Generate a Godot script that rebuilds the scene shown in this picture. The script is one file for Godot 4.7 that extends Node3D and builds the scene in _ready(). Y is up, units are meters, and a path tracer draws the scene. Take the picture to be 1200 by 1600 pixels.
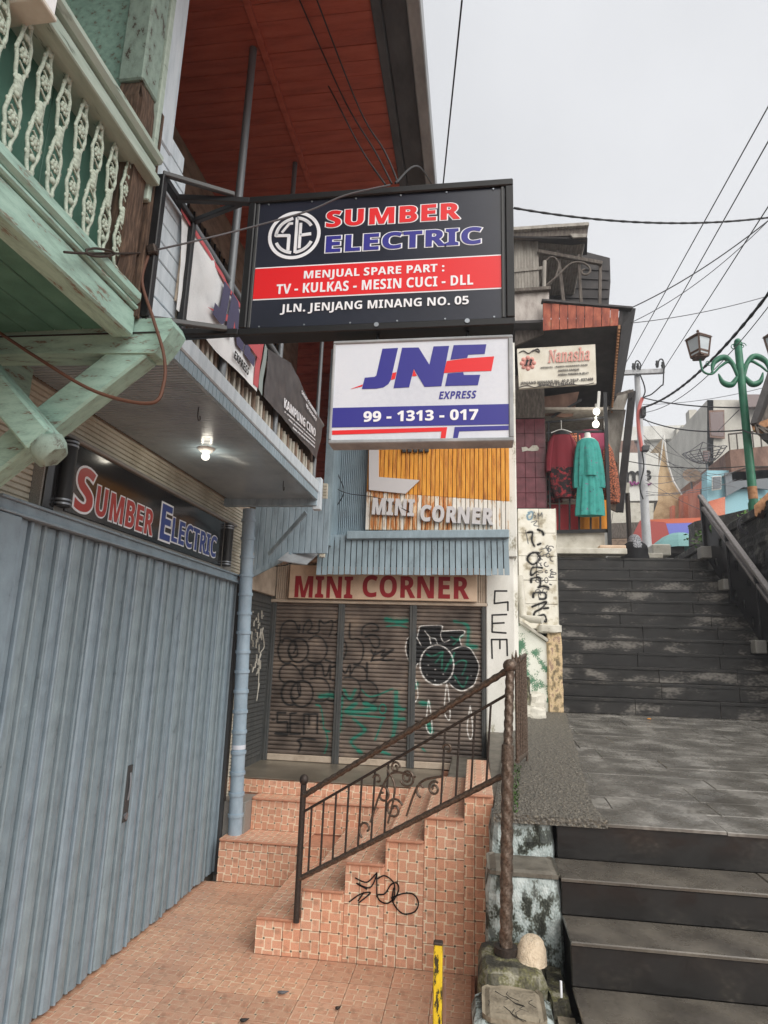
extends Node3D

# ---------------------------------------------------------------- mesh builder
class B:
	var v := PackedVector3Array()
	var n := PackedVector3Array()
	var t := PackedVector2Array()
	var c := PackedColorArray()
	var col := Color(1, 1, 1)

	func tri(p0: Vector3, p1: Vector3, p2: Vector3, n0: Vector3, n1: Vector3, n2: Vector3, u0 := Vector2.ZERO, u1 := Vector2.ZERO, u2 := Vector2.ZERO):
		if (p1 - p0).cross(p2 - p0).dot(n0 + n1 + n2) > 0.0:
			v.append_array([p0, p2, p1]); n.append_array([n0, n2, n1]); t.append_array([u0, u2, u1])
		else:
			v.append_array([p0, p1, p2]); n.append_array([n0, n1, n2]); t.append_array([u0, u1, u2])
		c.append_array([col, col, col])

	func quad(p0: Vector3, p1: Vector3, p2: Vector3, p3: Vector3, nn: Vector3, u0 := Vector2(0, 1), u1 := Vector2(1, 1), u2 := Vector2(1, 0), u3 := Vector2(0, 0)):
		tri(p0, p1, p2, nn, nn, nn, u0, u1, u2)
		tri(p0, p2, p3, nn, nn, nn, u0, u2, u3)

	# box from its centre, size and axes
	func box(ce: Vector3, s: Vector3, bs := Basis.IDENTITY, ch := 0.0):
		var h := s * 0.5
		if ch > 0.0:
			chbox(ce, h, bs, minf(ch, minf(h.x, minf(h.y, h.z)) * 0.8))
			return
		for ax in 3:
			for sg in [-1.0, 1.0]:
				var a := Vector3.ZERO; a[ax] = sg
				var b1 := Vector3.ZERO; b1[(ax + 1) % 3] = 1.0
				var b2 := Vector3.ZERO; b2[(ax + 2) % 3] = 1.0
				var o := a * h
				var e1 := b1 * h
				var e2 := b2 * h
				quad(ce + bs * (o - e1 - e2), ce + bs * (o + e1 - e2), ce + bs * (o + e1 + e2), ce + bs * (o - e1 + e2), bs * a)

	func chbox(ce: Vector3, h: Vector3, bs: Basis, ch: float):
		var k := h - Vector3(ch, ch, ch)
		for ax in 3:
			var a1 := (ax + 1) % 3
			var a2 := (ax + 2) % 3
			for sg in [-1.0, 1.0]:
				var q := []
				for w in [[-1, -1], [1, -1], [1, 1], [-1, 1]]:
					var p := Vector3.ZERO
					p[ax] = sg * h[ax]; p[a1] = w[0] * k[a1]; p[a2] = w[1] * k[a2]
					q.append(ce + bs * p)
				var nn := Vector3.ZERO; nn[ax] = sg
				quad(q[0], q[1], q[2], q[3], bs * nn)
			# edges along ax
			for s1 in [-1.0, 1.0]:
				for s2 in [-1.0, 1.0]:
					var pa := Vector3.ZERO; var pb := Vector3.ZERO
					pa[a1] = s1 * h[a1]; pa[a2] = s2 * k[a2]
					pb[a1] = s1 * k[a1]; pb[a2] = s2 * h[a2]
					var d := Vector3.ZERO; d[ax] = k[ax]
					var nn := Vector3.ZERO; nn[a1] = s1; nn[a2] = s2
					quad(ce + bs * (pa - d), ce + bs * (pa + d), ce + bs * (pb + d), ce + bs * (pb - d), (bs * nn).normalized())
		for sx in [-1.0, 1.0]:
			for sy in [-1.0, 1.0]:
				for sz in [-1.0, 1.0]:
					var sgn := Vector3(sx, sy, sz)
					var p0 := Vector3(sx * h.x, sy * k.y, sz * k.z)
					var p1 := Vector3(sx * k.x, sy * h.y, sz * k.z)
					var p2 := Vector3(sx * k.x, sy * k.y, sz * h.z)
					var nn := (bs * sgn).normalized()
					tri(ce + bs * p0, ce + bs * p1, ce + bs * p2, nn, nn, nn)

	func span(a: Vector3, b: Vector3, ch := 0.0):
		box((a + b) * 0.5, (b - a).abs(), Basis.IDENTITY, ch)

	# straight bar from a to b, w across, h along up
	func bar(a: Vector3, b: Vector3, w: float, h: float, up := Vector3.UP, ch := 0.0):
		var d := (b - a)
		var zz := d.normalized()
		var xx := up.cross(zz)
		if xx.length() < 0.01: xx = Vector3.RIGHT.cross(zz)
		xx = xx.normalized()
		var yy := zz.cross(xx)
		box((a + b) * 0.5, Vector3(w, h, d.length()), Basis(xx, yy, zz), ch)

	# solid from a flat outline pushed along dir
	func prism(pts: Array, dir: Vector3):
		var nn := Vector3.ZERO
		var m := pts.size()
		for i in m: nn += pts[i].cross(pts[(i + 1) % m])
		nn = nn.normalized()
		var ax := (pts[1] - pts[0] as Vector3).normalized()
		var ay := nn.cross(ax)
		var poly := PackedVector2Array()
		for p in pts: poly.append(Vector2((p - pts[0]).dot(ax), (p - pts[0]).dot(ay)))
		var ids := Geometry2D.triangulate_polygon(poly)
		var dn := nn if nn.dot(dir) > 0.0 else -nn
		for i in range(0, ids.size(), 3):
			var p0: Vector3 = pts[ids[i]]
			var p1: Vector3 = pts[ids[i + 1]]
			var p2: Vector3 = pts[ids[i + 2]]
			tri(p0, p1, p2, -dn, -dn, -dn, poly[ids[i]], poly[ids[i + 1]], poly[ids[i + 2]])
			tri(p0 + dir, p1 + dir, p2 + dir, dn, dn, dn, poly[ids[i]], poly[ids[i + 1]], poly[ids[i + 2]])
		for i in m:
			var p0: Vector3 = pts[i]
			var p1: Vector3 = pts[(i + 1) % m]
			var o := (p1 - p0).cross(nn).normalized()
			quad(p0, p1, p1 + dir, p0 + dir, o)

	# round tube along points; r a number or one per point; grooves twist round it
	func tube(pts: Array, r, sides := 8, cap := true, lobes := 0, turns := 0.0, depth := 0.0):
		var m := pts.size()
		var prev := Vector3.ZERO
		var rings := []
		var norms := []
		for i in m:
			var d: Vector3 = (pts[mini(i + 1, m - 1)] - pts[maxi(i - 1, 0)])
			d = d.normalized()
			var side := prev
			if side == Vector3.ZERO:
				side = Vector3.UP.cross(d) if absf(d.y) < 0.9 else Vector3.RIGHT.cross(d)
			side = (side - d * side.dot(d)).normalized()
			prev = side
			var upv := d.cross(side)
			var rad: float = r[i] if r is Array else r
			var ring := []
			var nr := []
			for k in sides:
				var an := TAU * k / sides
				var rr := rad
				if lobes > 0: rr = rad * (1.0 + depth * cos(lobes * an + turns * TAU * i / (m - 1.0)))
				var o := side * cos(an) + upv * sin(an)
				ring.append(pts[i] + o * rr); nr.append(o)
			rings.append(ring); norms.append(nr)
		if lobes > 0:
			for i in m:
				for k in sides:
					var du: Vector3 = rings[i][(k + 1) % sides] - rings[i][(k + sides - 1) % sides]
					var dv: Vector3 = rings[mini(i + 1, m - 1)][k] - rings[maxi(i - 1, 0)][k]
					var q := du.cross(dv).normalized()
					norms[i][k] = q if q.dot(norms[i][k]) > 0 else -q
		for i in m - 1:
			for k in sides:
				var k2 := (k + 1) % sides
				tri(rings[i][k], rings[i + 1][k], rings[i + 1][k2], norms[i][k], norms[i + 1][k], norms[i + 1][k2])
				tri(rings[i][k], rings[i + 1][k2], rings[i][k2], norms[i][k], norms[i + 1][k2], norms[i][k2])
		if cap:
			for e in [0, m - 1]:
				var d: Vector3 = (pts[1] - pts[0]) if e == 0 else (pts[m - 1] - pts[m - 2])
				d = -d.normalized() if e == 0 else d.normalized()
				for k in sides: tri(pts[e], rings[e][k], rings[e][(k + 1) % sides], d, d, d)

	# rings of an oval body from the bottom up: [y, x, z, rx, rz, fold]
	func loft(secs: Array, sides := 24, folds := 7, seed_no := 1.0, cols := []):
		var rings := []
		for s in secs:
			var ring := []
			for k in sides:
				var an := TAU * k / sides
				var f: float = 1.0 + s[5] * (sin(folds * an + seed_no) + 0.6 * sin((folds * 2 + 1) * an + 2.3 * seed_no))
				ring.append(Vector3(s[1] + cos(an) * s[3] * f, s[0], s[2] + sin(an) * s[4] * f))
			rings.append(ring)
		var m := secs.size()
		var nr := []
		for i in m:
			var row := []
			for k in sides:
				var du: Vector3 = rings[i][(k + 1) % sides] - rings[i][(k + sides - 1) % sides]
				var dv: Vector3 = rings[mini(i + 1, m - 1)][k] - rings[maxi(i - 1, 0)][k]
				var q := du.cross(dv).normalized()
				var o: Vector3 = rings[i][k] - Vector3(secs[i][1], secs[i][0], secs[i][2])
				row.append(q if q.dot(o) >= 0 else -q)
			nr.append(row)
		for i in m - 1:
			if cols.size() > 0: col = cols[i]
			for k in sides:
				var k2 := (k + 1) % sides
				tri(rings[i][k], rings[i + 1][k], rings[i + 1][k2], nr[i][k], nr[i + 1][k], nr[i + 1][k2])
				tri(rings[i][k], rings[i + 1][k2], rings[i][k2], nr[i][k], nr[i + 1][k2], nr[i][k2])
		for e in [0, m - 1]:
			var d := Vector3.DOWN if e == 0 else Vector3.UP
			var ce := Vector3(secs[e][1], secs[e][0], secs[e][2])
			for k in sides: tri(ce, rings[e][k], rings[e][(k + 1) % sides], d, d, d)

	func ball(ce: Vector3, r: Vector3, sides := 12):
		var secs := []
		var m := maxi(5, sides / 2)
		for i in m + 1:
			var a := -PI / 2 + PI * i / m
			var w := maxf(cos(a), 0.02)
			secs.append([ce.y + sin(a) * r.y, ce.x, ce.z, r.x * w, r.z * w, 0.0])
		loft(secs, sides, 1, 0.0)

	func mesh() -> ArrayMesh:
		var a := []
		a.resize(Mesh.ARRAY_MAX)
		a[Mesh.ARRAY_VERTEX] = v; a[Mesh.ARRAY_NORMAL] = n; a[Mesh.ARRAY_TEX_UV] = t; a[Mesh.ARRAY_COLOR] = c
		var am := ArrayMesh.new()
		am.add_surface_from_arrays(Mesh.PRIMITIVE_TRIANGLES, a)
		return am

# ---------------------------------------------------------------- scene helpers
var M := {}
var used := {}
var rng := RandomNumberGenerator.new()

func numbered(parent: Node, called: String) -> String:
	var key := str(parent.get_instance_id()) + called
	var k: int = used.get(key, 0)
	used[key] = k + 1
	return called if k == 0 else "%s_%03d" % [called, k]

func thing(called: String, label: String, category: String, base := Vector3.ZERO, group := "") -> Node3D:
	var o := Node3D.new()
	o.name = numbered(self, called)
	add_child(o, true)
	o.position = base
	o.set_meta("label", label); o.set_meta("category", category)
	if group: o.set_meta("group", group)
	return o

func origin_of(p: Node) -> Vector3:
	var s := Vector3.ZERO
	var q = p
	while q != self and q != null:
		s += q.position
		q = q.get_parent()
	return s

# a mesh whose points are given in the scene's metres, under its thing
func part(b: B, called: String, m: Material, parent: Node = self) -> MeshInstance3D:
	return partm(b.mesh(), called, m, parent, Vector3.ZERO)

func partm(ms: Mesh, called: String, m: Material, parent: Node, at: Vector3, bs := Basis.IDENTITY) -> MeshInstance3D:
	var o := MeshInstance3D.new()
	o.mesh = ms
	o.material_override = m
	o.name = numbered(parent, called)
	parent.add_child(o, true)
	o.transform = Transform3D(bs, at - origin_of(parent))
	return o

func struct(b: B, called: String, m: Material) -> MeshInstance3D:
	var o := part(b, called, m)
	o.set_meta("kind", "structure")
	return o

func solo(b: B, called: String, m: Material, label: String, category: String, group := "") -> MeshInstance3D:
	var o := part(b, called, m)
	o.set_meta("label", label); o.set_meta("category", category)
	if group: o.set_meta("group", group)
	return o

func stuff(o: Node) -> Node:
	o.set_meta("kind", "stuff")
	return o

const FRONT := Basis(Vector3(1, 0, 0), Vector3(0, 1, 0), Vector3(0, 0, 1))
const SIDE := Basis(Vector3(0, 0, -1), Vector3(0, 1, 0), Vector3(1, 0, 0))

# outlines of one character, thickened by fat, cut into pieces without holes
var glyphs := {}
func glyph(ch: String, face: String, weight: int, fat: float) -> Array:
	var key := "%s|%s|%d|%f" % [ch, face, weight, fat]
	if glyphs.has(key): return glyphs[key]
	var f := SystemFont.new()
	f.font_names = PackedStringArray([face]); f.font_weight = weight
	var ts := TextServerManager.get_primary_interface()
	var rid: RID = f.get_rids()[0]
	var gi := ts.font_get_glyph_index(rid, 64, ch.unicode_at(0), 0)
	var adv: float = ts.font_get_glyph_advance(rid, 64, gi).x
	var d: Dictionary = ts.font_get_glyph_contours(rid, 64, gi)
	var outer := []
	var holes := []
	var polys := []
	var start := 0
	for e in d.get("contours", []):
		var raw := []
		for i in range(start, e + 1): raw.append(d.points[i])
		start = e + 1
		# put the implied points between neighbouring controls
		var full := []
		for i in raw.size():
			var p: Vector3 = raw[i]; var q: Vector3 = raw[(i + 1) % raw.size()]
			full.append(p)
			if int(p.z) == 0 and int(q.z) == 0: full.append(Vector3((p.x + q.x) * 0.5, (p.y + q.y) * 0.5, 1))
		while int(full[0].z) == 0: full.append(full.pop_front())
		var poly := PackedVector2Array()
		var m := full.size()
		var i := 0
		while i < m:
			var p := Vector2(full[i].x, full[i].y)
			var nx: Vector3 = full[(i + 1) % m]
			poly.append(p)
			if int(nx.z) == 0:
				var c := Vector2(nx.x, nx.y); var q: Vector3 = full[(i + 2) % m]
				for k in range(1, 6):
					var u := k / 6.0
					poly.append(p.lerp(c, u).lerp(c.lerp(Vector2(q.x, q.y), u), u))
				i += 2
			else: i += 1
		polys.append(poly)
	for i in polys.size():
		var inside := 0
		for j in polys.size():
			if j != i and Geometry2D.is_point_in_polygon(polys[i][0], polys[j]): inside += 1
		if inside % 2: holes.append(polys[i])
		else: outer.append(polys[i])
	var pieces := []
	for o in outer:
		pieces.append_array(Geometry2D.offset_polygon(o, fat, Geometry2D.JOIN_MITER) if fat != 0.0 else [o])
	for h0 in holes:
		var hs: Array = Geometry2D.offset_polygon(h0, -fat, Geometry2D.JOIN_MITER) if fat != 0.0 else [h0]
		for h in hs:
			var lo := Vector2(1e9, 1e9); var hi := -lo
			for p in h: lo = lo.min(p); hi = hi.max(p)
			var mx := (lo.x + hi.x) * 0.5
			var left := PackedVector2Array([Vector2(-500, -500), Vector2(mx, -500), Vector2(mx, 500), Vector2(-500, 500)])
			var right := PackedVector2Array([Vector2(mx, -500), Vector2(500, -500), Vector2(500, 500), Vector2(mx, 500)])
			var nxt := []
			for p in pieces:
				for half in [left, right]:
					for w in Geometry2D.intersect_polygons(p, half): nxt.append_array(Geometry2D.clip_polygons(w, h))
			pieces = nxt
	glyphs[key] = [pieces, adv]
	return glyphs[key]

# writing as thin raised lettering, fitted to a width and height
func text(s: String, parent: Node, m: Material, ce: Vector3, w: float, h: float, bs := FRONT, depth := 0.002, fat := 0.0, face := "Droid Sans", weight := 700, slant := 0.0, called := "lettering", grow := 0.0) -> MeshInstance3D:
	var pieces := []
	var x := 0.0
	var lo := Vector2(1e9, 1e9); var hi := -lo
	for ch in s:
		var g := glyph(ch, face, weight, fat * 0.5)
		for pc in g[0]:
			for p in pc:
				var q := Vector2(p.x + x - p.y * slant, -p.y)
				lo = lo.min(q); hi = hi.max(q)
		for pc in (glyph(ch, face, weight, fat * 0.5 + grow)[0] if grow > 0.0 else g[0]):
			var o := PackedVector2Array()
			for p in pc: o.append(Vector2(p.x + x - p.y * slant, -p.y))
			pieces.append(o)
		x += g[1] + fat * 0.6
	var sc := Vector2(w, h) / (hi - lo)
	var b := B.new()
	for pc in pieces:
		var ids := Geometry2D.triangulate_polygon(pc)
		var wp := []
		for p in pc:
			var q: Vector2 = ((p - lo) * sc) - Vector2(w, h) * 0.5
			wp.append(ce + bs.x * q.x + bs.y * q.y)
		var nn := bs.z
		for i in range(0, ids.size(), 3):
			b.tri(wp[ids[i]] + nn * depth, wp[ids[i + 1]] + nn * depth, wp[ids[i + 2]] + nn * depth, nn, nn, nn)
		var cw := not Geometry2D.is_polygon_clockwise(pc)
		for i in wp.size():
			var p0: Vector3 = wp[i]; var p1: Vector3 = wp[(i + 1) % wp.size()]
			var o := (p1 - p0).cross(nn).normalized()
			b.quad(p0, p1, p1 + nn * depth, p0 + nn * depth, -o if cw else o)
	return part(b, called, m, parent)

# a smooth curve through points
func curve(pts: Array, per := 8) -> Array:
	var out := []
	var m := pts.size()
	for i in m - 1:
		var p0: Vector3 = pts[maxi(i - 1, 0)]
		var p1: Vector3 = pts[i]
		var p2: Vector3 = pts[i + 1]
		var p3: Vector3 = pts[mini(i + 2, m - 1)]
		for k in per:
			var u := float(k) / per
			out.append(p1.cubic_interpolate(p2, p0, p3, u))
	out.append(pts[m - 1])
	return out

func sag(a: Vector3, b: Vector3, drop: float, m := 16) -> Array:
	var out := []
	for i in m + 1:
		var u := float(i) / m
		out.append(a.lerp(b, u) - Vector3(0, drop * 4.0 * u * (1.0 - u), 0))
	return out

# ---------------------------------------------------------------- materials
func ntex(seed_no: int, freq: float, stops: Array, size := 512, fine := 0.25, oct := 5) -> ImageTexture:
	var nz := FastNoiseLite.new()
	nz.seed = seed_no; nz.frequency = freq; nz.fractal_octaves = oct; nz.noise_type = FastNoiseLite.TYPE_SIMPLEX_SMOOTH
	var a := nz.get_seamless_image(size, size).get_data()
	nz.seed = seed_no + 91; nz.frequency = 0.16; nz.fractal_octaves = 2
	var b := nz.get_seamless_image(size, size).get_data()
	var lut := []
	for i in 256:
		var x := i / 255.0
		var q: Color = stops[0][1]
		for k in stops.size() - 1:
			if x >= stops[k][0]:
				var w: float = clampf((x - stops[k][0]) / maxf(stops[k + 1][0] - stops[k][0], 0.001), 0, 1)
				q = (stops[k][1] as Color).lerp(stops[k + 1][1], w)
		lut.append([int(q.r * 255), int(q.g * 255), int(q.b * 255)])
	var d := PackedByteArray()
	d.resize(size * size * 3)
	var j := 0
	var fa := 1.0 - fine
	for i in size * size:
		var q: Array = lut[clampi(int(a[i] * fa + b[i] * fine), 0, 255)]
		d[j] = q[0]; d[j + 1] = q[1]; d[j + 2] = q[2]
		j += 3
	var im := Image.create_from_data(size, size, false, Image.FORMAT_RGB8, d)
	return ImageTexture.create_from_image(im)

func c8(r: int, g: int, b: int) -> Color:
	return Color(r / 255.0, g / 255.0, b / 255.0)

func mat(key: String, col: Color, rough := 0.7, metal := 0.0) -> StandardMaterial3D:
	var m := StandardMaterial3D.new()
	m.albedo_color = col; m.roughness = rough; m.metallic = metal
	m.cull_mode = BaseMaterial3D.CULL_DISABLED
	M[key] = m
	return m

# noise-coloured surface; sc is repeats per metre along x, y, z
func nmat(key: String, stops: Array, seed_no: int, freq: float, sc: Vector3, rough := 0.75, metal := 0.0, size := 256, fine := 0.25) -> StandardMaterial3D:
	var m := mat(key, Color.WHITE, rough, metal)
	m.albedo_texture = ntex(seed_no, freq, stops, size, fine)
	m.uv1_triplanar = true; m.uv1_world_triplanar = true
	m.uv1_scale = sc
	return m

func relief(m: StandardMaterial3D, seed_no: int, freq: float, cm: float):
	m.heightmap_enabled = true
	m.heightmap_texture = ntex(seed_no, freq, [[0.0, Color.BLACK], [1.0, Color.WHITE]], 256, 0.5)
	m.heightmap_scale = cm

func rough_patches(m: StandardMaterial3D, seed_no: int, freq: float, lo: float, hi: float, edge := 0.15):
	var a := Color(lo, lo, lo)
	var b := Color(hi, hi, hi)
	m.roughness = 1.0
	m.roughness_texture = ntex(seed_no, freq, [[0.0, a], [0.5 - edge, a], [0.5 + edge, b], [1.0, b]], 512, 0.15)

# paint flakes: base paint with patches of what lies under it
func flaking(key: String, paint: Color, under: Color, seed_no: int, sc: Vector3, amount := 0.3, rough := 0.7) -> StandardMaterial3D:
	return nmat(key, [[0.0, under.darkened(0.35)], [amount - 0.06, under], [amount, under.lightened(0.1)], [amount + 0.02, paint.darkened(0.12)], [0.6, paint], [1.0, paint.lightened(0.12)]], seed_no, 0.02, sc, rough, 0.0, 512, 0.28)

func make_materials():
	# wood and metal paints
	flaking("mint", c8(156, 190, 178), c8(120, 112, 98), 11, Vector3(2.6, 2.6, 0.5), 0.27)
	flaking("mint_x", c8(156, 190, 178), c8(112, 104, 92), 9, Vector3(0.6, 2.6, 2.6), 0.28)
	flaking("mint_old", c8(140, 160, 150), c8(74, 68, 60), 10, Vector3(2.2, 1.2, 2.2), 0.3)
	nmat("green_panel", [[0.0, c8(58, 98, 84)], [0.5, c8(72, 116, 101)], [1.0, c8(90, 134, 119)]], 13, 0.008, Vector3(3, 0.5, 3), 0.55)
	nmat("mint_trim", [[0.0, c8(70, 76, 68)], [0.2, c8(104, 114, 104)], [0.27, c8(156, 172, 161)], [1.0, c8(182, 196, 186)]], 14, 0.03, Vector3(3, 3, 0.6), 0.7)
	nmat("iron_cream", [[0.0, c8(100, 108, 96)], [0.3, c8(150, 162, 148)], [0.5, c8(176, 188, 174)], [1.0, c8(200, 210, 198)]], 15, 0.05, Vector3(5, 5, 5), 0.7)
	nmat("old_wood", [[0.0, c8(40, 30, 24)], [0.5, c8(82, 64, 52)], [1.0, c8(130, 108, 90)]], 16, 0.03, Vector3(9, 1.2, 9), 0.9)
	nmat("pale_board", [[0.0, c8(170, 182, 190)], [0.5, c8(196, 206, 214)], [1.0, c8(212, 220, 226)]], 17, 0.02, Vector3(4, 0.6, 4), 0.7)
	nmat("door_blue", [[0.0, c8(78, 88, 95)], [0.14, c8(98, 112, 122)], [0.2, c8(120, 136, 147)], [0.5, c8(130, 147, 159)], [0.8, c8(136, 154, 166)], [1.0, c8(154, 171, 182)]], 18, 0.014, Vector3(1.3, 0.95, 1.3), 0.42, 0.0, 512, 0.22)
	for k in ["b", "c"]:
		M["door_blue_" + k] = M.door_blue.duplicate()
		M["door_blue_" + k].albedo_color = Color(0.95, 0.95, 0.94) if k == "b" else Color(1.0, 0.99, 0.97)
		M["door_blue_" + k].uv1_offset = Vector3(0.37, 0.21, 0.53) if k == "b" else Vector3(0.71, 0.66, 0.14)
	M.door_blue.metallic_specular = 0.6
	nmat("blue_boards", [[0.0, c8(110, 124, 132)], [0.4, c8(140, 158, 170)], [1.0, c8(164, 182, 194)]], 19, 0.02, Vector3(2.5, 0.5, 2.5), 0.7)
	nmat("blue_sheet", [[0.0, c8(104, 112, 116)], [0.3, c8(132, 150, 160)], [1.0, c8(158, 178, 190)]], 20, 0.015, Vector3(2, 0.7, 2), 0.55)
	nmat("pipe_blue", [[0.0, c8(128, 146, 160)], [0.5, c8(150, 170, 186)], [1.0, c8(166, 186, 200)]], 21, 0.02, Vector3(2, 1, 2), 0.5)
	nmat("siding_cream", [[0.0, c8(176, 168, 150)], [0.5, c8(208, 202, 186)], [1.0, c8(222, 218, 204)]], 22, 0.015, Vector3(1, 1, 1), 0.6)
	nmat("soffit_pvc", [[0.0, c8(128, 142, 150)], [0.5, c8(150, 166, 175)], [1.0, c8(162, 178, 188)]], 23, 0.01, Vector3(1, 1, 1), 0.22)
	nmat("ceiling_red", [[0.0, c8(140, 62, 46)], [0.5, c8(172, 82, 62)], [1.0, c8(188, 98, 76)]], 24, 0.015, Vector3(0.5, 1, 3), 0.6)
	nmat("wall_red", [[0.0, c8(134, 62, 52)], [0.5, c8(178, 88, 74)], [1.0, c8(196, 108, 92)]], 25, 0.02, Vector3(0.8, 3, 0.8), 0.7)
	nmat("taupe", [[0.0, c8(96, 80, 68)], [0.5, c8(136, 116, 100)], [1.0, c8(156, 136, 118)]], 26, 0.02, Vector3(1, 2, 1), 0.75)
	nmat("dark_gutter", [[0.0, c8(50, 52, 56)], [0.5, c8(72, 76, 82)], [1.0, c8(92, 96, 102)]], 27, 0.02, Vector3(1, 1, 0.4), 0.6)
	nmat("grey_fascia", [[0.0, c8(120, 124, 128)], [0.5, c8(150, 154, 158)], [1.0, c8(176, 180, 184)]], 28, 0.02, Vector3(1, 1, 0.4), 0.6)
	mat("black_steel", c8(26, 27, 30), 0.45, 0.3)
	mat("black_paint", c8(20, 20, 22), 0.5)
	mat("galvanised", c8(150, 156, 164), 0.4, 0.7)
	mat("grey_pipe", c8(120, 124, 128), 0.5, 0.4)
	nmat("rust_steel", [[0.0, c8(46, 34, 28)], [0.3, c8(80, 66, 56)], [0.6, c8(112, 98, 88)], [1.0, c8(150, 138, 126)]], 29, 0.04, Vector3(6, 6, 6), 0.45, 0.6)
	nmat("dark_iron", [[0.0, c8(40, 32, 28)], [0.5, c8(62, 54, 50)], [1.0, c8(84, 70, 60)]], 30, 0.04, Vector3(6, 6, 6), 0.55, 0.4)
	nmat("yellow_post", [[0.0, c8(40, 36, 20)], [0.36, c8(62, 56, 24)], [0.4, c8(206, 176, 28)], [1.0, c8(232, 204, 44)]], 31, 0.02, Vector3(10, 3, 10), 0.6)
	# signs
	mat("sign_navy", c8(34, 38, 52), 0.35)
	mat("sign_red", c8(222, 28, 36), 0.4)
	mat("sign_white", c8(236, 238, 244), 0.4)
	mat("sign_blue", c8(46, 44, 140), 0.4)
	mat("banner_red", c8(196, 90, 96), 0.7)
	mat("banner_blue", c8(76, 74, 104), 0.7)
	mat("grey_flat", c8(150, 162, 160), 0.7)
	nmat("sign_panel_white", [[0.0, c8(196, 201, 214)], [0.5, c8(212, 217, 228)], [1.0, c8(220, 224, 233)]], 32, 0.006, Vector3(1, 1, 1), 0.3)
	nmat("sign_panel_navy", [[0.0, c8(30, 34, 46)], [0.5, c8(36, 40, 54)], [1.0, c8(42, 46, 60)]], 33, 0.01, Vector3(1, 1, 1), 0.28)
	nmat("banner_white", [[0.0, c8(216, 218, 221)], [0.5, c8(236, 238, 240)], [1.0, c8(243, 244, 246)]], 34, 0.012, Vector3(2, 2, 2), 0.7)
	nmat("banner_black", [[0.0, c8(56, 54, 56)], [0.5, c8(76, 73, 75)], [1.0, c8(98, 94, 94)]], 35, 0.012, Vector3(2, 2, 2), 0.6)
	nmat("granite", [[0.0, c8(14, 14, 16)], [0.5, c8(26, 25, 26)], [1.0, c8(44, 40, 38)]], 36, 0.012, Vector3(2, 2, 2), 0.12)
	nmat("terrazzo", [[0.0, c8(100, 98, 96)], [0.5, c8(136, 134, 130)], [1.0, c8(172, 170, 164)]], 37, 0.1, Vector3(6, 6, 6), 0.5)
	mat("letter_red", c8(176, 60, 56), 0.4)
	mat("letter_blue", c8(46, 68, 140), 0.4)
	mat("letter_maroon", c8(150, 16, 30), 0.6)
	mat("letter_grey", c8(200, 198, 200), 0.6)
	nmat("board_beige", [[0.0, c8(186, 158, 134)], [0.5, c8(214, 186, 160)], [1.0, c8(224, 200, 176)]], 38, 0.01, Vector3(1.5, 1.5, 1.5), 0.6)
	nmat("beige_paint", [[0.0, c8(160, 144, 128)], [0.5, c8(190, 174, 156)], [1.0, c8(206, 192, 176)]], 39, 0.02, Vector3(1.5, 1.5, 1.5), 0.7)
	# mini corner
	nmat("yellow_plank_a", [[0.0, c8(134, 74, 26)], [0.3, c8(206, 134, 40)], [0.6, c8(226, 158, 56)], [1.0, c8(236, 182, 92)]], 40, 0.02, Vector3(5, 0.6, 5), 0.65)
	nmat("yellow_plank_b", [[0.0, c8(110, 66, 30)], [0.35, c8(190, 120, 40)], [0.6, c8(214, 148, 56)], [1.0, c8(230, 176, 90)]], 41, 0.02, Vector3(5, 0.6, 5), 0.65)
	nmat("white_plank", [[0.0, c8(150, 92, 50)], [0.26, c8(198, 160, 120)], [0.36, c8(222, 218, 208)], [1.0, c8(234, 232, 226)]], 42, 0.022, Vector3(5, 0.6, 5), 0.65)
	nmat("rust_plank", [[0.0, c8(140, 74, 34)], [0.45, c8(196, 124, 66)], [0.6, c8(214, 186, 150)], [1.0, c8(226, 214, 196)]], 43, 0.022, Vector3(5, 0.7, 5), 0.7)
	nmat("shutter_frame", [[0.0, c8(54, 56, 56)], [0.5, c8(74, 76, 76)], [1.0, c8(92, 90, 86)]], 44, 0.02, Vector3(3, 0.8, 3), 0.6)
	nmat("white_wall", [[0.0, c8(120, 114, 98)], [0.16, c8(170, 166, 150)], [0.28, c8(216, 215, 208)], [1.0, c8(236, 235, 230)]], 45, 0.012, Vector3(1.2, 0.7, 1.2), 0.8)
	nmat("shop_floor", [[0.0, c8(84, 78, 68)], [0.5, c8(116, 108, 96)], [1.0, c8(140, 132, 118)]], 46, 0.01, Vector3(0.8, 0.8, 0.8), 0.3)
	mat("window_dark", c8(40, 43, 46), 0.15)
	# stone
	var st := nmat("wet_stone", [[0.0, c8(72, 69, 65)], [0.4, c8(96, 93, 88)], [0.58, c8(108, 105, 100)], [0.68, c8(134, 131, 126)], [1.0, c8(152, 149, 143)]], 47, 0.014, Vector3(0.6, 0.7, 0.7), 0.5)
	rough_patches(st, 147, 0.012, 0.06, 0.3)
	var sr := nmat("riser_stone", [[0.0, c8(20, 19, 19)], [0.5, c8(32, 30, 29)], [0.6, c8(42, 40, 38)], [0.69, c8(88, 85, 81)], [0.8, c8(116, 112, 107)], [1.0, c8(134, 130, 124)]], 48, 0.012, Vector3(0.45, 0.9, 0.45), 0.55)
	rough_patches(sr, 148, 0.012, 0.3, 0.65)
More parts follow.
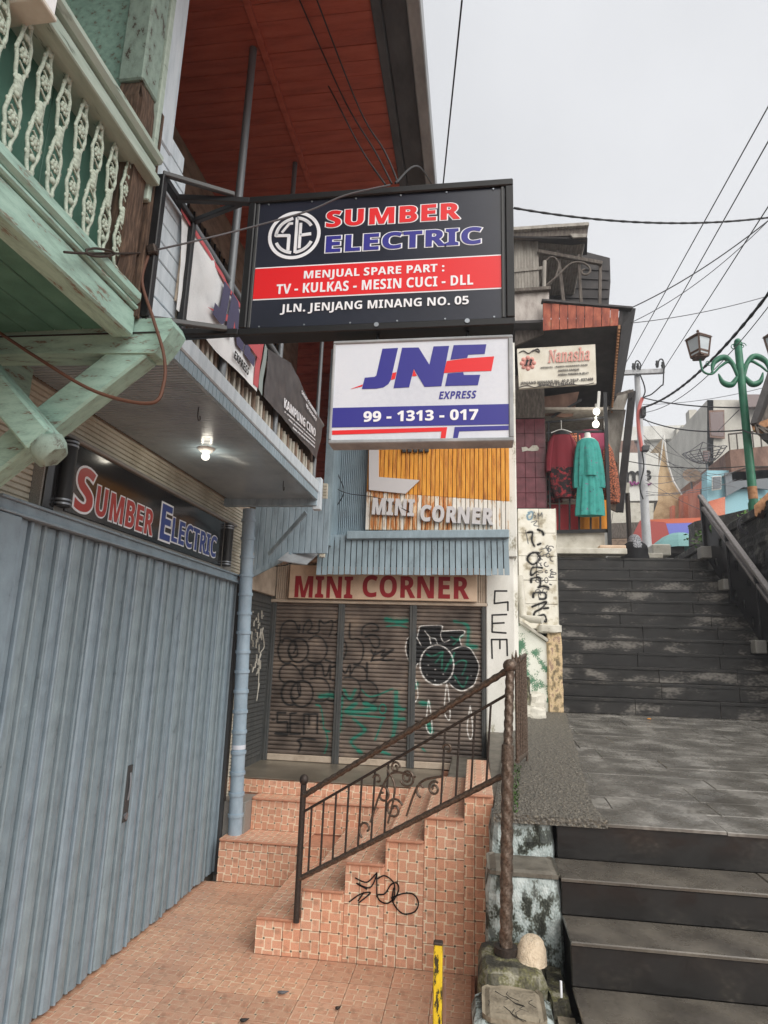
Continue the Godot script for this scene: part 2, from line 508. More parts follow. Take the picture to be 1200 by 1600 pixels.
	var rd := nmat("riser_dark", [[0.0, c8(18, 17, 17)], [0.55, c8(29, 27, 26)], [0.72, c8(44, 41, 38)], [0.8, c8(74, 70, 65)], [1.0, c8(104, 99, 92)]], 49, 0.012, Vector3(0.6, 0.9, 0.6), 0.5)
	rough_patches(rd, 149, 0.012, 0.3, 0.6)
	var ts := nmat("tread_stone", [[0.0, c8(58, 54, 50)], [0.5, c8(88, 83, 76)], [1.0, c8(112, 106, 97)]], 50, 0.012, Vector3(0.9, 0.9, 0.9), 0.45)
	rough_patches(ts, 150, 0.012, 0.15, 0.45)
	mat("joint", c8(38, 36, 34), 0.9)
	var asp := nmat("pebble_strip", [[0.0, c8(48, 46, 43)], [0.42, c8(82, 79, 73)], [0.58, c8(108, 103, 94)], [0.72, c8(132, 125, 112)], [1.0, c8(152, 144, 130)]], 51, 0.05, Vector3(1.3, 1.3, 1.3), 0.6, 0.0, 512, 0.45)
	relief(asp, 151, 0.11, 1.2)
	var pk := nmat("painted_kerb", [[0.0, c8(20, 22, 19)], [0.34, c8(40, 43, 36)], [0.44, c8(84, 88, 80)], [0.5, c8(150, 162, 162)], [0.7, c8(186, 196, 196)], [1.0, c8(204, 212, 212)]], 52, 0.02, Vector3(2.2, 1.6, 2.2), 0.85)
	relief(pk, 152, 0.05, 0.6)
	var mk := nmat("mossy_kerb", [[0.0, c8(24, 24, 20)], [0.42, c8(50, 48, 40)], [0.54, c8(88, 84, 70)], [0.6, c8(96, 96, 56)], [0.68, c8(140, 136, 118)], [1.0, c8(186, 186, 176)]], 53, 0.016, Vector3(1.8, 1.8, 1.8), 0.9)
	relief(mk, 153, 0.05, 0.8)
	var ck := nmat("cracked_slab", [[0.0, c8(80, 72, 60)], [0.4, c8(128, 119, 103)], [1.0, c8(162, 152, 134)]], 54, 0.02, Vector3(1.5, 1.5, 1.5), 0.85)
	relief(ck, 154, 0.06, 0.5)
	nmat("kerb_top", [[0.0, c8(70, 66, 58)], [0.5, c8(104, 99, 90)], [1.0, c8(130, 124, 114)]], 55, 0.02, Vector3(1.5, 1.5, 1.5), 0.6)
	nmat("rock_sand", [[0.0, c8(160, 142, 120)], [0.5, c8(204, 186, 162)], [1.0, c8(222, 208, 188)]], 56, 0.06, Vector3(3, 3, 3), 0.95)
	relief(M.rock_sand, 156, 0.05, 1.0)
	nmat("peeling_green", [[0.0, c8(60, 104, 78)], [0.36, c8(92, 134, 108)], [0.42, c8(150, 160, 144)], [0.47, c8(220, 222, 212)], [1.0, c8(234, 235, 228)]], 57, 0.012, Vector3(1.4, 1.4, 1.4), 0.85)
	nmat("peeling_ochre", [[0.0, c8(74, 70, 58)], [0.34, c8(130, 116, 92)], [0.44, c8(196, 172, 134)], [0.6, c8(214, 192, 156)], [0.72, c8(150, 120, 104)], [1.0, c8(188, 186, 176)]], 58, 0.02, Vector3(1.1, 0.8, 1.1), 0.9, 0.0, 512)
	nmat("tile_body", [[0.0, c8(156, 108, 86)], [0.5, c8(188, 134, 108)], [1.0, c8(204, 152, 126)]], 59, 0.03, Vector3(3, 3, 3), 0.6)
	nmat("maroon_tile", [[0.0, c8(84, 40, 48)], [0.5, c8(108, 52, 62)], [1.0, c8(130, 72, 82)]], 60, 0.02, Vector3(1, 1, 1), 0.25)
	nmat("dirty_white", [[0.0, c8(136, 130, 116)], [0.3, c8(188, 184, 172)], [1.0, c8(216, 213, 204)]], 61, 0.015, Vector3(1.2, 1.2, 1.2), 0.8)
	# boutique roofs
	nmat("rust_sheet", [[0.0, c8(92, 40, 28)], [0.4, c8(140, 66, 46)], [0.7, c8(168, 90, 64)], [1.0, c8(150, 128, 104)]], 62, 0.02, Vector3(1.2, 0.5, 1.2), 0.7)
	nmat("dark_roof", [[0.0, c8(40, 38, 40)], [0.5, c8(58, 55, 56)], [1.0, c8(78, 74, 74)]], 63, 0.02, Vector3(0.8, 0.8, 0.8), 0.75)
	nmat("grey_wood", [[0.0, c8(62, 56, 52)], [0.5, c8(96, 88, 82)], [1.0, c8(126, 118, 110)]], 64, 0.03, Vector3(3, 0.8, 3), 0.85)
	nmat("grey_sheet", [[0.0, c8(104, 98, 92)], [0.5, c8(146, 140, 132)], [1.0, c8(172, 166, 158)]], 65, 0.02, Vector3(1.5, 0.5, 1.5), 0.7)
	nmat("faded_panel", [[0.0, c8(140, 130, 124)], [0.5, c8(176, 168, 162)], [1.0, c8(196, 190, 184)]], 66, 0.02, Vector3(1.5, 0.6, 1.5), 0.8)
	nmat("boutique_board", [[0.0, c8(190, 182, 164)], [0.5, c8(214, 208, 194)], [1.0, c8(226, 222, 210)]], 67, 0.012, Vector3(0.8, 0.8, 0.8), 0.6)
	mat("ink_grey", c8(84, 80, 78), 0.7)
	mat("ink_red", c8(212, 150, 140), 0.7)
	mat("ink_black", c8(24, 22, 24), 0.7)
	# background
	nmat("bg_white", [[0.0, c8(176, 174, 168)], [0.5, c8(206, 205, 200)], [1.0, c8(222, 221, 217)]], 68, 0.015, Vector3(0.2, 0.12, 0.2), 0.8)
	nmat("bg_grey", [[0.0, c8(150, 146, 138)], [0.5, c8(186, 183, 174)], [1.0, c8(206, 203, 195)]], 69, 0.015, Vector3(0.2, 0.1, 0.2), 0.85)
	nmat("bg_brown", [[0.0, c8(88, 66, 58)], [0.5, c8(124, 96, 84)], [1.0, c8(150, 124, 110)]], 70, 0.03, Vector3(0.4, 0.2, 0.4), 0.85)
	nmat("bg_orange", [[0.0, c8(170, 92, 72)], [0.5, c8(206, 122, 96)], [1.0, c8(218, 152, 128)]], 71, 0.015, Vector3(0.3, 0.2, 0.3), 0.8)
	mat("bg_blue", c8(150, 196, 208), 0.75)
	nmat("bg_tan", [[0.0, c8(150, 124, 92)], [0.5, c8(186, 160, 124)], [1.0, c8(206, 184, 150)]], 72, 0.03, Vector3(0.3, 0.3, 0.3), 0.85)
	mat("bg_glass", c8(96, 74, 74), 0.25)
	mat("bg_glass_grey", c8(104, 110, 116), 0.2)
	mat("tarp_red", c8(140, 54, 48), 0.6)
	mat("tarp_blue", c8(92, 98, 172), 0.6)
	mat("tarp_orange", c8(204, 104, 72), 0.6)
	mat("umbrella_teal", c8(126, 172, 172), 0.7)
	nmat("concrete_pole", [[0.0, c8(150, 150, 152)], [0.5, c8(186, 187, 190)], [1.0, c8(206, 207, 210)]], 73, 0.02, Vector3(1, 0.4, 1), 0.8)
	mat("conduit_red", c8(206, 110, 104), 0.6)
	nmat("lamp_green", [[0.0, c8(24, 84, 62)], [0.5, c8(34, 108, 80)], [1.0, c8(48, 126, 96)]], 74, 0.02, Vector3(2, 1, 2), 0.45)
	nmat("lantern_brown", [[0.0, c8(56, 38, 30)], [0.5, c8(88, 62, 48)], [1.0, c8(112, 84, 66)]], 75, 0.03, Vector3(4, 4, 4), 0.5)
	mat("lantern_glass", c8(196, 204, 210), 0.1)
	var wl := nmat("wall_stone", [[0.0, c8(30, 29, 28)], [0.45, c8(52, 50, 48)], [0.62, c8(74, 72, 68)], [0.72, c8(118, 115, 108)], [1.0, c8(140, 136, 128)]], 76, 0.025, Vector3(0.6, 0.6, 0.6), 0.7)
	relief(wl, 176, 0.05, 1.0)
	nmat("rail_black", [[0.0, c8(22, 22, 24)], [0.5, c8(34, 34, 38)], [1.0, c8(50, 50, 54)]], 77, 0.03, Vector3(3, 3, 3), 0.45, 0.2)
	nmat("rail_grey", [[0.0, c8(96, 92, 92)], [0.5, c8(128, 124, 124)], [1.0, c8(150, 146, 146)]], 78, 0.03, Vector3(3, 3, 3), 0.5, 0.2)
	nmat("roof_tile_tan", [[0.0, c8(120, 82, 54)], [0.5, c8(162, 116, 80)], [1.0, c8(186, 144, 108)]], 79, 0.03, Vector3(2, 2, 2), 0.8)
	mat("cable", c8(34, 34, 36), 0.7)
	mat("cable_brown", c8(92, 60, 46), 0.7)
	mat("cable_grey", c8(92, 92, 96), 0.7)
	mat("leaf_a", c8(70, 104, 44), 0.7)
	mat("leaf_b", c8(98, 136, 62), 0.7)
	mat("leaf_c", c8(52, 80, 38), 0.7)
	for k in ["leaf_a", "leaf_b", "leaf_c"]:
		M[k].backlight_enabled = true; M[k].backlight = Color(0.15, 0.22, 0.06)
	# clothes
	nmat("teal_cloth", [[0.0, c8(40, 36, 56)], [0.16, c8(52, 48, 70)], [0.2, c8(50, 136, 130)], [0.5, c8(58, 150, 142)], [0.78, c8(66, 158, 150)], [0.82, c8(136, 76, 120)], [1.0, c8(150, 80, 130)]], 84, 0.028, Vector3(1.1, 1.1, 1.1), 0.85)
	mat("red_cloth", c8(116, 26, 40), 0.85)
	mat("orange_cloth", c8(206, 132, 40), 0.85)
	mat("magenta_cloth", c8(110, 34, 62), 0.85)
	mat("flower", c8(140, 70, 124), 0.8)
	mat("flower_dark", c8(46, 40, 60), 0.8)
	nmat("batik", [[0.0, c8(30, 22, 22)], [0.44, c8(44, 30, 28)], [0.5, c8(186, 96, 66)], [0.62, c8(206, 128, 92)], [1.0, c8(60, 38, 34)]], 80, 0.05, Vector3(2.4, 2.4, 2.4), 0.85)
	nmat("lace", [[0.0, c8(18, 14, 18)], [0.52, c8(28, 20, 24)], [0.6, c8(140, 34, 44)], [1.0, c8(176, 50, 54)]], 81, 0.02, Vector3(2.2, 2.2, 2.2), 0.85)
	mat("cabinet_red", c8(196, 54, 66), 0.5)
	mat("mannequin", c8(214, 212, 208), 0.5)
	nmat("scarf", [[0.0, c8(30, 30, 34)], [0.44, c8(60, 60, 66)], [0.5, c8(170, 172, 178)], [1.0, c8(196, 198, 204)]], 82, 0.05, Vector3(3.5, 3.5, 3.5), 0.85)
	mat("black_cloth", c8(24, 24, 28), 0.85)
	mat("bulb_glass", Color.WHITE, 0.4)
	M.bulb_glass.emission_enabled = true; M.bulb_glass.emission = Color(1.0, 0.98, 0.92); M.bulb_glass.emission_energy_multiplier = 1.2
	mat("socket_white", c8(226, 226, 222), 0.4)
	nmat("ground_far", [[0.0, c8(60, 58, 56)], [0.5, c8(84, 82, 78)], [1.0, c8(104, 100, 96)]], 83, 0.02, Vector3(0.3, 0.3, 0.3), 0.8)
	mat("grey_graphite", c8(60, 62, 64), 0.5)
	tile_materials()

# printed ceramic: interlocked little bricks, pale joints, dark dots
func tile_image(wear: float, seed_no: int) -> Image:
	var S := 256
	var d := PackedByteArray(); d.resize(S * S * 3)
	var nz := FastNoiseLite.new()
	nz.seed = seed_no; nz.frequency = 0.012; nz.fractal_octaves = 5
	var nf := FastNoiseLite.new()
	nf.seed = seed_no + 5; nf.frequency = 0.11; nf.fractal_octaves = 2
	var cell := S / 4.0
	for y in S:
		for x in S:
			var gx := x / cell; var gy := y / cell
			var inside := false
			var tone := 0.0
			var bi := floori(gx); var bj := floori(gy)
			for di in [-1, 0, 1]:
				for dj in [-1, 0, 1]:
					var i: int = bi + di; var j: int = bj + dj
					var ev := posmod(i + j, 2) == 0
					var hx := 0.555 if ev else 0.345
					var hy := 0.345 if ev else 0.555
					if absf(gx - i - 0.5) < hx and absf(gy - j - 0.5) < hy:
						inside = true
						tone = 0.04 * sin(posmod(i, 4) * 5.1 + posmod(j, 4) * 9.7)
			var q := c8(218, 165, 138) if inside else c8(236, 222, 197)
			var cxx := gx - roundf(gx); var cyy := gy - roundf(gy)
			if posmod(int(roundf(gx)) + int(roundf(gy)), 2) == 0 and Vector2(cxx, cyy).length() < 0.11: q = c8(96, 92, 82)
			q = q.lightened(tone) if tone > 0 else q.darkened(-tone)
			var w := clampf(nz.get_noise_2d(x, y) * 1.8 + wear - 0.5, 0, 1)
			q = q.lerp(c8(220, 178, 152), w * 0.92)
			var g := 1.0 + 0.07 * nf.get_noise_2d(x, y)
			var dirt := clampf(nz.get_noise_2d(x + 900, y + 300) * 1.5 - 0.25, 0, 1) * 0.4
			q = q.lerp(c8(120, 92, 74), dirt)
			if x < 2 or y < 2 or x > S - 3 or y > S - 3: q = q.lerp(c8(160, 104, 80), 0.6)
			var k := (y * S + x) * 3
			d[k] = clampi(int(q.r * g * 255), 0, 255); d[k + 1] = clampi(int(q.g * g * 255), 0, 255); d[k + 2] = clampi(int(q.b * g * 255), 0, 255)
	return Image.create_from_data(S, S, false, Image.FORMAT_RGB8, d)

func tile_materials():
	for k in 6:
		var m := mat("tile_%d" % k, Color.WHITE, 0.42)
		var im := tile_image([0.0, 0.05, 0.1, 0.95, 1.1, 0.8][k], 300 + k)
		im.generate_mipmaps()
		m.albedo_texture = ImageTexture.create_from_image(im)
		m.albedo_color = [Color(1, 1, 1), Color(0.96, 0.95, 0.94), Color(1, 0.97, 0.95), Color(0.93, 0.92, 0.91), Color(0.88, 0.87, 0.86), Color(0.97, 0.96, 0.94)][k]

func _ready():
	rng.seed = 7
	# camera, sky, daylight, exposure
	var cam := Camera3D.new()
	cam.name = "camera"
	cam.fov = 77.32
	cam.rotation_order = EULER_ORDER_YXZ
	cam.rotation_degrees = Vector3(12.427, 8.285, 1.83)
	cam.near = 0.05; cam.far = 400.0
	add_child(cam)
	cam.make_current()
	var sky_mat := ProceduralSkyMaterial.new()
	sky_mat.sky_top_color = Color(0.62, 0.625, 0.637)
	sky_mat.sky_horizon_color = Color(0.63, 0.635, 0.641)
	sky_mat.sky_curve = 0.2
	sky_mat.ground_bottom_color = Color(0.3, 0.3, 0.3)
	sky_mat.ground_horizon_color = Color(0.6, 0.6, 0.62)
	sky_mat.sun_angle_max = 0.0
	# faint uneven cloud cover
	var cn := FastNoiseLite.new()
	cn.seed = 12; cn.frequency = 0.012; cn.fractal_octaves = 4
	var cl := cn.get_seamless_image(512, 256)
	cl.convert(Image.FORMAT_RGBA8)
	for y in 256:
		for x in 512:
			var g := cl.get_pixel(x, y).r
			cl.set_pixel(x, y, Color(1, 1, 1, 0.09 * g))
	sky_mat.sky_cover = ImageTexture.create_from_image(cl)
	var sky := Sky.new()
	sky.sky_material = sky_mat
	var env := Environment.new()
	env.background_mode = Environment.BG_SKY
	env.sky = sky
	env.tonemap_mode = Environment.TONE_MAPPER_LINEAR
	env.tonemap_exposure = 2.1
	env.sdfgi_enabled = true; env.ssao_enabled = true; env.ssil_enabled = true
	env.fog_enabled = true
	env.fog_density = 0.003
	env.fog_light_color = Color(0.56, 0.57, 0.59)
	var we := WorldEnvironment.new()
	we.name = "world_environment"
	we.environment = env
	add_child(we)
	var sun := DirectionalLight3D.new()
	sun.name = "daylight"
	sun.light_color = Color(1.0, 0.985, 0.96)
	sun.light_energy = 0.5
	sun.light_angular_distance = 55.0
	sun.shadow_enabled = true
	add_child(sun)
	sun.look_at_from_position(Vector3.ZERO, Vector3(-0.5, -0.62, -0.6), Vector3.UP)

	make_materials()
	ground()
	street_stairs()
	tiled_stairs()
	stair_railing()
	kerb_blocks()
	electric_shop()
	folding_door()
	upper_veranda()
	green_house()
	hanging_signs()
	mini_corner()
	pier_and_walls()
	boutique()
	boutique_goods()
	street_right()
	background()
	overhead_cables()
	small_things()

# ---------------------------------------------------------------- ground, stairs
const SX0 := 0.4
const SX1 := 4.4

func landing_y(z: float) -> float:
	return -0.777 + (-3.5 - z) * (0.215 / 3.9)

func ground():
	var b := B.new()
	b.quad(Vector3(-160, -2.2, 30), Vector3(160, -2.2, 30), Vector3(160, -2.2, -260), Vector3(-160, -2.2, -260), Vector3.UP)
	struct(b, "ground", M.ground_far)
	b = B.new()
	b.span(Vector3(-1.95, -2.0, 3.0), Vector3(0.0, -1.612, -4.76))
	b.span(Vector3(0.0, -2.0, 3.0), Vector3(SX1, -1.62, -1.99))
	struct(b, "terrace", M.tile_body)
	b = B.new()
	b.span(Vector3(0.5, -2.0, -9.63), Vector3(60, 1.42, -70))
	b.span(Vector3(-40, -2.0, -15.0), Vector3(0.5, 1.42, -70))
	struct(b, "upper_street", M.ground_far)

# a floor, wall or tread piece: a thin slab with softened edges whose face carries the print
func slab(o: Vector3, ud: Vector3, vd: Vector3, w: float, h: float, th: float, uv0 := Vector2.ZERO, uvs := Vector2(5, 5), be := 0.002) -> ArrayMesh:
	var b := B.new()
	var nn := ud.cross(vd).normalized()
	var p := [o, o + ud * w, o + ud * w + vd * h, o + vd * h]
	var q := [o + ud * be + vd * be, o + ud * (w - be) + vd * be, o + ud * (w - be) + vd * (h - be), o + ud * be + vd * (h - be)]
	var uvq := [Vector2(be, be), Vector2(w - be, be), Vector2(w - be, h - be), Vector2(be, h - be)]
	var uvp := [Vector2(0, 0), Vector2(w, 0), Vector2(w, h), Vector2(0, h)]
	for i in 4:
		uvq[i] = uv0 + uvq[i] * uvs; uvp[i] = uv0 + uvp[i] * uvs
	var hi := nn * th
	var lo := nn * (th - be)
	b.quad(q[0] + hi, q[1] + hi, q[2] + hi, q[3] + hi, nn, uvq[0], uvq[1], uvq[2], uvq[3])
	for i in 4:
		var j := (i + 1) % 4
		var out: Vector3 = (p[j] - p[i]).normalized().cross(nn)
		b.quad(p[i] + lo, p[j] + lo, q[j] + hi, q[i] + hi, (out + nn).normalized(), uvp[i], uvp[j], uvq[j], uvq[i])
		b.quad(p[i], p[j], p[j] + lo, p[i] + lo, out, uvp[i], uvp[j], uvp[j], uvp[i])
	return b.mesh()

func street_stairs():
	# core below the stone facing
	var b := B.new()
	var prof := [Vector3(SX0, -2.0, -9.6), Vector3(SX0, -2.0, -2.0), Vector3(SX0, -1.445, -2.0), Vector3(SX0, -1.445, -2.66), Vector3(SX0, -1.285, -2.66), Vector3(SX0, -1.285, -2.96), Vector3(SX0, -1.124, -2.96), Vector3(SX0, -1.124, -3.23), Vector3(SX0, -0.977, -3.23), Vector3(SX0, -0.977, -3.52), Vector3(SX0, -0.808, -3.52), Vector3(SX0, -0.592, -7.42)]
	var y := -0.562
	var z := -7.4
	for k in 12:
		y += 0.166
		prof.append(Vector3(SX0, y - 0.03, z - 0.02))
		z -= 0.185
		prof.append(Vector3(SX0, y - 0.03, z - 0.02))
	b.prism(prof, Vector3(SX1 - SX0, 0, 0))
	var core := struct(b, "street_stairs", M.joint)
	# lower flight: [top y, front z, back z, riser height]
	var steps := [[-0.949, -3.21, -3.5, 0.147], [-1.096, -2.94, -3.21, 0.161], [-1.257, -2.64, -2.94, 0.16], [-1.417, -1.99, -2.64, 0.18]]
	var si := 0
	for s in steps:
		var x := SX0 - 0.02
		while x < SX1:
			var w := rng.randf_range(0.75, 1.15)
			w = minf(w, SX1 - x)
			var dy := rng.randf_range(-0.002, 0.002)
			partm(slab(Vector3(x, s[0] - 0.014 + dy, s[1] + 0.008), Vector3.RIGHT, Vector3.FORWARD, w - 0.004, s[1] - s[2] + 0.004, 0.014, Vector2.ZERO, Vector2(1, 1), 0.004), "tread_stone", M.tread_stone, core, Vector3.ZERO)
			var rw := w
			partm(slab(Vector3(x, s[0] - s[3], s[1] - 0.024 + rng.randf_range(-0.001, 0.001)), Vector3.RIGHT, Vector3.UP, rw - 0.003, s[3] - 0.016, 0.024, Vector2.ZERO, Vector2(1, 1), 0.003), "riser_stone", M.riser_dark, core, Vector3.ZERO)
			x += w
		si += 1
	# riser under the landing edge
	var xr := SX0
	while xr < SX1:
		var w := minf(rng.randf_range(0.8, 1.2), SX1 - xr)
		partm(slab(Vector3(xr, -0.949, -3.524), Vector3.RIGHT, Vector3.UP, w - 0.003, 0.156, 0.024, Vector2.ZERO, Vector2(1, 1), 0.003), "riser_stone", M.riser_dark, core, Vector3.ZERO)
		xr += w
	# wet paving of the sloped landing, row by row
	var up := Vector3(0, 1, 0.215 / 3.9).normalized()
	var row := 0
	var zz := -3.488
	while zz > -7.38:
		var dz := minf(rng.randf_range(0.24, 0.33), 7.4 + zz)
		if 7.4 + zz - dz < 0.1: dz = 7.4 + zz
		var x := SX0 + 0.02 - (0.35 if row % 2 else 0.0) * 0.5
		x = SX0 + 0.01
		var first := true
		while x < SX1:
			var w := rng.randf_range(0.5, 0.85) * (0.6 if first and row % 2 else 1.0)
			first = false
			w = minf(w, SX1 - x)
			var d := rng.randf_range(-0.0025, 0.0025)
			var fw := Vector3(0, landing_y(zz - dz) - landing_y(zz), -dz).normalized()
			var o := Vector3(x, landing_y(zz) - 0.016 + d, zz)
			partm(slab(o, Vector3.RIGHT, fw, w - 0.004, dz - 0.003, 0.016, Vector2.ZERO, Vector2(1, 1), 0.003), "paving_stone", M.wet_stone, core, Vector3.ZERO)
			x += w
		zz -= dz
		row += 1
	# upper flight
	y = -0.562
	z = -7.4
	for k in 12:
		var x := 0.93 + 0.02 * k
		var x1 := 4.2
		while x < x1:
			var w := minf(rng.randf_range(0.7, 1.1), x1 - x)
			var dr := rng.randf_range(-0.002, 0.002)
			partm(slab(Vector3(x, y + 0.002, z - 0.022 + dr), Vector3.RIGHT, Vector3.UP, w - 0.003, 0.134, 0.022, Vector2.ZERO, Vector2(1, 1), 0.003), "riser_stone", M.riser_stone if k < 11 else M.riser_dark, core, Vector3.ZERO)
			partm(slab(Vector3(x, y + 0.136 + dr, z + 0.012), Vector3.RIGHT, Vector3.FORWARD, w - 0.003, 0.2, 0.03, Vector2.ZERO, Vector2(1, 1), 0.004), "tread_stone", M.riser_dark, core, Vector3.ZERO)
			x += w
		y += 0.166
		z -= 0.185

# ---------------------------------------------------------------- tiled steps in front of the kiosk
const TP := 0.2055
const TX0 := -1.027
const TZ0 := -3.757

# tiles over a flat rectangle: o corner, ud and vd directions, grid offset in tile units
func tiling(parent: Node, o: Vector3, ud: Vector3, vd: Vector3, w: float, h: float, u_off: float, v_off: float, worn := false):
	var us := [0.0]
	var x := fposmod(-u_off, TP)
	if x < 0.02: x += TP
	while x < w - 0.02:
		us.append(x); x += TP
	us.append(w)
	var vs := [0.0]
	x = fposmod(-v_off, TP)
	if x < 0.02: x += TP
	while x < h - 0.02:
		vs.append(x); x += TP
	vs.append(h)
	for i in us.size() - 1:
		for j in vs.size() - 1:
			var uv0 := Vector2(fposmod(us[i] + u_off + 0.0001, TP), fposmod(vs[j] + v_off + 0.0001, TP)) / TP
			var th := 0.008 + rng.randf_range(-0.0006, 0.0006)
			var ms := slab(o + ud * us[i] + vd * vs[j], ud, vd, us[i + 1] - us[i] - 0.0018, vs[j + 1] - vs[j] - 0.0018, th, uv0, Vector2.ONE / TP, 0.0012)
			var k: int = [3, 4, 5, 3][rng.randi() % 4] if worn else rng.randi() % 3
			partm(ms, "tile", M["tile_%d" % k], parent, Vector3.ZERO)

func nosing(parent: Node, a: Vector3, b2: Vector3):
	var b := B.new()
	b.bar(a, b2, 0.018, 0.014, Vector3.UP, 0.004)
	part(b, "nosing", M.tile_body, parent)

func tiled_stairs():
	var te := get_node("terrace")
	# terrace floor
	tiling(te, Vector3(-1.9, -1.612, -1.7), Vector3.RIGHT, Vector3.FORWARD, 1.885, 3.05, -1.9 - TX0, 1.7 + TZ0, true)
	# the stair body
	var xs := [-1.178, -0.93, -0.696, -0.479, -0.27, -0.055]
	var ys := [-1.42, -1.262, -1.114, -0.986, -0.858, -0.732]
	var xe := 0.1
	var zf := -3.757
	var zb := -5.95
	var b := B.new()
	var prof := [Vector3(xs[0] + 0.01, -2.0, zf - 0.01)]
	for i in 6:
		prof.append(Vector3(xs[i] + 0.01, (ys[i - 1] if i > 0 else -1.62) - 0.01, zf - 0.01))
		prof.append(Vector3(xs[i] + 0.01, ys[i] - 0.01, zf - 0.01))
	prof[1] = Vector3(xs[0] + 0.01, ys[0] - 0.01, zf - 0.01)
	prof.remove_at(2)
	prof.append(Vector3(xe, ys[5] - 0.01, zf - 0.01))
	prof.append(Vector3(xe, -2.0, zf - 0.01))
	b.prism(prof, Vector3(0, 0, -1.2))
	b.span(Vector3(-1.79, -2.0, -4.76), Vector3(-0.2, -1.335, -6.4))
	b.span(Vector3(-1.67, -1.9, -5.05), Vector3(-0.2, -1.111, -6.4))
	var st := struct(b, "tiled_stairs", M.tile_body)
	for i in 6:
		var x1: float = xs[i + 1] if i < 5 else xe
		var w: float = x1 - xs[i]
		# near face, column by column
		tiling(st, Vector3(xs[i], -1.602, zf - 0.008), Vector3.RIGHT, Vector3.UP, w, ys[i] + 1.602 - 0.012, xs[i] - TX0, fposmod(ys[i] + 1.6, TP) * -1.0)
		# tread
		var depth := 1.0 if ys[i] < -1.33 else (1.3 if ys[i] < -1.12 else (1.43 if ys[i] < -0.97 else 1.2))
		tiling(st, Vector3(xs[i], ys[i] - 0.008, zf + 0.004), Vector3.RIGHT, Vector3.FORWARD, w, depth, xs[i] - TX0, 0.0)
		nosing(st, Vector3(xs[i] + 0.004, ys[i] - 0.006, zf + 0.006), Vector3(x1 - 0.004, ys[i] - 0.006, zf + 0.006))
		# riser turned to the terrace
		var y0: float = ys[i - 1] if i > 0 else -1.6
		tiling(st, Vector3(xs[i] + 0.008, y0 + 0.001, zf - depth), Vector3.BACK, Vector3.UP, depth - 0.012, ys[i] - y0 - 0.014, 0.0, 0.0)
	# back flight, facing the street
	tiling(st, Vector3(-1.8, -1.602, -4.758), Vector3.RIGHT, Vector3.UP, 0.9, 0.267, -1.8 - TX0, 0.0)
	tiling(st, Vector3(-1.8, -1.333, -4.745), Vector3.RIGHT, Vector3.FORWARD, 0.62, 0.31, -1.8 - TX0, 0.0)
	nosing(st, Vector3(-1.795, -1.332, -4.744), Vector3(-1.18, -1.332, -4.744))
	tiling(st, Vector3(-1.675, -1.324, -5.048), Vector3.RIGHT, Vector3.UP, 1.15, 0.215, -1.675 - TX0, 0.0)
	tiling(st, Vector3(-1.675, -1.109, -5.036), Vector3.RIGHT, Vector3.FORWARD, 1.2, 0.2, -1.675 - TX0, 0.0)
	nosing(st, Vector3(-1.67, -1.109, -5.035), Vector3(-0.48, -1.109, -5.035))
	# kiosk floor with a tiled front
	b = B.new()
	b.span(Vector3(-2.1, -1.9, -5.2), Vector3(-0.27, -0.995, -6.4))
	b.span(Vector3(-0.27, -1.9, -5.95), Vector3(0.35, -0.995, -6.4))
	struct(b, "kiosk_floor_base", M.tile_body)
	b = B.new()
	b.span(Vector3(-2.1, -0.995, -5.185), Vector3(-0.275, -0.987, -6.2), 0.003)
	struct(b, "kiosk_floor", M.shop_floor)
	tiling(st, Vector3(-1.94, -1.1, -5.198), Vector3.RIGHT, Vector3.UP, 1.5, 0.1, -1.94 - TX0, 0.0)
	# the grey side of the first back steps, beside the folding door
	b = B.new()
	b.span(Vector3(-1.885, -2.0, -4.9), Vector3(-1.677, -1.11, -5.19), 0.004)
	struct(b, "step_side", M.terrazzo)
	b = B.new()
	b.span(Vector3(-0.2, -1.9, -5.0), Vector3(0.34, -0.86, -5.96), 0.01)
	struct(b, "concrete_ledge", M.kerb_top)

# ---------------------------------------------------------------- iron railing of the tiled steps
func spiral(ce: Vector3, r0: float, r1: float, a0: float, a1: float, xd: Vector3, m := 26) -> Array:
	var out := []
	for i in m + 1:
		var u := float(i) / m
		var an := lerpf(a0, a1, u)
		var r := lerpf(r0, r1, u)
		out.append(ce + xd * cos(an) * r + Vector3.UP * sin(an) * r)
	return out

func along(a: Vector3, b: Vector3, m: int) -> Array:
	var out := []
	for i in m + 1: out.append(a.lerp(b, float(i) / m))
	return out

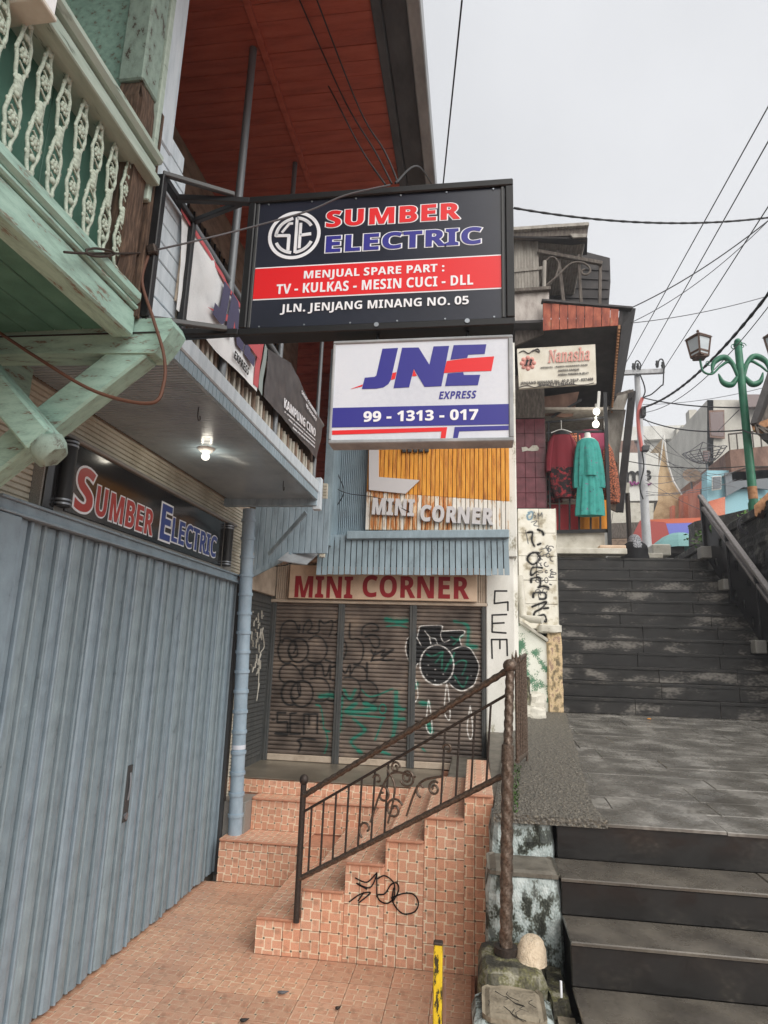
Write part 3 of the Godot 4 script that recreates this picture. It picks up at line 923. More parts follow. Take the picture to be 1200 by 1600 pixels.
func stair_railing():
	var foot := Vector3(-0.945, -1.42, -3.72)
	var top := Vector3(-0.945, -0.73, -3.72)
	var far := Vector3(0.165, -0.055, -3.2)
	var t := thing("stair_railing", "rusty wrought iron railing with scrolls rising along the tiled steps", "railing", foot)
	var b := B.new()
	b.tube([foot, top], 0.017, 12)
	part(b, "newel_post", M.dark_iron, t)
	b = B.new(); b.ball(top + Vector3(0, 0.025, 0), Vector3(0.026, 0.03, 0.026), 12)
	part(b, "ball_finial", M.dark_iron, t)
	# twisted handrail
	b = B.new()
	b.tube(along(top - Vector3(0, 0.06, 0), far, 120), 0.0155, 10, true, 2, 26.0, 0.13)
	part(b, "handrail", M.rust_steel, t)
	var lo0 := Vector3(-0.945, -1.21, -3.72)
	var lo1 := Vector3(0.14, -0.53, -3.2)
	b = B.new(); b.tube(along(lo0, lo1, 100), 0.014, 10, true, 2, 22.0, 0.1)
	part(b, "foot_rail", M.rust_steel, t)
	var mi0 := Vector3(-0.945, -0.875, -3.72)
	var mi1 := Vector3(0.165, -0.165, -3.2)
	b = B.new(); b.tube([mi0, mi1], 0.007, 8)
	part(b, "thin_rail", M.dark_iron, t)
	for i in 14:
		var u := (i + 0.8) / 15.0
		if i in [7, 8, 9]: continue
		b = B.new(); b.tube([lo0.lerp(lo1, u), mi0.lerp(mi1, u)], 0.006, 6)
		part(b, "baluster", M.dark_iron, t)
	var xd := (lo1 - lo0); xd.y = 0; xd = xd.normalized()
	# scrolls in the middle of the panel
	var c0 := lo0.lerp(lo1, 0.5)
	for s in [[0.36, 0.075, 0.05, 4.2, -5.0], [0.5, 0.1, 0.055, 0.5, 9.0], [0.44, 0.2, 0.045, 2.0, -7.0], [0.56, 0.22, 0.045, 3.6, 11.0], [0.63, 0.13, 0.04, 4.6, -4.0], [0.5, 0.3, 0.03, 0.0, 8.0], [0.69, 0.1, 0.035, 1.0, 9.0], [0.41, 0.29, 0.028, 3.0, -5.0], [0.75, 0.25, 0.028, 3.0, -5.0]]:
		b = B.new()
		var ce: Vector3 = lo0.lerp(lo1, s[0]) + Vector3(0, s[1], 0)
		b.tube(spiral(ce, s[2], 0.008, s[3], s[3] + s[4], xd), 0.006, 6)
		part(b, "scroll", M.rust_steel, t)
	for q in [[0.38, 0.1, 0.47, 0.28, 0.6, 0.2], [0.47, 0.05, 0.5, 0.2, 0.46, 0.31], [0.56, 0.04, 0.62, 0.16, 0.72, 0.14]]:
		b = B.new()
		var pts := []
		for i in 3: pts.append(lo0.lerp(lo1, q[i * 2]) + Vector3(0, q[i * 2 + 1], 0))
		b.tube(curve(pts, 8), 0.006, 6)
		part(b, "scroll", M.rust_steel, t)
	# tall twisted post on the kerb
	var pb := Vector3(0.131, -1.215, -3.085)
	t = thing("twisted_post", "tall twisted rusty steel post standing on the mossy kerb block", "post", pb)
	b = B.new(); b.tube(along(pb, Vector3(0.148, -0.42, -3.13), 90), 0.0265, 14, true, 3, 11.0, 0.09)
	part(b, "shaft", M.rust_steel, t)
	b = B.new(); b.tube(along(Vector3(0.148, -0.43, -3.13), far + Vector3(0.0, 0.0, 0.03), 70), 0.0205, 14, true, 3, 8.0, 0.09)
	part(b, "shaft", M.rust_steel, t)
	b = B.new(); b.tube([Vector3(0.146, -0.47, -3.128), Vector3(0.149, -0.39, -3.132)], 0.028, 14)
	part(b, "sleeve", M.rust_steel, t)
	b = B.new(); b.ball(far + Vector3(0, 0.015, 0.03), Vector3(0.034, 0.032, 0.034), 14)
	part(b, "ball_finial", M.rust_steel, t)
	b = B.new(); b.tube([pb + Vector3(0, -0.005, 0), pb + Vector3(0, 0.022, 0)], 0.05, 18)
	part(b, "base_flange", M.dark_iron, t)
	# panel running on uphill from the post
	var ra := Vector3(0.2, -0.02, -3.28)
	var rb := Vector3(0.355, 0.02, -4.75)
	t = thing("side_railing", "short rusty iron railing panel running uphill behind the twisted post", "railing", Vector3(0.355, -0.7, -4.75))
	b = B.new(); b.tube(along(ra, rb, 60), 0.012, 8, true, 2, 20.0, 0.12)
	part(b, "handrail", M.rust_steel, t)
	b = B.new(); b.tube([ra - Vector3(0, 0.46, 0), rb - Vector3(0, 0.66, 0)], 0.012, 8)
	part(b, "foot_rail", M.rust_steel, t)
	for i in 7:
		var p := ra.lerp(rb, i / 6.0)
		b = B.new(); b.tube([p, p - Vector3(0, lerpf(0.46, 0.66, i / 6.0) if i < 6 else 0.75, 0)], 0.006 if i % 6 else 0.009, 6)
		part(b, "baluster", M.rust_steel, t)
	b = B.new()
	for k in 3: b.tube([ra + Vector3(0.012 * (k - 1), 0, 0), ra + Vector3(0.02 * (k - 1), 0.055 - 0.02 * absf(k - 1), 0)], [0.012, 0.002], 6)
	part(b, "spear_finial", M.rust_steel, t)

# ---------------------------------------------------------------- painted kerb blocks and pebble strip
func wobble(b: B, a: Vector3, c: Vector3, amp: float, seed_no: int, div := 8):
	# a hand-made block: a box whose faces are cut finely and pushed about by noise
	var nz := FastNoiseLite.new()
	nz.seed = seed_no; nz.frequency = 2.2; nz.fractal_octaves = 4
	var lo := Vector3(minf(a.x, c.x), minf(a.y, c.y), minf(a.z, c.z))
	var hi := Vector3(maxf(a.x, c.x), maxf(a.y, c.y), maxf(a.z, c.z))
	var sz := hi - lo
	var warp := func(p: Vector3) -> Vector3:
		var q := p
		# round the edges a little
		var e := (p - (lo + hi) * 0.5) / (sz * 0.5)
		var rr := 0.0
		var near := 0
		for k in 3:
			if absf(e[k]) > 0.9: near += 1
		if near >= 2: rr = 0.012 * (near - 1)
		q -= Vector3(signf(e.x) * rr * float(absf(e.x) > 0.9), signf(e.y) * rr * float(absf(e.y) > 0.9), signf(e.z) * rr * float(absf(e.z) > 0.9))
		return q + Vector3(nz.get_noise_3dv(p * 3.0), nz.get_noise_3dv(p * 3.0 + Vector3(7, 3, 1)), nz.get_noise_3dv(p * 3.0 + Vector3(2, 9, 5))) * amp
	for ax in 3:
		var a1 := (ax + 1) % 3
		var a2 := (ax + 2) % 3
		for sg in [0.0, 1.0]:
			for i in div:
				for j in div:
					var p := []
					for w in [[0, 0], [1, 0], [1, 1], [0, 1]]:
						var q := Vector3.ZERO
						q[ax] = lo[ax] + sz[ax] * sg
						q[a1] = lo[a1] + sz[a1] * (i + w[0]) / div
						q[a2] = lo[a2] + sz[a2] * (j + w[1]) / div
						p.append(warp.call(q))
					var nn: Vector3 = (p[2] - p[0]).cross(p[3] - p[1]).normalized()
					var o := Vector3.ZERO; o[ax] = sg * 2.0 - 1.0
					if nn.dot(o) < 0: nn = -nn
					b.quad(p[0], p[1], p[2], p[3], nn)

func kerb_blocks():
	var t := thing("stepped_kerb", "stepped concrete kerb with mossy flaking white and pale blue paint beside the stairs", "kerb", Vector3(0.2, -1.62, -3.0))
	var b := B.new()
	wobble(b, Vector3(0.075, -1.62, -3.505), Vector3(0.392, -0.782, -3.8), 0.008, 3)
	part(b, "block", M.painted_kerb, t)
	b = B.new(); wobble(b, Vector3(0.05, -1.62, -3.205), Vector3(0.386, -0.955, -3.52), 0.008, 4)
	part(b, "block", M.painted_kerb, t)
	b = B.new(); wobble(b, Vector3(0.056, -0.965, -3.216), Vector3(0.38, -0.942, -3.515), 0.004, 14)
	part(b, "block_top", M.kerb_top, t)
	b = B.new(); wobble(b, Vector3(0.015, -1.62, -2.92), Vector3(0.285, -1.225, -3.25), 0.012, 5)
	part(b, "block", M.mossy_kerb, t)
	b = B.new(); wobble(b, Vector3(0.285, -1.62, -2.86), Vector3(0.375, -1.3, -3.25), 0.012, 15)
	part(b, "block", M.mossy_kerb, t)
	b = B.new(); wobble(b, Vector3(-0.01, -1.66, -2.66), Vector3(0.3, -1.29, -2.93), 0.01, 6)
	part(b, "block", M.painted_kerb, t)
	b = B.new(); wobble(b, Vector3(0.028, -1.292, -2.68), Vector3(0.26, -1.268, -2.925), 0.004, 16)
	part(b, "cracked_slab", M.cracked_slab, t)
	b = B.new()
	var cr := RandomNumberGenerator.new(); cr.seed = 5
	for k in 9:
		var p := Vector3(cr.randf_range(0.05, 0.22), -1.2675, cr.randf_range(-2.9, -2.72))
		var pts := [p]
		for i in 3:
			p += Vector3(cr.randf_range(-0.03, 0.035), 0, cr.randf_range(0.01, 0.035))
			pts.append(p)
		b.tube(pts, 0.0013, 4)
	part(b, "crack", M.joint, t)
	b = B.new(); wobble(b, Vector3(0.3, -1.66, -2.62), Vector3(0.385, -1.33, -2.9), 0.008, 26)
	part(b, "block", M.cracked_slab, t)
	b = B.new(); wobble(b, Vector3(0.0, -1.7, -2.3), Vector3(0.3, -1.4, -2.665), 0.012, 36)
	part(b, "block", M.cracked_slab, t)
	# sandy lump
	b = B.new()
	var secs := []
	for i in 9:
		var u := i / 8.0
		var w := pow(maxf(0.01, cos(u * PI * 0.5)), 0.55)
		secs.append([-1.235 + 0.08 * sin(u * PI * 0.5), 0.232 + 0.012 * u, -3.06 - 0.06 * u, 0.064 * w * (1.0 + 0.05 * sin(i * 3.0)), 0.07 * w, 0.03])
	b.loft(secs, 20, 3, 2.0)
	solo(b, "sand_lump", M.rock_sand, "rounded lump of pale hardened mortar on the mossy kerb beside the twisted post", "mortar lump")
	# pebble strip up the landing
	b = B.new()
	var ze := -7.25
	var nn := 26
	for i in nn:
		var z0 := lerpf(-3.49, ze, float(i) / nn)
		var z1 := lerpf(-3.49, ze, (i + 1.0) / nn)
		var e0 := edge_x(z0)
		var e1 := edge_x(z1)
		var h := 0.016
		var l0 := 0.09 + 0.28 * (-3.49 - z0) / 3.76
		var l1 := 0.09 + 0.28 * (-3.49 - z1) / 3.76
		for k in 6:
			var a0 := lerpf(l0, e0, k / 6.0); var a1 := lerpf(l0, e0, (k + 1) / 6.0)
			var c0 := lerpf(l1, e1, k / 6.0); var c1 := lerpf(l1, e1, (k + 1) / 6.0)
			b.quad(Vector3(a0, landing_y(z0) + h, z0), Vector3(a1, landing_y(z0) + h, z0), Vector3(c1, landing_y(z1) + h, z1), Vector3(c0, landing_y(z1) + h, z1), Vector3.UP)
		b.quad(Vector3(e0, landing_y(z0) + h, z0), Vector3(e1, landing_y(z1) + h, z1), Vector3(e1 + 0.012, landing_y(z1) - 0.02, z1), Vector3(e0 + 0.012, landing_y(z0) - 0.02, z0), Vector3(0.9, 0.4, 0).normalized())
	b.quad(Vector3(0.09, landing_y(-3.49) + 0.016, -3.49), Vector3(edge_x(-3.49), landing_y(-3.49) + 0.016, -3.49), Vector3(edge_x(-3.49), -0.8, -3.485), Vector3(0.09, -0.8, -3.485), Vector3.BACK)
	var strip := struct(b, "pebble_strip", M.pebble_strip)
	b = B.new()
	for i in 5200:
		var u := pow(rng.randf(), 1.5)
		var z := lerpf(-3.5, -7.2, u)
		var x := lerpf(0.1 + 0.28 * u, edge_x(z) - 0.015, rng.randf())
		var p := Vector3(x, landing_y(z) + 0.015, z)
		var r := rng.randf_range(0.005, 0.011)
		var h := Vector3(0, r * rng.randf_range(0.5, 0.9), 0)
		var a0 := rng.randf() * TAU
		for k in 5:
			var q0 := Vector3(cos(a0 + TAU * k / 5.0), 0, sin(a0 + TAU * k / 5.0)); var q1 := Vector3(cos(a0 + TAU * (k + 1) / 5.0), 0, sin(a0 + TAU * (k + 1) / 5.0))
			b.tri(p + q0 * r, p + q1 * r, p + h, (q0 + Vector3.UP * 0.6).normalized(), (q1 + Vector3.UP * 0.6).normalized(), Vector3.UP)
	stuff(part(b, "pebble", M.pebble_strip, strip))
	b = B.new()
	b.span(Vector3(0.1, -2.0, -3.8), Vector3(0.98, -0.8, -7.4))
	b.prism([Vector3(0.1, -0.8, -3.8), Vector3(0.1, landing_y(-3.8) - 0.005, -3.8), Vector3(0.1, landing_y(-7.4) - 0.005, -7.4), Vector3(0.1, -0.8, -7.4)], Vector3(0.35, 0, 0))
	struct(b, "strip_base", M.kerb_top)
	# moss between strip and railing
	b = B.new()
	for i in 260:
		var z := -3.5 - pow(rng.randf(), 1.4) * 1.1
		var x := 0.16 + 0.08 * (-3.5 - z) + rng.randf_range(0, 0.05)
		var p := Vector3(x, landing_y(z) + 0.016, z)
		var d := Vector3(rng.randf_range(-1, 1), rng.randf_range(0.3, 1.2), rng.randf_range(-1, 1)) * 0.018
		var sd := Vector3(rng.randf_range(-1, 1), 0, rng.randf_range(-1, 1)).normalized() * 0.005
		b.tri(p - sd, p + sd, p + d, Vector3.UP, Vector3.UP, Vector3.UP)
	var ms := solo(b, "moss", M.leaf_a, "tufts of green moss along the left edge of the pebble strip", "moss")
	stuff(ms)

func edge_x(z: float) -> float:
	var u := (-3.49 - z) / 3.76
	var base := lerpf(0.585, 0.95, u)
	var bulge := 0.05 * exp(-u * 18.0)
	return base + bulge + 0.006 * sin(z * 7.0) + 0.003 * sin(z * 19.0)

# ---------------------------------------------------------------- electric shop on the left
var shop: Node3D

func electric_shop():
	shop = thing("electric_shop", "two storey shop with grey blue folding door and red ceilinged veranda", "shop", Vector3(-1.9, -1.6, -3.5))
	var b := B.new()
	b.span(Vector3(-7.0, -2.0, 1.5), Vector3(-1.935, 1.3, -5.2))
	b.span(Vector3(-7.0, 1.3, -1.95), Vector3(-1.935, 3.9, -6.15))
	part(b, "wall", M.beige_paint, shop)
	# fine ribbed cream cladding above and beside the door
	b = B.new()
	ribs(b, -1.934, 0.5, 1.135, 1.0, -5.2)
	ribs(b, -1.934, -1.6, 0.5, -4.93, -5.2)
	ribs(b, -1.934, -1.6, 0.5, 1.0, -2.2)
	stuff(part(b, "ribbed_cladding", M.siding_cream, shop))
	b = B.new()
	b.span(Vector3(-1.93, -1.6, -5.2), Vector3(-1.885, 1.1, -5.215))
	part(b, "corner_trim", M.siding_cream, shop)
	# ridged plastic ceiling under the awning, strip by strip
	var zz := -2.05
	var pm := B.new()
	for k in 4:
		var z0 := -k * 0.025
		pm.prism([Vector3(-1.9, 0, z0 - 0.003), Vector3(-1.9, -0.007, z0 - 0.005), Vector3(-1.9, -0.007, z0 - 0.02), Vector3(-1.9, 0, z0 - 0.022), Vector3(-1.9, 0.006, z0 - 0.022), Vector3(-1.9, 0.006, z0 - 0.003)], Vector3(0.71, 0, 0))
	var pmesh := pm.mesh()
	while zz > -4.6:
		partm(pmesh, "ceiling_strip", M.soffit_pvc, shop, Vector3(0, 1.137, zz))
		zz -= 0.1005
	b = B.new()
	b.span(Vector3(-1.93, 1.145, -1.98), Vector3(-1.2, 1.2, -4.66))
	part(b, "awning_deck", M.old_wood, shop)
	# awning edge: ridged band below, plain board above
	b = B.new()
	b.span(Vector3(-1.205, 1.118, -2.0), Vector3(-1.19, 1.178, -4.62), 0.002)
	var z := -2.01
	while z > -4.61:
		b.span(Vector3(-1.19, 1.12, z), Vector3(-1.185, 1.176, z - 0.036), 0.001)
		z -= 0.042
	part(b, "awning_edge", M.blue_sheet, shop)
	b = B.new(); b.span(Vector3(-1.215, 1.18, -2.0), Vector3(-1.178, 1.262, -4.63), 0.006)
	part(b, "awning_fascia", M.pale_board, shop)
	b = B.new(); b.span(Vector3(-1.95, 1.075, -4.605), Vector3(-1.19, 1.134, -4.66), 0.004)
	part(b, "end_beam", M.blue_boards, shop)
	b = B.new(); b.span(Vector3(-1.225, 1.05, -4.62), Vector3(-1.165, 1.3, -4.68), 0.004)
	part(b, "corner_block", M.pale_board, shop)
	# rolled sheet ends between awning and banners
	var tooth := B.new()
	tooth.prism([Vector3(0, 0, 0), Vector3(0, 0, -0.034), Vector3(0, 0.13, -0.024), Vector3(0, 0.13, -0.008)], Vector3(0.018, 0, 0))
	var tm := tooth.mesh()
	z = -2.16
	var kk := 0
	while z > -4.56:
		partm(tm, "sheet_end", M.dirty_white if kk % 3 else M.taupe, shop, Vector3(-1.232 + rng.randf_range(-0.006, 0.004), 1.262 + rng.randf_range(-0.02, 0.01), z))
		z -= 0.058 + rng.randf_range(-0.006, 0.006)
		kk += 1
	b = B.new(); b.span(Vector3(-1.27, 1.25, -2.05), Vector3(-1.245, 1.7, -4.62))
	part(b, "veranda_front", M.old_wood, shop)
	# name board above the door
	var t := thing("shop_name_board", "glossy black wall board with red and blue outlined lettering above the folding door", "sign", Vector3(-1.87, 0.56, -3.6))
	b = B.new()
	b.span(Vector3(-1.93, 0.56, -2.47), Vector3(-1.87, 0.94, -4.72), 0.004)
	part(b, "board_back", M.terrazzo, t)
	b = B.new(); b.span(Vector3(-1.87, 0.59, -2.63), Vector3(-1.862, 0.92, -4.5), 0.002)
	part(b, "board_face", M.granite, t)
	b = B.new(); b.span(Vector3(-1.87, 0.575, -2.475), Vector3(-1.858, 0.925, -2.55), 0.002)
	part(b, "end_panel", M.granite, t)
	b = B.new(); b.bar(Vector3(-1.862, 0.935, -2.47), Vector3(-1.862, 0.935, -4.72), 0.035, 0.02, Vector3.UP, 0.004)
	part(b, "trim", M.terrazzo, t)
	for zc in [-2.59, -4.56]:
		b = B.new(); b.tube([Vector3(-1.85, 0.6, zc), Vector3(-1.85, 0.915, zc)], 0.036, 16)
		var rl := part(b, "end_roll", M.black_paint, t)
		b = B.new()
		for yy in [0.612, 0.63, 0.885, 0.903]: b.tube([Vector3(-1.85, yy - 0.004, zc), Vector3(-1.85, yy + 0.004, zc)], 0.039, 16)
		part(b, "chrome_ring", M.galvanised, rl)
	# lettering: big capitals with smaller ones
	var lz := [["S", -2.76, 0.14, 0.215, "letter_red", -0.03], ["UMBER", -3.15, 0.58, 0.148, "letter_red", -0.055], ["E", -3.595, 0.13, 0.215, "letter_blue", -0.02], ["LECTRIC", -4.03, 0.70, 0.15, "letter_blue", -0.042]]
	for w in lz:
		var ce := Vector3(-1.862, 0.752 + w[5], w[1])
		text(w[0], t, M.sign_white, ce, w[2], w[3], SIDE, 0.002, 0.5, "Droid Sans", 700, 0.0, "letter_outline", 2.6)
		text(w[0], t, M[w[4]], ce + Vector3(0.002, 0, 0), w[2], w[3], SIDE, 0.002, 0.5)
	# bulb
	t = thing("ceiling_bulb", "lit round white bulb in a plastic holder under the shop awning", "lamp", Vector3(-1.55, 1.135, -3.38))
	b = B.new()
	b.loft([[1.105, -1.55, -3.38, 0.02, 0.02, 0], [1.112, -1.55, -3.38, 0.035, 0.035, 0], [1.124, -1.55, -3.38, 0.048, 0.048, 0], [1.134, -1.55, -3.38, 0.05, 0.05, 0]], 20)
	part(b, "lamp_holder", M.socket_white, t)
	b = B.new()
	b.loft([[1.06, -1.55, -3.38, 0.004, 0.004, 0], [1.063, -1.55, -3.38, 0.013, 0.013, 0], [1.071, -1.55, -3.38, 0.021, 0.021, 0], [1.082, -1.55, -3.38, 0.024, 0.024, 0], [1.094, -1.55, -3.38, 0.02, 0.02, 0], [1.106, -1.55, -3.38, 0.014, 0.014, 0]], 20)
	part(b, "bulb", M.bulb_glass, t)
	lamp_light(Vector3(-1.55, 1.083, -3.38), 0.012, t)
	for p in [Vector3(-1.32, 1.135, -2.75), Vector3(-1.3, 1.135, -4.1)]:
		b = B.new()
		b.tube(curve([p, p + Vector3(0, -0.045, 0), p + Vector3(0.0, -0.068, -0.012), p + Vector3(0, -0.058, -0.028), p + Vector3(0, -0.04, -0.024)], 5), 0.0025, 6)
		solo(b, "ceiling_hook", M.black_steel, "small black wire hook under the awning ceiling, " + ("nearer the green beam" if p.z > -3 else "nearer the downpipe"), "hook", "hooks under the awning")
	# downpipe
	var pb := Vector3(-1.735, -1.325, -4.88)
	t = thing("downpipe", "pale blue plastic downpipe with many collars beside the folding door", "pipe", pb)
	var pt := Vector3(-1.79, 1.09, -4.8)
	b = B.new(); b.tube([pb, pt], 0.05, 20)
	part(b, "pipe", M.pipe_blue, t)
	for k in 16:
		var p := pb.lerp(pt, 0.05 + k * 0.0605)
		b = B.new(); b.tube([p, p + (pt - pb).normalized() * 0.022], 0.0575, 20)
		part(b, "collar", M.pipe_blue, t)
	b = B.new(); var bp := pb.lerp(pt, 0.245); b.tube([bp, bp + Vector3(-0.001, 0.03, 0)], 0.0512, 20)
	part(b, "sticker", M.sign_panel_white, t)

func lamp_light(p: Vector3, e: float, parent: Node):
	var o := OmniLight3D.new()
	o.name = numbered(parent, "bulb_light")
	o.light_energy = e; o.light_color = Color(1, 0.97, 0.9); o.light_size = 0.03
	o.omni_range = 12.0; o.omni_attenuation = 2.0; o.shadow_enabled = true
	parent.add_child(o, true)
	o.position = p - origin_of(parent)

func ribs(b: B, x: float, y0: float, y1: float, z0: float, z1: float):
	var y := y0
	while y < y1 - 0.005:
		var h := minf(0.0265, y1 - y)
		var p := [Vector3(x, y, 0), Vector3(x + 0.009, y + 0.003, 0), Vector3(x + 0.009, y + h - 0.006, 0), Vector3(x, y + h - 0.002, 0)]
		b.prism([p[0] + Vector3(0, 0, z0), p[1] + Vector3(0, 0, z0), p[2] + Vector3(0, 0, z0), p[3] + Vector3(0, 0, z0)], Vector3(0, 0, z1 - z0))
		y += 0.0265

func folding_door():
	var b := B.new()
	# frame: head rail with lips, jamb
	b.span(Vector3(-1.93, 0.5, -2.2), Vector3(-1.84, 0.565, -4.93), 0.004)
	b.span(Vector3(-1.84, 0.5, -2.2), Vector3(-1.828, 0.512, -4.93), 0.002)
	b.span(Vector3(-1.84, 0.553, -2.2), Vector3(-1.828, 0.565, -4.93), 0.002)
	var d := part(b, "folding_door", M.door_blue, shop)
	d.set_meta("label", "closed grey blue steel folding door")
	b = B.new(); b.span(Vector3(-1.93, -1.6, -2.2), Vector3(-1.835, 0.5, -2.34), 0.006)
	part(b, "jamb", M.door_blue, d)
	b = B.new(); b.span(Vector3(-1.935, -1.6, -4.87), Vector3(-1.84, 0.5, -4.93), 0.006)
	part(b, "jamb", M.grey_graphite, d)
	b = B.new(); b.span(Vector3(-1.934, -1.6, -2.2), Vector3(-1.925, 0.5, -4.93))
	part(b, "door_back", M.door_blue, d)
	var s := B.new()
	var pr := [Vector2(0.0, -0.053), Vector2(0.002, -0.006), Vector2(0.01, 0.002), Vector2(0.035, 0.006), Vector2(0.06, 0.003), Vector2(0.066, -0.004), Vector2(0.068, -0.05), Vector2(0.079, -0.05), Vector2(0.082, 0.004), Vector2(0.085, 0.009), Vector2(0.092, 0.009), Vector2(0.0955, 0.002), Vector2(0.098, -0.053)]
	var poly := []
	for q in pr: poly.append(Vector3(q.y, 0, -q.x))
	s.prism(poly, Vector3(0, 2.08, 0))
	var sm := s.mesh()
	var z := -2.345
	for k in 25:
		partm(sm, "slat", M[["door_blue", "door_blue_b", "door_blue_c"][(k * 5) % 3]], d, Vector3(-1.872 + rng.randf_range(-0.006, 0.006), -1.583 + rng.randf_range(-0.004, 0.006), z), Basis(Vector3.UP, 0.05 * (1 if k % 2 else -1) + rng.randf_range(-0.03, 0.03)))
		z -= 0.1012
	# pull handle let into a slat
	b = B.new()
	b.span(Vector3(-1.868, -0.93, -3.47), Vector3(-1.862, -0.64, -3.52), 0.003)
	var hd := part(b, "handle", M.grey_graphite, d)
	b = B.new(); b.tube(curve([Vector3(-1.862, -0.68, -3.5), Vector3(-1.857, -0.72, -3.5), Vector3(-1.857, -0.78, -3.5), Vector3(-1.862, -0.82, -3.5)], 4), 0.006, 8)
	b.tube([Vector3(-1.865, -0.9, -3.495), Vector3(-1.855, -0.9, -3.495)], 0.018, 12)
	part(b, "handle_grip", M.galvanised, hd)

# ---------------------------------------------------------------- veranda above the shop
func upper_veranda():
	var b := B.new()
	# red boarded ceiling: each board a part, with an inner and an outer field
	var z := -0.2
	var k := 0
	while z > -6.1:
		for f in [[-1.93, -1.165], [-1.13, -0.52]]:
			b = B.new()
			b.span(Vector3(f[0], 3.2 + rng.randf_range(0, 0.004), z), Vector3(f[1], 3.22, z - 0.0895), 0.002)
			part(b, "ceiling_board", M.ceiling_red, shop)
		z -= 0.092
		k += 1
	b = B.new()
	b.span(Vector3(-1.165, 3.185, 0.0), Vector3(-1.13, 3.23, -6.1), 0.003)
	part(b, "ceiling_batten", M.ceiling_red, shop)
	b = B.new()
	b.prism([Vector3(-7.0, 3.222, 1.0), Vector3(-0.5, 3.222, 1.0), Vector3(-0.3, 3.3, 1.0), Vector3(-7.0, 4.6, 1.0)], Vector3(0, 0, -7.2))
	part(b, "roof", M.dark_roof, shop)
	b = B.new()
	b.span(Vector3(-0.52, 3.17, 1.0), Vector3(-0.47, 3.26, -6.1), 0.004)
	b.span(Vector3(-0.47, 3.205, 1.0), Vector3(-0.34, 3.25, -6.1), 0.004)
	part(b, "gutter", M.dark_gutter, shop)
	b = B.new()
	b.span(Vector3(-0.34, 3.16, 1.0), Vector3(-0.27, 3.32, -6.1), 0.006)
	part(b, "roof_edge", M.grey_fascia, shop)
	b = B.new(); b.tube([Vector3(-0.33, 3.15, -4.0), Vector3(-0.24, 3.14, -4.0), Vector3(-0.24, 3.3, -4.0)], 0.012, 6)
	part(b, "gutter_bracket", M.dark_gutter, shop)
	# inner wall with barred windows
	b = B.new()
	b.span(Vector3(-1.935, 2.86, -1.95), Vector3(-1.87, 3.2, -6.1), 0.004)
	b.span(Vector3(-1.935, 1.3, -1.95), Vector3(-1.87, 1.75, -6.1), 0.004)
	for q in [[-1.95, -2.1], [-3.28, -3.42], [-4.3, -4.6], [-5.6, -6.1]]: b.span(Vector3(-1.935, 1.75, q[0]), Vector3(-1.87, 2.86, q[1]), 0.004)
	part(b, "inner_wall", M.taupe, shop)
	for q in [[-2.1, -3.28, 13], [-3.42, -4.3, 10], [-4.6, -5.6, 11]]:
		b = B.new(); b.span(Vector3(-1.934, 1.75, q[0]), Vector3(-1.925, 2.86, q[1]))
		var w := part(b, "window", M.window_dark, shop)
		b = B.new()
		for i in q[2]:
			var zz: float = lerpf(q[0], q[1], (i + 0.5) / q[2])
			b.tube([Vector3(-1.87, 1.75, zz), Vector3(-1.87, 2.86, zz)], 0.008, 6)
		for yy in [1.85, 2.1, 2.35, 2.6, 2.78]: b.tube([Vector3(-1.87, yy, q[0]), Vector3(-1.87, yy, q[1])], 0.009, 6)
		part(b, "grille", M.black_steel, w)
	# poles up to the ceiling
	for q in [[-2.73, 0.02], [-3.57, 0.016], [-4.55, 0.016]]:
		b = B.new(); b.tube([Vector3(-1.21, 1.25, q[0]), Vector3(-1.2, 3.2, q[0])], q[1], 12)
		part(b, "veranda_pole", M.grey_pipe, shop)
	b = B.new(); b.tube([Vector3(-1.22, 1.79, -2.1), Vector3(-1.22, 1.77, -4.75)], 0.022, 10)
	part(b, "veranda_rail", M.grey_pipe, shop)
	# pale horizontal siding at the near end, board by board, with its corner board
	for i in 11:
		var y := 1.14 + i * 0.078
		b = B.new()
		var zt := -2.22 if y < 1.75 else -2.22 + (y - 1.75) * 0.4
		b.span(Vector3(-1.225, y, -1.95), Vector3(-1.205 + rng.randf_range(0, 0.003), y + 0.074, zt), 0.003)
		part(b, "siding_board", M.pale_board, shop)
	b = B.new(); b.span(Vector3(-1.25, 1.9, -1.93), Vector3(-1.195, 3.2, -2.035), 0.006)
	part(b, "corner_board", M.pale_board, shop)
	b = B.new(); b.span(Vector3(-1.24, 1.14, -1.92), Vector3(-1.19, 2.0, -1.945), 0.002)
	part(b, "bare_edge", M.old_wood, shop)
	# far end wall
	var y2 := 1.3
	while y2 < 3.2:
		b = B.new(); b.span(Vector3(-1.9, y2, -6.1 + rng.randf_range(0, 0.004)), Vector3(-1.05, y2 + 0.092, -6.14), 0.004)
		part(b, "end_wall_board", M.wall_red, shop)
		y2 += 0.097
	b = B.new(); b.span(Vector3(-1.05, 1.3, -6.06), Vector3(-0.98, 3.2, -6.14), 0.004)
	part(b, "end_wall_post", M.wall_red, shop)
	var x2 := -0.97
	while x2 < -0.5:
		b = B.new(); b.span(Vector3(x2, 1.3, -6.09), Vector3(x2 + 0.066, 3.2, -6.13), 0.003)
		part(b, "end_wall_board", M.wall_red, shop)
		x2 += 0.07
	# banners tied to the veranda rail
	var t := thing("courier_banner", "wrinkled white cloth banner with blue and red courier logo on the veranda rail", "banner", Vector3(-1.17, 1.4, -2.7))
	part(cloth(-1.176, [Vector2(2.146, 1.741), Vector2(3.13, 1.687), Vector2(3.136, 1.37), Vector2(2.183, 1.316)], 3), "cloth", M.banner_white, t)
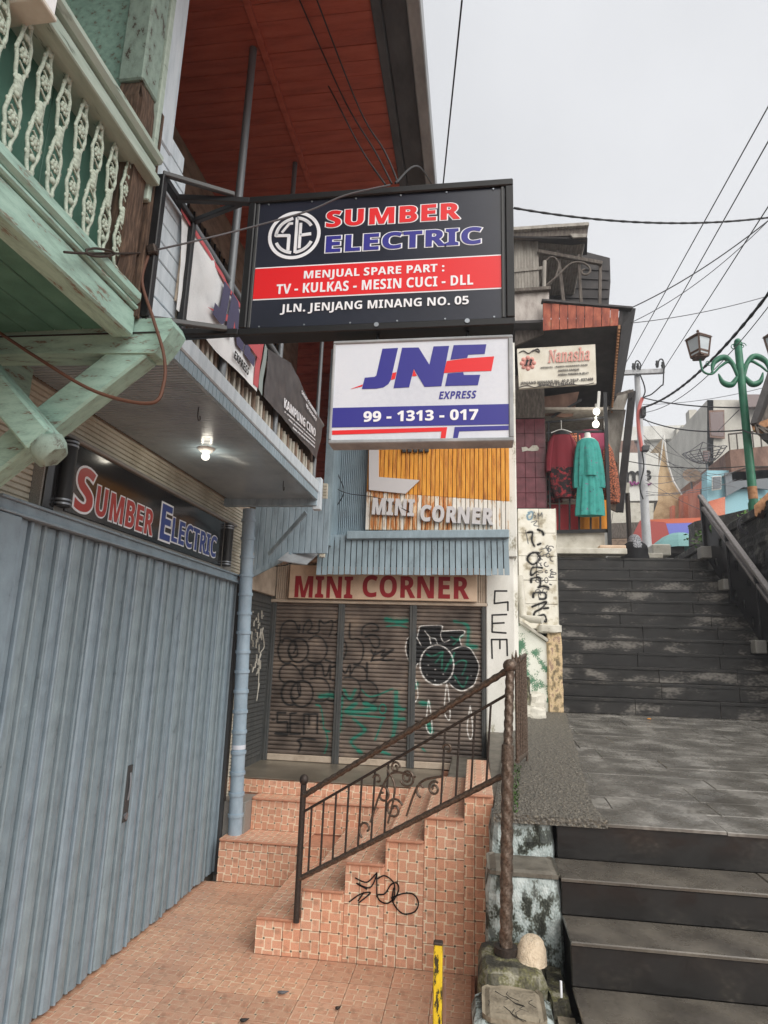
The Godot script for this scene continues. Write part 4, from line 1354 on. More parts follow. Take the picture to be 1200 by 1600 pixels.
	part(cloth(-1.171, [Vector2(2.113, 1.734), Vector2(3.113, 1.693), Vector2(3.108, 1.667), Vector2(2.118, 1.713)], 4), "red_border", M.banner_red, t)
	part(cloth(-1.171, [Vector2(3.115, 1.686), Vector2(3.172, 1.681), Vector2(3.148, 1.394), Vector2(3.066, 1.384)], 5), "red_border", M.banner_red, t)
	part(cloth(-1.168, [Vector2(3.175, 1.675), Vector2(3.233, 1.673), Vector2(3.219, 1.382), Vector2(3.151, 1.391)], 6), "grey_border", M.grey_flat, t)
	logo(t, M.banner_blue, M.banner_red, Vector3(-1.166, 1.575, -2.755), 0.67, 0.225, SIDE, 0.0015)
	text("EXPRESS", t, M.ink_black, Vector3(-1.166, 1.405, -2.86), 0.21, 0.045, SIDE, 0.0015, 0.5, "Droid Sans", 700, 0.2)
	b = B.new(); b.prism([Vector3(-1.2, 1.36, -2.19), Vector3(-1.2, 1.36, -2.27), Vector3(-1.2, 1.66, -2.25), Vector3(-1.2, 1.7, -2.2)], Vector3(0.01, 0, 0))
	part(b, "folded_end", M.beige_paint, t)
	t = thing("sales_banner", "dark grey cloth banner with small white lettering beside the courier banner", "banner", Vector3(-1.17, 1.43, -3.9))
	part(cloth(-1.174, [Vector2(3.261, 1.687), Vector2(3.712, 1.811), Vector2(4.62, 1.715), Vector2(4.519, 1.412), Vector2(3.257, 1.391)], 7), "cloth", M.banner_black, t)
	var up := Basis(Vector3.RIGHT, 0.1) * SIDE
	text("KAMPUNG CINO", t, M.sign_white, Vector3(-1.17, 1.535, -3.99), 0.79, 0.062, up, 0.0015, 1.0)
	text("SALES COUNTER", t, M.sign_white, Vector3(-1.17, 1.722, -4.17), 0.42, 0.026, SIDE, 0.0015, 0.3)
	text("99-1313-017", t, M.sign_white, Vector3(-1.17, 1.678, -4.24), 0.3, 0.026, SIDE, 0.0015, 0.3)
	for i in 3: text(["JL. JENJANG MINANG NO. 05 KAMPUNG", "CINO, BUKITTINGGI, SUMATERA BARAT", "KODE POS 26136 BUKITTINGGI"][i], t, M.sign_white, Vector3(-1.17, 1.482 - 0.022 * i, -4.0 - 0.05 * i), 0.78 - 0.1 * i, 0.013, up, 0.0015)

# a sheet of cloth over an outline given along the wall (distance, height)
func cloth(x: float, outline: Array, seed_no: int) -> B:
	var b := B.new()
	var nz := FastNoiseLite.new()
	nz.seed = seed_no; nz.frequency = 3.0; nz.fractal_octaves = 3
	var poly := PackedVector2Array(outline)
	var lo: Vector2 = outline[0]; var hi: Vector2 = outline[0]
	for p in outline: lo = lo.min(p); hi = hi.max(p)
	var m := 26
	var st := (hi - lo) / m
	for i in m:
		for j in m:
			var c0 := lo + st * Vector2(i, j)
			var cell := PackedVector2Array([c0, c0 + Vector2(st.x, 0), c0 + st, c0 + Vector2(0, st.y)])
			for pc in Geometry2D.intersect_polygons(cell, poly):
				var ids := Geometry2D.triangulate_polygon(pc)
				for k in range(0, ids.size(), 3):
					var ps := []; var ns := []
					for e in 3:
						var q: Vector2 = pc[ids[k + e]]
						var f := func(w: Vector2) -> float: return 0.008 * nz.get_noise_2d(w.x * 0.7 + w.y * 0.5, w.y * 0.8 - w.x * 0.9) + 0.003 * sin(w.x * 9.0 + w.y * 14.0)
						var h: float = f.call(q)
						var hx: float = (f.call(q + Vector2(0.01, 0)) - h) / 0.01
						var hy: float = (f.call(q + Vector2(0, 0.01)) - h) / 0.01
						ps.append(Vector3(x - 0.005 + h, q.y, -q.x)); ns.append(Vector3(1, -hy, hx).normalized())
					b.tri(ps[0], ps[1], ps[2], ns[0], ns[1], ns[2])
	return b

# the courier's logo: slanted capitals crossed by a red bar, fitted to a box
func logo(parent: Node, mb: Material, mr: Material, at: Vector3, w: float, h: float, bs: Basis, depth: float):
	var jj := [Vector2(-0.334, 1.083), Vector2(-0.277, 1.084), Vector2(-0.3, 0.959), Vector2(-0.308, 0.944), Vector2(-0.326, 0.931), Vector2(-0.351, 0.927), Vector2(-0.404, 0.927), Vector2(-0.395, 0.971), Vector2(-0.36, 0.973), Vector2(-0.353, 0.978)]
	var nn := [Vector2(-0.262, 1.084), Vector2(-0.202, 1.083), Vector2(-0.162, 1.014), Vector2(-0.148, 1.085), Vector2(-0.092, 1.085), Vector2(-0.118, 0.93), Vector2(-0.178, 0.929), Vector2(-0.218, 1), Vector2(-0.233, 0.929), Vector2(-0.289, 0.927)]
	var e1 := [Vector2(-0.076, 1.087), Vector2(0.04, 1.086), Vector2(0.034, 1.049), Vector2(-0.024, 1.048), Vector2(-0.028, 1.036), Vector2(-0.087, 1.031)]
	var e2 := [Vector2(-0.096, 0.978), Vector2(-0.042, 0.981), Vector2(-0.039, 0.97), Vector2(0.018, 0.969), Vector2(0.01, 0.93), Vector2(-0.105, 0.93)]
	var r1 := [Vector2(-0.1, 1.026), Vector2(-0.028, 1.034), Vector2(0.067, 1.038), Vector2(0.057, 0.983), Vector2(-0.042, 0.983), Vector2(-0.111, 0.98)]
	var r2 := [Vector2(-0.446, 0.928), Vector2(-0.401, 0.945), Vector2(-0.404, 0.937)]
	var r3 := [Vector2(-0.294, 0.986), Vector2(-0.28, 0.989), Vector2(-0.285, 0.963), Vector2(-0.299, 0.959)]
	var r4 := [Vector2(-0.223, 0.971), Vector2(-0.218, 0.997), Vector2(-0.206, 0.972)]
	var lo := Vector2(r2[0].x, r2[0].y)
	var hi := Vector2(r1[3].x, e1[1].y)
	hi.x = r1[3].x
	for s in [[jj, mb], [nn, mb], [e1, mb], [e2, mb], [r1, mr], [r2, mr], [r3, mr], [r4, mr]]:
		var b := B.new()
		var ps := []
		for q in s[0]:
			var u: Vector2 = ((q as Vector2) - lo) / (hi - lo) - Vector2(0.5, 0.5)
			ps.append(at + bs.x * u.x * w + bs.y * u.y * h)
		b.prism(ps, bs.z * depth)
		part(b, "logo_letter" if s[1] == mb else "logo_bar", s[1], parent)

# ---------------------------------------------------------------- green wooden house, nearest on the left
func green_house():
	var t := thing("green_house", "old mint green wooden house with peeling paint and iron balusters on its balcony", "house", Vector3(-1.9, -1.6, -1.2))
	var b := B.new()
	b.span(Vector3(-7.0, 1.3, 2.5), Vector3(-1.7, 4.4, -1.9))
	part(b, "wall", M.mint, t)
	# balcony edge: three stepped boards
	b = B.new(); b.span(Vector3(-1.28, 1.065, 1.5), Vector3(-1.2, 1.162, -1.935), 0.006)
	part(b, "edge_beam", M.mint, t)
	b = B.new(); b.span(Vector3(-1.26, 1.163, 1.5), Vector3(-1.188, 1.183, -1.93), 0.006)
	part(b, "edge_moulding", M.mint, t)
	b = B.new(); b.span(Vector3(-1.3, 1.184, 1.5), Vector3(-1.178, 1.235, -1.93), 0.012)
	part(b, "sill", M.mint, t)
	# balcony floor boards seen from below
	for i in 6:
		b = B.new(); b.span(Vector3(-1.285 - i * 0.11, 1.1, 1.5), Vector3(-1.285 - i * 0.11 - 0.106, 1.13, -1.93), 0.003)
		part(b, "floor_board", M.green_panel, t)
	# boarded panel behind the balusters
	for i in 9:
		var z0 := 0.2 - i * 0.24
		b = B.new(); b.span(Vector3(-1.3, 1.2, z0), Vector3(-1.28, 1.72, maxf(z0 - 0.238, -1.9)), 0.002)
		part(b, "panel_board", M.green_panel, t)
	# handrail of stacked mouldings
	b = B.new()
	b.span(Vector3(-1.29, 1.665, 0.5), Vector3(-1.16, 1.7, -1.92), 0.004)
	b.span(Vector3(-1.27, 1.7, 0.5), Vector3(-1.175, 1.745, -1.915), 0.012)
	b.span(Vector3(-1.3, 1.745, 0.5), Vector3(-1.15, 1.79, -1.92), 0.014)
	part(b, "handrail", M.mint_trim, t)
	# cast iron balusters
	var bm := baluster_mesh()
	for i in 12:
		partm(bm, "baluster", M.iron_cream, t, Vector3(-1.215, 1.235, -1.8 + i * 0.0875))
	# house corner post, its lower end weathered bare
	b = B.new(); b.span(Vector3(-1.3, 2.02, -1.79), Vector3(-1.2, 4.4, -1.9), 0.006)
	part(b, "corner_post", M.mint_old, t)
	b = B.new()
	wobble(b, Vector3(-1.3, 1.23, -1.79), Vector3(-1.2, 2.03, -1.905), 0.008, 31, 10)
	var pp := part(b, "bare_post", M.old_wood, t)
	pp.set_meta("label", "bare rotting lower end of the corner post")
	b = B.new(); b.span(Vector3(-1.34, 1.6, -1.9), Vector3(-1.19, 3.4, -1.93), 0.004)
	part(b, "side_board", M.mint_trim, t)
	# recessed boarded wall above the balcony
	for i in 7:
		b = B.new()
		b.span(Vector3(-1.62 + rng.randf_range(0, 0.006), 1.5, -1.88 + i * 0.19), Vector3(-1.6, 4.2, -1.88 + (i + 1) * 0.19 - 0.012), 0.004)
		part(b, "wall_board", M.mint, t)
	b = B.new(); b.span(Vector3(-1.7, 1.2, -1.86), Vector3(-1.3, 4.3, -1.9))
	part(b, "return_wall", M.mint, t)
	b = B.new(); b.span(Vector3(-2.2, 3.3, 2.0), Vector3(-0.9, 3.4, -1.93))
	part(b, "eaves", M.mint, t)
	# cross beam with chamfered end
	b = B.new()
	b.prism([Vector3(-1.95, 1.163, -1.95), Vector3(-1.075, 1.143, -1.95), Vector3(-1.06, 1.11, -1.95), Vector3(-1.085, 1.06, -1.95), Vector3(-1.12, 1.01, -1.95), Vector3(-1.95, 1.035, -1.95)], Vector3(0, 0, -0.1))
	part(b, "cross_beam", M.mint_x, t)
	b = B.new(); b.bar(Vector3(-1.95, 1.098, -1.948), Vector3(-1.11, 1.088, -1.948), 0.004, 0.005)
	part(b, "beam_split", M.joint, t)
	# diagonal braces crossing below the balcony
	b = B.new(); b.bar(Vector3(-1.19, 1.05, -2.0), Vector3(-1.93, 0.43, -2.0), 0.085, 0.115, Vector3.UP, 0.008)
	part(b, "brace", M.mint_x, t)
	b = B.new()
	b.bar(Vector3(-1.95, 1.15, -1.9), Vector3(-1.455, 0.665, -1.9), 0.085, 0.1, Vector3.UP, 0.008)
	part(b, "brace", M.mint_x, t)
	var d := Vector3(-1, 1, 0).normalized()
	var bb := Basis(Vector3(1, 1, 0).normalized(), -d, Vector3(0, 0, 1))
	b = B.new()
	b.loft([[0.0, 0, 0, 0.045, 0.04, 0], [0.012, 0, 0, 0.06, 0.05, 0], [0.05, 0, 0, 0.066, 0.056, 0], [0.07, 0, 0, 0.05, 0.046, 0], [0.075, 0, 0, 0.05, 0.046, 0]], 6)
	var kn := partm(b.mesh(), "brace_knob", M.mint_old, t, Vector3(-1.405, 0.612, -1.9), Basis(Vector3(1, 1, 0).normalized(), Vector3(-1, 1, 0).normalized(), Vector3(0, 0, 1)))
	kn.set_meta("label", "cut faceted end of the brace")
	# wall plate under the beam
	b = B.new(); b.span(Vector3(-1.95, 1.0, -1.97), Vector3(-1.86, 1.16, -2.3), 0.004)
	part(b, "wall_plate", M.mint, t)
	# white box fixed to the handrail, at the picture's corner
	t = thing("box_sign", "corner of a white boxed panel hung on the green balcony handrail", "sign", Vector3(-1.1, 1.6, -1.0))
	b = B.new(); b.span(Vector3(-1.7, 1.65, -1.2), Vector3(-1.125, 2.3, -1.26), 0.004)
	part(b, "panel", M.banner_white, t)
	b = B.new(); b.span(Vector3(-1.7, 1.636, -1.196), Vector3(-1.12, 1.651, -1.264), 0.003)
	part(b, "trim", M.dirty_white, t)

func baluster_mesh() -> ArrayMesh:
	# two strands that part and meet, with leaves, rosettes and a collar
	var b := B.new()
	var H := 0.435
	var wid := func(u: float) -> float:
		return 0.0085 + 0.0165 * pow(maxf(0.0, sin(u * PI * 2.0 - 0.2)), 2.0) * (1.0 if u < 0.5 else 0.0) + 0.0155 * pow(maxf(0.0, sin((u - 0.5) * PI * 2.0 + 0.1)), 2.0) * (1.0 if u >= 0.5 else 0.0)
	for s in [-1.0, 1.0]:
		var pts := []
		for i in 29:
			var u := i / 28.0
			pts.append(Vector3(0.002 * sin(u * 40.0), u * H, s * wid.call(u)))
		b.tube(pts, 0.0058, 6)
	for u in [0.04, 0.16, 0.5, 0.47, 0.53, 0.44, 0.56, 0.86, 0.96]:
		var r := 0.0155 if absf(u - 0.5) < 0.05 else 0.0105
		b.ball(Vector3(0.002, u * H, 0), Vector3(0.007, r, r * 1.15), 8)
	for u in [0.27, 0.73]:
		for k in 7:
			var an := TAU * k / 7.0
			b.ball(Vector3(0.003, u * H + sin(an) * 0.014, cos(an) * 0.013), Vector3(0.005, 0.0075, 0.0065), 6)
		b.ball(Vector3(0.005, u * H, 0), Vector3(0.006, 0.01, 0.009), 6)
		for k in 4: b.tube([Vector3(0.002, u * H + 0.03 * (k - 1.5), -0.014), Vector3(0.004, u * H + 0.03 * (k - 1.5) + 0.014, 0.014)], 0.004, 5)
	for k in 10:
		var u := 0.08 + k * 0.093
		b.ball(Vector3(0, u * H, (1 if k % 2 else -1) * (wid.call(u) + 0.004)), Vector3(0.004, 0.008, 0.006), 6)
	return b.mesh()

# ---------------------------------------------------------------- projecting signs
func ring_plate(b: B, ce: Vector2, r0: Vector2, r1: Vector2, z: float, th: float, a0 := 0.0, a1 := TAU, m := 48):
	for i in m:
		var u0 := lerpf(a0, a1, float(i) / m)
		var u1 := lerpf(a0, a1, (i + 1.0) / m)
		var d0 := Vector2(cos(u0), sin(u0)); var d1 := Vector2(cos(u1), sin(u1))
		var p := [ce + d0 * r0, ce + d1 * r0, ce + d1 * r1, ce + d0 * r1]
		var q := []
		for w in p: q.append(Vector3(w.x, w.y, z + th))
		b.quad(q[0], q[1], q[2], q[3], Vector3.BACK)

func stroke(b: B, pts: Array, w: float, z: float, th: float):
	for i in pts.size() - 1:
		var p: Vector2 = pts[i]; var q: Vector2 = pts[i + 1]
		var s := (q - p).orthogonal().normalized() * w * 0.5
		b.prism([Vector3(p.x + s.x, p.y + s.y, z), Vector3(q.x + s.x, q.y + s.y, z), Vector3(q.x - s.x, q.y - s.y, z), Vector3(p.x - s.x, p.y - s.y, z)], Vector3(0, 0, th))
		if i > 0:
			for k in 10:
				var a := TAU * k / 10.0; var a2 := TAU * (k + 1) / 10.0
				b.tri(Vector3(p.x, p.y, z + th), Vector3(p.x + cos(a) * w * 0.5, p.y + sin(a) * w * 0.5, z + th), Vector3(p.x + cos(a2) * w * 0.5, p.y + sin(a2) * w * 0.5, z + th), Vector3.BACK, Vector3.BACK, Vector3.BACK)

func hanging_signs():
	var zf := -2.12
	var x0 := -0.892; var x1 := 0.141; var y0 := 1.157; var y1 := 1.762
	var t := thing("electric_shop_sign", "large navy and red projecting box sign in a black steel frame", "sign", Vector3((x0 + x1) * 0.5, y0, zf))
	var b := B.new()
	b.span(Vector3(x0 + 0.02, y0 + 0.02, zf - 0.012), Vector3(x1 - 0.02, y1 - 0.02, zf - 0.07))
	part(b, "panel", M.sign_panel_navy, t)
	for e in [[Vector3(x0, y0, zf), Vector3(x1, y0 + 0.03, zf - 0.08)], [Vector3(x0, y1 - 0.03, zf), Vector3(x1, y1, zf - 0.08)], [Vector3(x0, y0 + 0.03, zf), Vector3(x0 + 0.03, y1 - 0.03, zf - 0.08)], [Vector3(x1 - 0.03, y0 + 0.03, zf), Vector3(x1, y1 - 0.03, zf - 0.08)]]:
		b = B.new(); b.span(e[0], e[1], 0.004)
		part(b, "frame_bar", M.black_steel, t)
	b = B.new(); b.span(Vector3(x0 + 0.034, y0 + 0.032, zf - 0.012), Vector3(x0 + 0.045, y1 - 0.032, zf - 0.004), 0.002)
	part(b, "inner_trim", M.grey_graphite, t)
	b = B.new(); b.span(Vector3(x1 - 0.045, y0 + 0.032, zf - 0.012), Vector3(x1 - 0.034, y1 - 0.032, zf - 0.004), 0.002)
	part(b, "inner_trim", M.grey_graphite, t)
	b = B.new()
	for i in 6:
		for y in [y0 + 0.038, y1 - 0.036]: b.tube([Vector3(x0 + 0.08 + i * 0.176, y, zf - 0.012), Vector3(x0 + 0.08 + i * 0.176, y, zf - 0.008)], 0.0035, 8)
	part(b, "rivet", M.galvanised, t)
	var zp := zf - 0.012
	var xl := x0 + 0.046; var xr := x1 - 0.046
	var rb := [Vector2(-0.843, 1.439), Vector2(0.088, 1.445), Vector2(0.087, 1.314), Vector2(-0.833, 1.31)]
	var ya: float = (rb[2].y + rb[3].y) * 0.5
	var yb: float = (rb[0].y + rb[1].y) * 0.5
	b = B.new(); b.span(Vector3(xl, ya - 0.005, zp), Vector3(xr, yb + 0.005, zp + 0.001))
	part(b, "white_edge", M.sign_white, t)
	b = B.new(); b.span(Vector3(xl, ya, zp), Vector3(xr, yb, zp + 0.002))
	part(b, "red_band", M.sign_red, t)
	# round emblem
	b = B.new()
	var ce := [Vector2(-0.699, 1.581), Vector2(-0.802, 1.586), Vector2(-0.706, 1.689)]
	var R: float = ((ce[0] - ce[1]).length() + (ce[0] - ce[2]).length()) * 0.5
	var c2: Vector2 = ce[0]
	ring_plate(b, c2, Vector2(R, R) * 0.87, Vector2(R, R), zp, 0.002)
	var w := R * 0.12
	var arc := func(a0: float, a1: float, r: float) -> Array:
		var o := []
		for i in 9:
			var a := deg_to_rad(lerpf(a0, a1, i / 8.0))
			o.append(c2 + Vector2(cos(a), sin(a)) * R * r)
		return o
	var k := R
	stroke(b, [c2 + Vector2(-0.08, 0.72) * k] + arc.call(105, 178, 0.7) + [c2 + Vector2(-0.2, 0.0) * k, c2 + Vector2(-0.2, -0.62) * k], w, zp, 0.002)
	stroke(b, arc.call(203, 264, 0.72), w, zp, 0.002)
	stroke(b, [c2 + Vector2(-0.48, 0.14) * k, c2 + Vector2(-0.22, 0.5) * k, c2 + Vector2(-0.08, 0.5) * k], w * 0.8, zp, 0.002)
	stroke(b, [c2 + Vector2(0.07, 0.74) * k, c2 + Vector2(0.07, -0.74) * k], w * 0.9, zp, 0.002)
	stroke(b, [c2 + Vector2(0.22, -0.02) * k, c2 + Vector2(0.64, 0.02) * k], w, zp, 0.002)
	stroke(b, [c2 + Vector2(0.22, 0.5) * k, c2 + Vector2(0.22, -0.55) * k], w * 0.9, zp, 0.002)
	stroke(b, arc.call(84, 30, 0.72), w, zp, 0.002)
	stroke(b, arc.call(-84, -24, 0.72), w, zp, 0.002)
	part(b, "emblem", M.sign_white, t)
	var tx0 := [Vector2(-0.576, 1.6), Vector2(-0.052, 1.6), Vector2(-0.58, 1.683), Vector2(-0.053, 1.687)]
	var tx1 := [Vector2(-0.572, 1.491), Vector2(0.029, 1.489), Vector2(-0.576, 1.573), Vector2(0.029, 1.575)]
	for q in [[tx0, "SUMBER", "sign_red"], [tx1, "ELECTRIC", "sign_blue"]]:
		var o: Array = q[0]
		var cc: Vector2 = (o[0] + o[1] + o[2] + o[3]) / 4.0
		var ww: float = ((o[1] - o[0]).length() + (o[3] - o[2]).length()) * 0.5
		var hh: float = ((o[2] - o[0]).length() + (o[3] - o[1]).length()) * 0.5
		text(q[1], t, M.sign_white, Vector3(cc.x, cc.y, zp), ww - 0.008, hh - 0.012, FRONT, 0.001, 2.2, "Droid Sans", 700, 0.0, "letter_outline", 2.4)
		text(q[1], t, M[q[2]], Vector3(cc.x, cc.y, zp + 0.001), ww - 0.008, hh - 0.012, FRONT, 0.0015, 2.2)
	text("MENJUAL SPARE PART :", t, M.sign_white, sc2([Vector2(-0.649, 1.387), Vector2(-0.113, 1.413)]), box_w([Vector2(-0.649, 1.387), Vector2(-0.113, 1.39)]), 0.0425, FRONT, 0.0015, 0.5)
	text("TV - KULKAS - MESIN CUCI - DLL", t, M.sign_white, sc2([Vector2(-0.754, 1.329), Vector2(-0.007, 1.368)]), box_w([Vector2(-0.754, 1.329), Vector2(-0.007, 1.334)]), 0.0425, FRONT, 0.0015, 0.5)
	text("JLN. JENJANG MINANG NO. 05", t, M.sign_white, sc2([Vector2(-0.733, 1.241), Vector2(-0.023, 1.283)]), box_w([Vector2(-0.733, 1.241), Vector2(-0.023, 1.245)]), 0.044, FRONT, 0.0015, 0.3)
	# bracket bolted to the veranda front
	var bx := -1.175
	var c0 := Vector3(bx, 1.15, -1.955); var c1 := Vector3(bx, 1.74, -1.955)
	var c3 := Vector3(bx, 1.21, -2.22); var c4 := Vector3(bx, 1.74, -2.22)
	for e in [[c0, c1, 0.032], [c3, c4, 0.028], [c1, c4, 0.028], [c0, c3, 0.024]]:
		b = B.new(); b.bar(e[0], e[1], e[2], e[2], Vector3.RIGHT, 0.003)
		part(b, "bracket_bar", M.black_steel, t)
	for e in [[Vector3(bx, 1.735, -2.07), Vector3(x0, 1.745, -2.13), 0.026, "black_steel"], [c4, Vector3(-0.93, 1.745, -2.135), 0.022, "black_steel"], [c1 + Vector3(0, 0.012, 0), Vector3(-0.95, 1.765, -2.11), 0.02, "grey_graphite"], [Vector3(bx, 1.17, -2.1), Vector3(x0, 1.172, -2.13), 0.026, "black_steel"], [c0, Vector3(-0.93, 1.18, -2.11), 0.02, "grey_graphite"], [c3, Vector3(-0.93, 1.17, -2.135), 0.018, "black_steel"]]:
		b = B.new(); b.bar(e[0], e[1], e[2], e[2], Vector3.UP, 0.003)
		part(b, "bracket_arm", M[e[3]], t)
	# courier sign hung below
	var q0 := [Vector2(-0.522, 1.117), Vector2(0.133, 1.119), Vector2(-0.513, 0.719), Vector2(0.131, 0.723)]
	var jx0: float = (q0[0].x + q0[2].x) * 0.5; var jx1: float = (q0[1].x + q0[3].x) * 0.5
	var jy0: float = (q0[2].y + q0[3].y) * 0.5; var jy1: float = (q0[0].y + q0[1].y) * 0.5
	t = thing("courier_sign", "white courier box sign with blue logo and phone number hung below the navy sign", "sign", Vector3((jx0 + jx1) * 0.5, jy0, zf))
	b = B.new(); b.span(Vector3(jx0 + 0.008, jy0 + 0.008, zf - 0.004), Vector3(jx1 - 0.008, jy1 - 0.008, zf - 0.075))
	part(b, "panel", M.sign_panel_white, t)
	for e in [[Vector3(jx0, jy0, zf + 0.002), Vector3(jx1, jy0 + 0.014, zf - 0.08)], [Vector3(jx0, jy1 - 0.012, zf + 0.002), Vector3(jx1, jy1, zf - 0.08)], [Vector3(jx0, jy0 + 0.014, zf + 0.002), Vector3(jx0 + 0.01, jy1 - 0.012, zf - 0.08)], [Vector3(jx1 - 0.016, jy0 + 0.014, zf + 0.002), Vector3(jx1, jy1 - 0.012, zf - 0.08)]]:
		b = B.new(); b.span(e[0], e[1], 0.003)
		part(b, "frame_bar", M.grey_fascia, t)
	var pz := zf - 0.004
	var bd := [Vector2(-0.507, 0.853), Vector2(0.127, 0.861), Vector2(-0.505, 0.78), Vector2(0.126, 0.785)]
	b = B.new(); b.span(Vector3(jx0 + 0.01, (bd[2].y + bd[3].y) * 0.5, pz), Vector3(jx1 - 0.016, (bd[0].y + bd[1].y) * 0.5, pz + 0.0015))
	part(b, "blue_band", M.sign_blue, t)
	var rs := [Vector2(-0.506, 0.771), Vector2(-0.096, 0.776), Vector2(-0.102, 0.732), Vector2(-0.119, 0.731), Vector2(-0.116, 0.761), Vector2(-0.505, 0.755)]
	var bs2 := [Vector2(0.126, 0.778), Vector2(-0.07, 0.776), Vector2(-0.076, 0.732), Vector2(-0.06, 0.731), Vector2(-0.054, 0.76), Vector2(0.126, 0.762)]
	for s in [[rs, "sign_red", "red_stripe"], [bs2, "sign_blue", "blue_stripe"]]:
		var ps := []
		for p in s[0]: ps.append(Vector3(clampf(p.x, jx0 + 0.011, jx1 - 0.017), p.y, pz))
		b = B.new(); b.prism(ps, Vector3(0, 0, 0.0015))
		part(b, s[2], M[s[1]], t)
	var la := [Vector2(-0.446, 0.928), Vector2(0.057, 1.085)]
	logo(t, M.sign_blue, M.sign_red, sc2(la) + Vector3(0, 0, pz + 2.13), la[1].x - la[0].x, la[1].y - la[0].y, FRONT, 0.0015)
	text("EXPRESS", t, M.sign_blue, sc2([Vector2(-0.131, 0.878), Vector2(0.01, 0.913)]) + Vector3(0, 0, pz + 2.13), 0.132, 0.029, FRONT, 0.0015, 0.6, "Droid Sans", 700, 0.2)
	text("99 - 1313 - 017", t, M.sign_white, sc2([Vector2(-0.407, 0.799), Vector2(0.024, 0.843)]) + Vector3(0, 0, pz + 2.1315), 0.405, 0.04, FRONT, 0.0015, 1.8)
	for x in [Vector3(-0.359, 1.165, -2.12).x, Vector3(-0.028, 1.166, -2.12).x]:
		b = B.new(); b.tube([Vector3(x, y0 + 0.015, zf - 0.04), Vector3(x, jy1 - 0.004, zf - 0.04)], 0.006, 8)
		part(b, "hanger_rod", M.black_steel, t)
		b = B.new(); b.tube([Vector3(x, y0 + 0.02, zf), Vector3(x, y0 + 0.02, zf + 0.004)], 0.009, 12)
		part(b, "hanger_bolt", M.galvanised, t)

func sc2(a: Array) -> Vector3:
	var m: Vector2 = (a[0] + a[1]) * 0.5
	return Vector3(m.x, m.y, -2.13)

func box_w(a: Array) -> float:
	return absf(a[1].x - a[0].x)

# ---------------------------------------------------------------- mini corner kiosk
const KX0 := -1.95
const KX1 := 0.09
const KY0 := -0.987
const KY1 := 0.47

func disc(im: Image, p: Vector2, r: float, col: Color):
	var ri := int(ceil(r)) + 1
	for y in range(int(p.y) - ri, int(p.y) + ri + 1):
		for x in range(int(p.x) - ri, int(p.x) + ri + 1):
			if x < 0 or y < 0 or x >= im.get_width() or y >= im.get_height(): continue
			var d := r - Vector2(x + 0.5, y + 0.5).distance_to(p)
			if d > 0.0: im.set_pixel(x, y, im.get_pixel(x, y).lerp(col, clampf(d, 0, 1) * col.a))

# sprayed line through points in metres; the picture covers lo..hi
func spray(im: Image, pts: Array, w: float, col: Color, lo: Vector2, hi: Vector2, smooth := true, seed_no := 1):
	var rr := RandomNumberGenerator.new(); rr.seed = seed_no
	var ppm := im.get_width() / (hi.x - lo.x)
	var line := pts
	if smooth and pts.size() > 2:
		line = []
		for i in pts.size() - 1:
			for k in 8: line.append((pts[i] as Vector2).cubic_interpolate(pts[i + 1], pts[maxi(i - 1, 0)], pts[mini(i + 2, pts.size() - 1)], k / 8.0))
		line.append(pts[-1])
	var haze := Color(col, col.a * 0.06)
	for i in line.size() - 1:
		var a: Vector2 = (line[i] - lo) * ppm; var b: Vector2 = (line[i + 1] - lo) * ppm
		a.y = im.get_height() - a.y; b.y = im.get_height() - b.y
		var n := maxi(1, int(a.distance_to(b) / maxf(0.6, w * ppm * 0.35)))
		for k in n:
			disc(im, a.lerp(b, float(k) / n) + Vector2(rr.randf_range(-1, 1), rr.randf_range(-1, 1)) * w * ppm * 0.25, w * ppm * rr.randf_range(0.7, 1.2), haze)
			disc(im, a.lerp(b, float(k) / n), w * ppm * 0.5 * rr.randf_range(0.8, 1.15), Color(col, col.a * rr.randf_range(0.6, 1.0)))

func fill_poly(im: Image, pts: Array, col: Color, lo: Vector2, hi: Vector2):
	var ppm := im.get_width() / (hi.x - lo.x)
	var poly := PackedVector2Array()
	var a := Vector2(1e9, 1e9); var b := -a
	for p in pts:
		var q: Vector2 = (p - lo) * ppm
		q.y = im.get_height() - q.y
		poly.append(q); a = a.min(q); b = b.max(q)
	for y in range(maxi(0, int(a.y)), mini(im.get_height(), int(b.y) + 1)):
		for x in range(maxi(0, int(a.x)), mini(im.get_width(), int(b.x) + 1)):
			if Geometry2D.is_point_in_polygon(Vector2(x, y), poly): im.set_pixel(x, y, im.get_pixel(x, y).lerp(col, col.a))

func noise_image(w: int, h: int, stops: Array, seed_no: int, freq: float) -> Image:
	var nz := FastNoiseLite.new()
	nz.seed = seed_no; nz.frequency = freq; nz.fractal_octaves = 5
	var nf := FastNoiseLite.new()
	nf.seed = seed_no + 3; nf.frequency = 0.2
	var im := Image.create(w, h, false, Image.FORMAT_RGB8)
	for y in h:
		for x in w:
			var v := clampf(0.5 + nz.get_noise_2d(x, y) * 0.8 + nf.get_noise_2d(x, y) * 0.12, 0, 1)
			var q: Color = stops[0][1]
			for k in stops.size() - 1:
				if v >= stops[k][0]: q = (stops[k][1] as Color).lerp(stops[k + 1][1], clampf((v - stops[k][0]) / (stops[k + 1][0] - stops[k][0]), 0, 1))
			im.set_pixel(x, y, q)
	return im

func circle2(c: Vector2, rx: float, ry: float, a0 := 0.0, a1 := 360.0) -> Array:
	var o := []
	for i in 15:
		var a := deg_to_rad(lerpf(a0, a1, i / 14.0))
		o.append(c + Vector2(cos(a) * rx, sin(a) * ry))
	return o

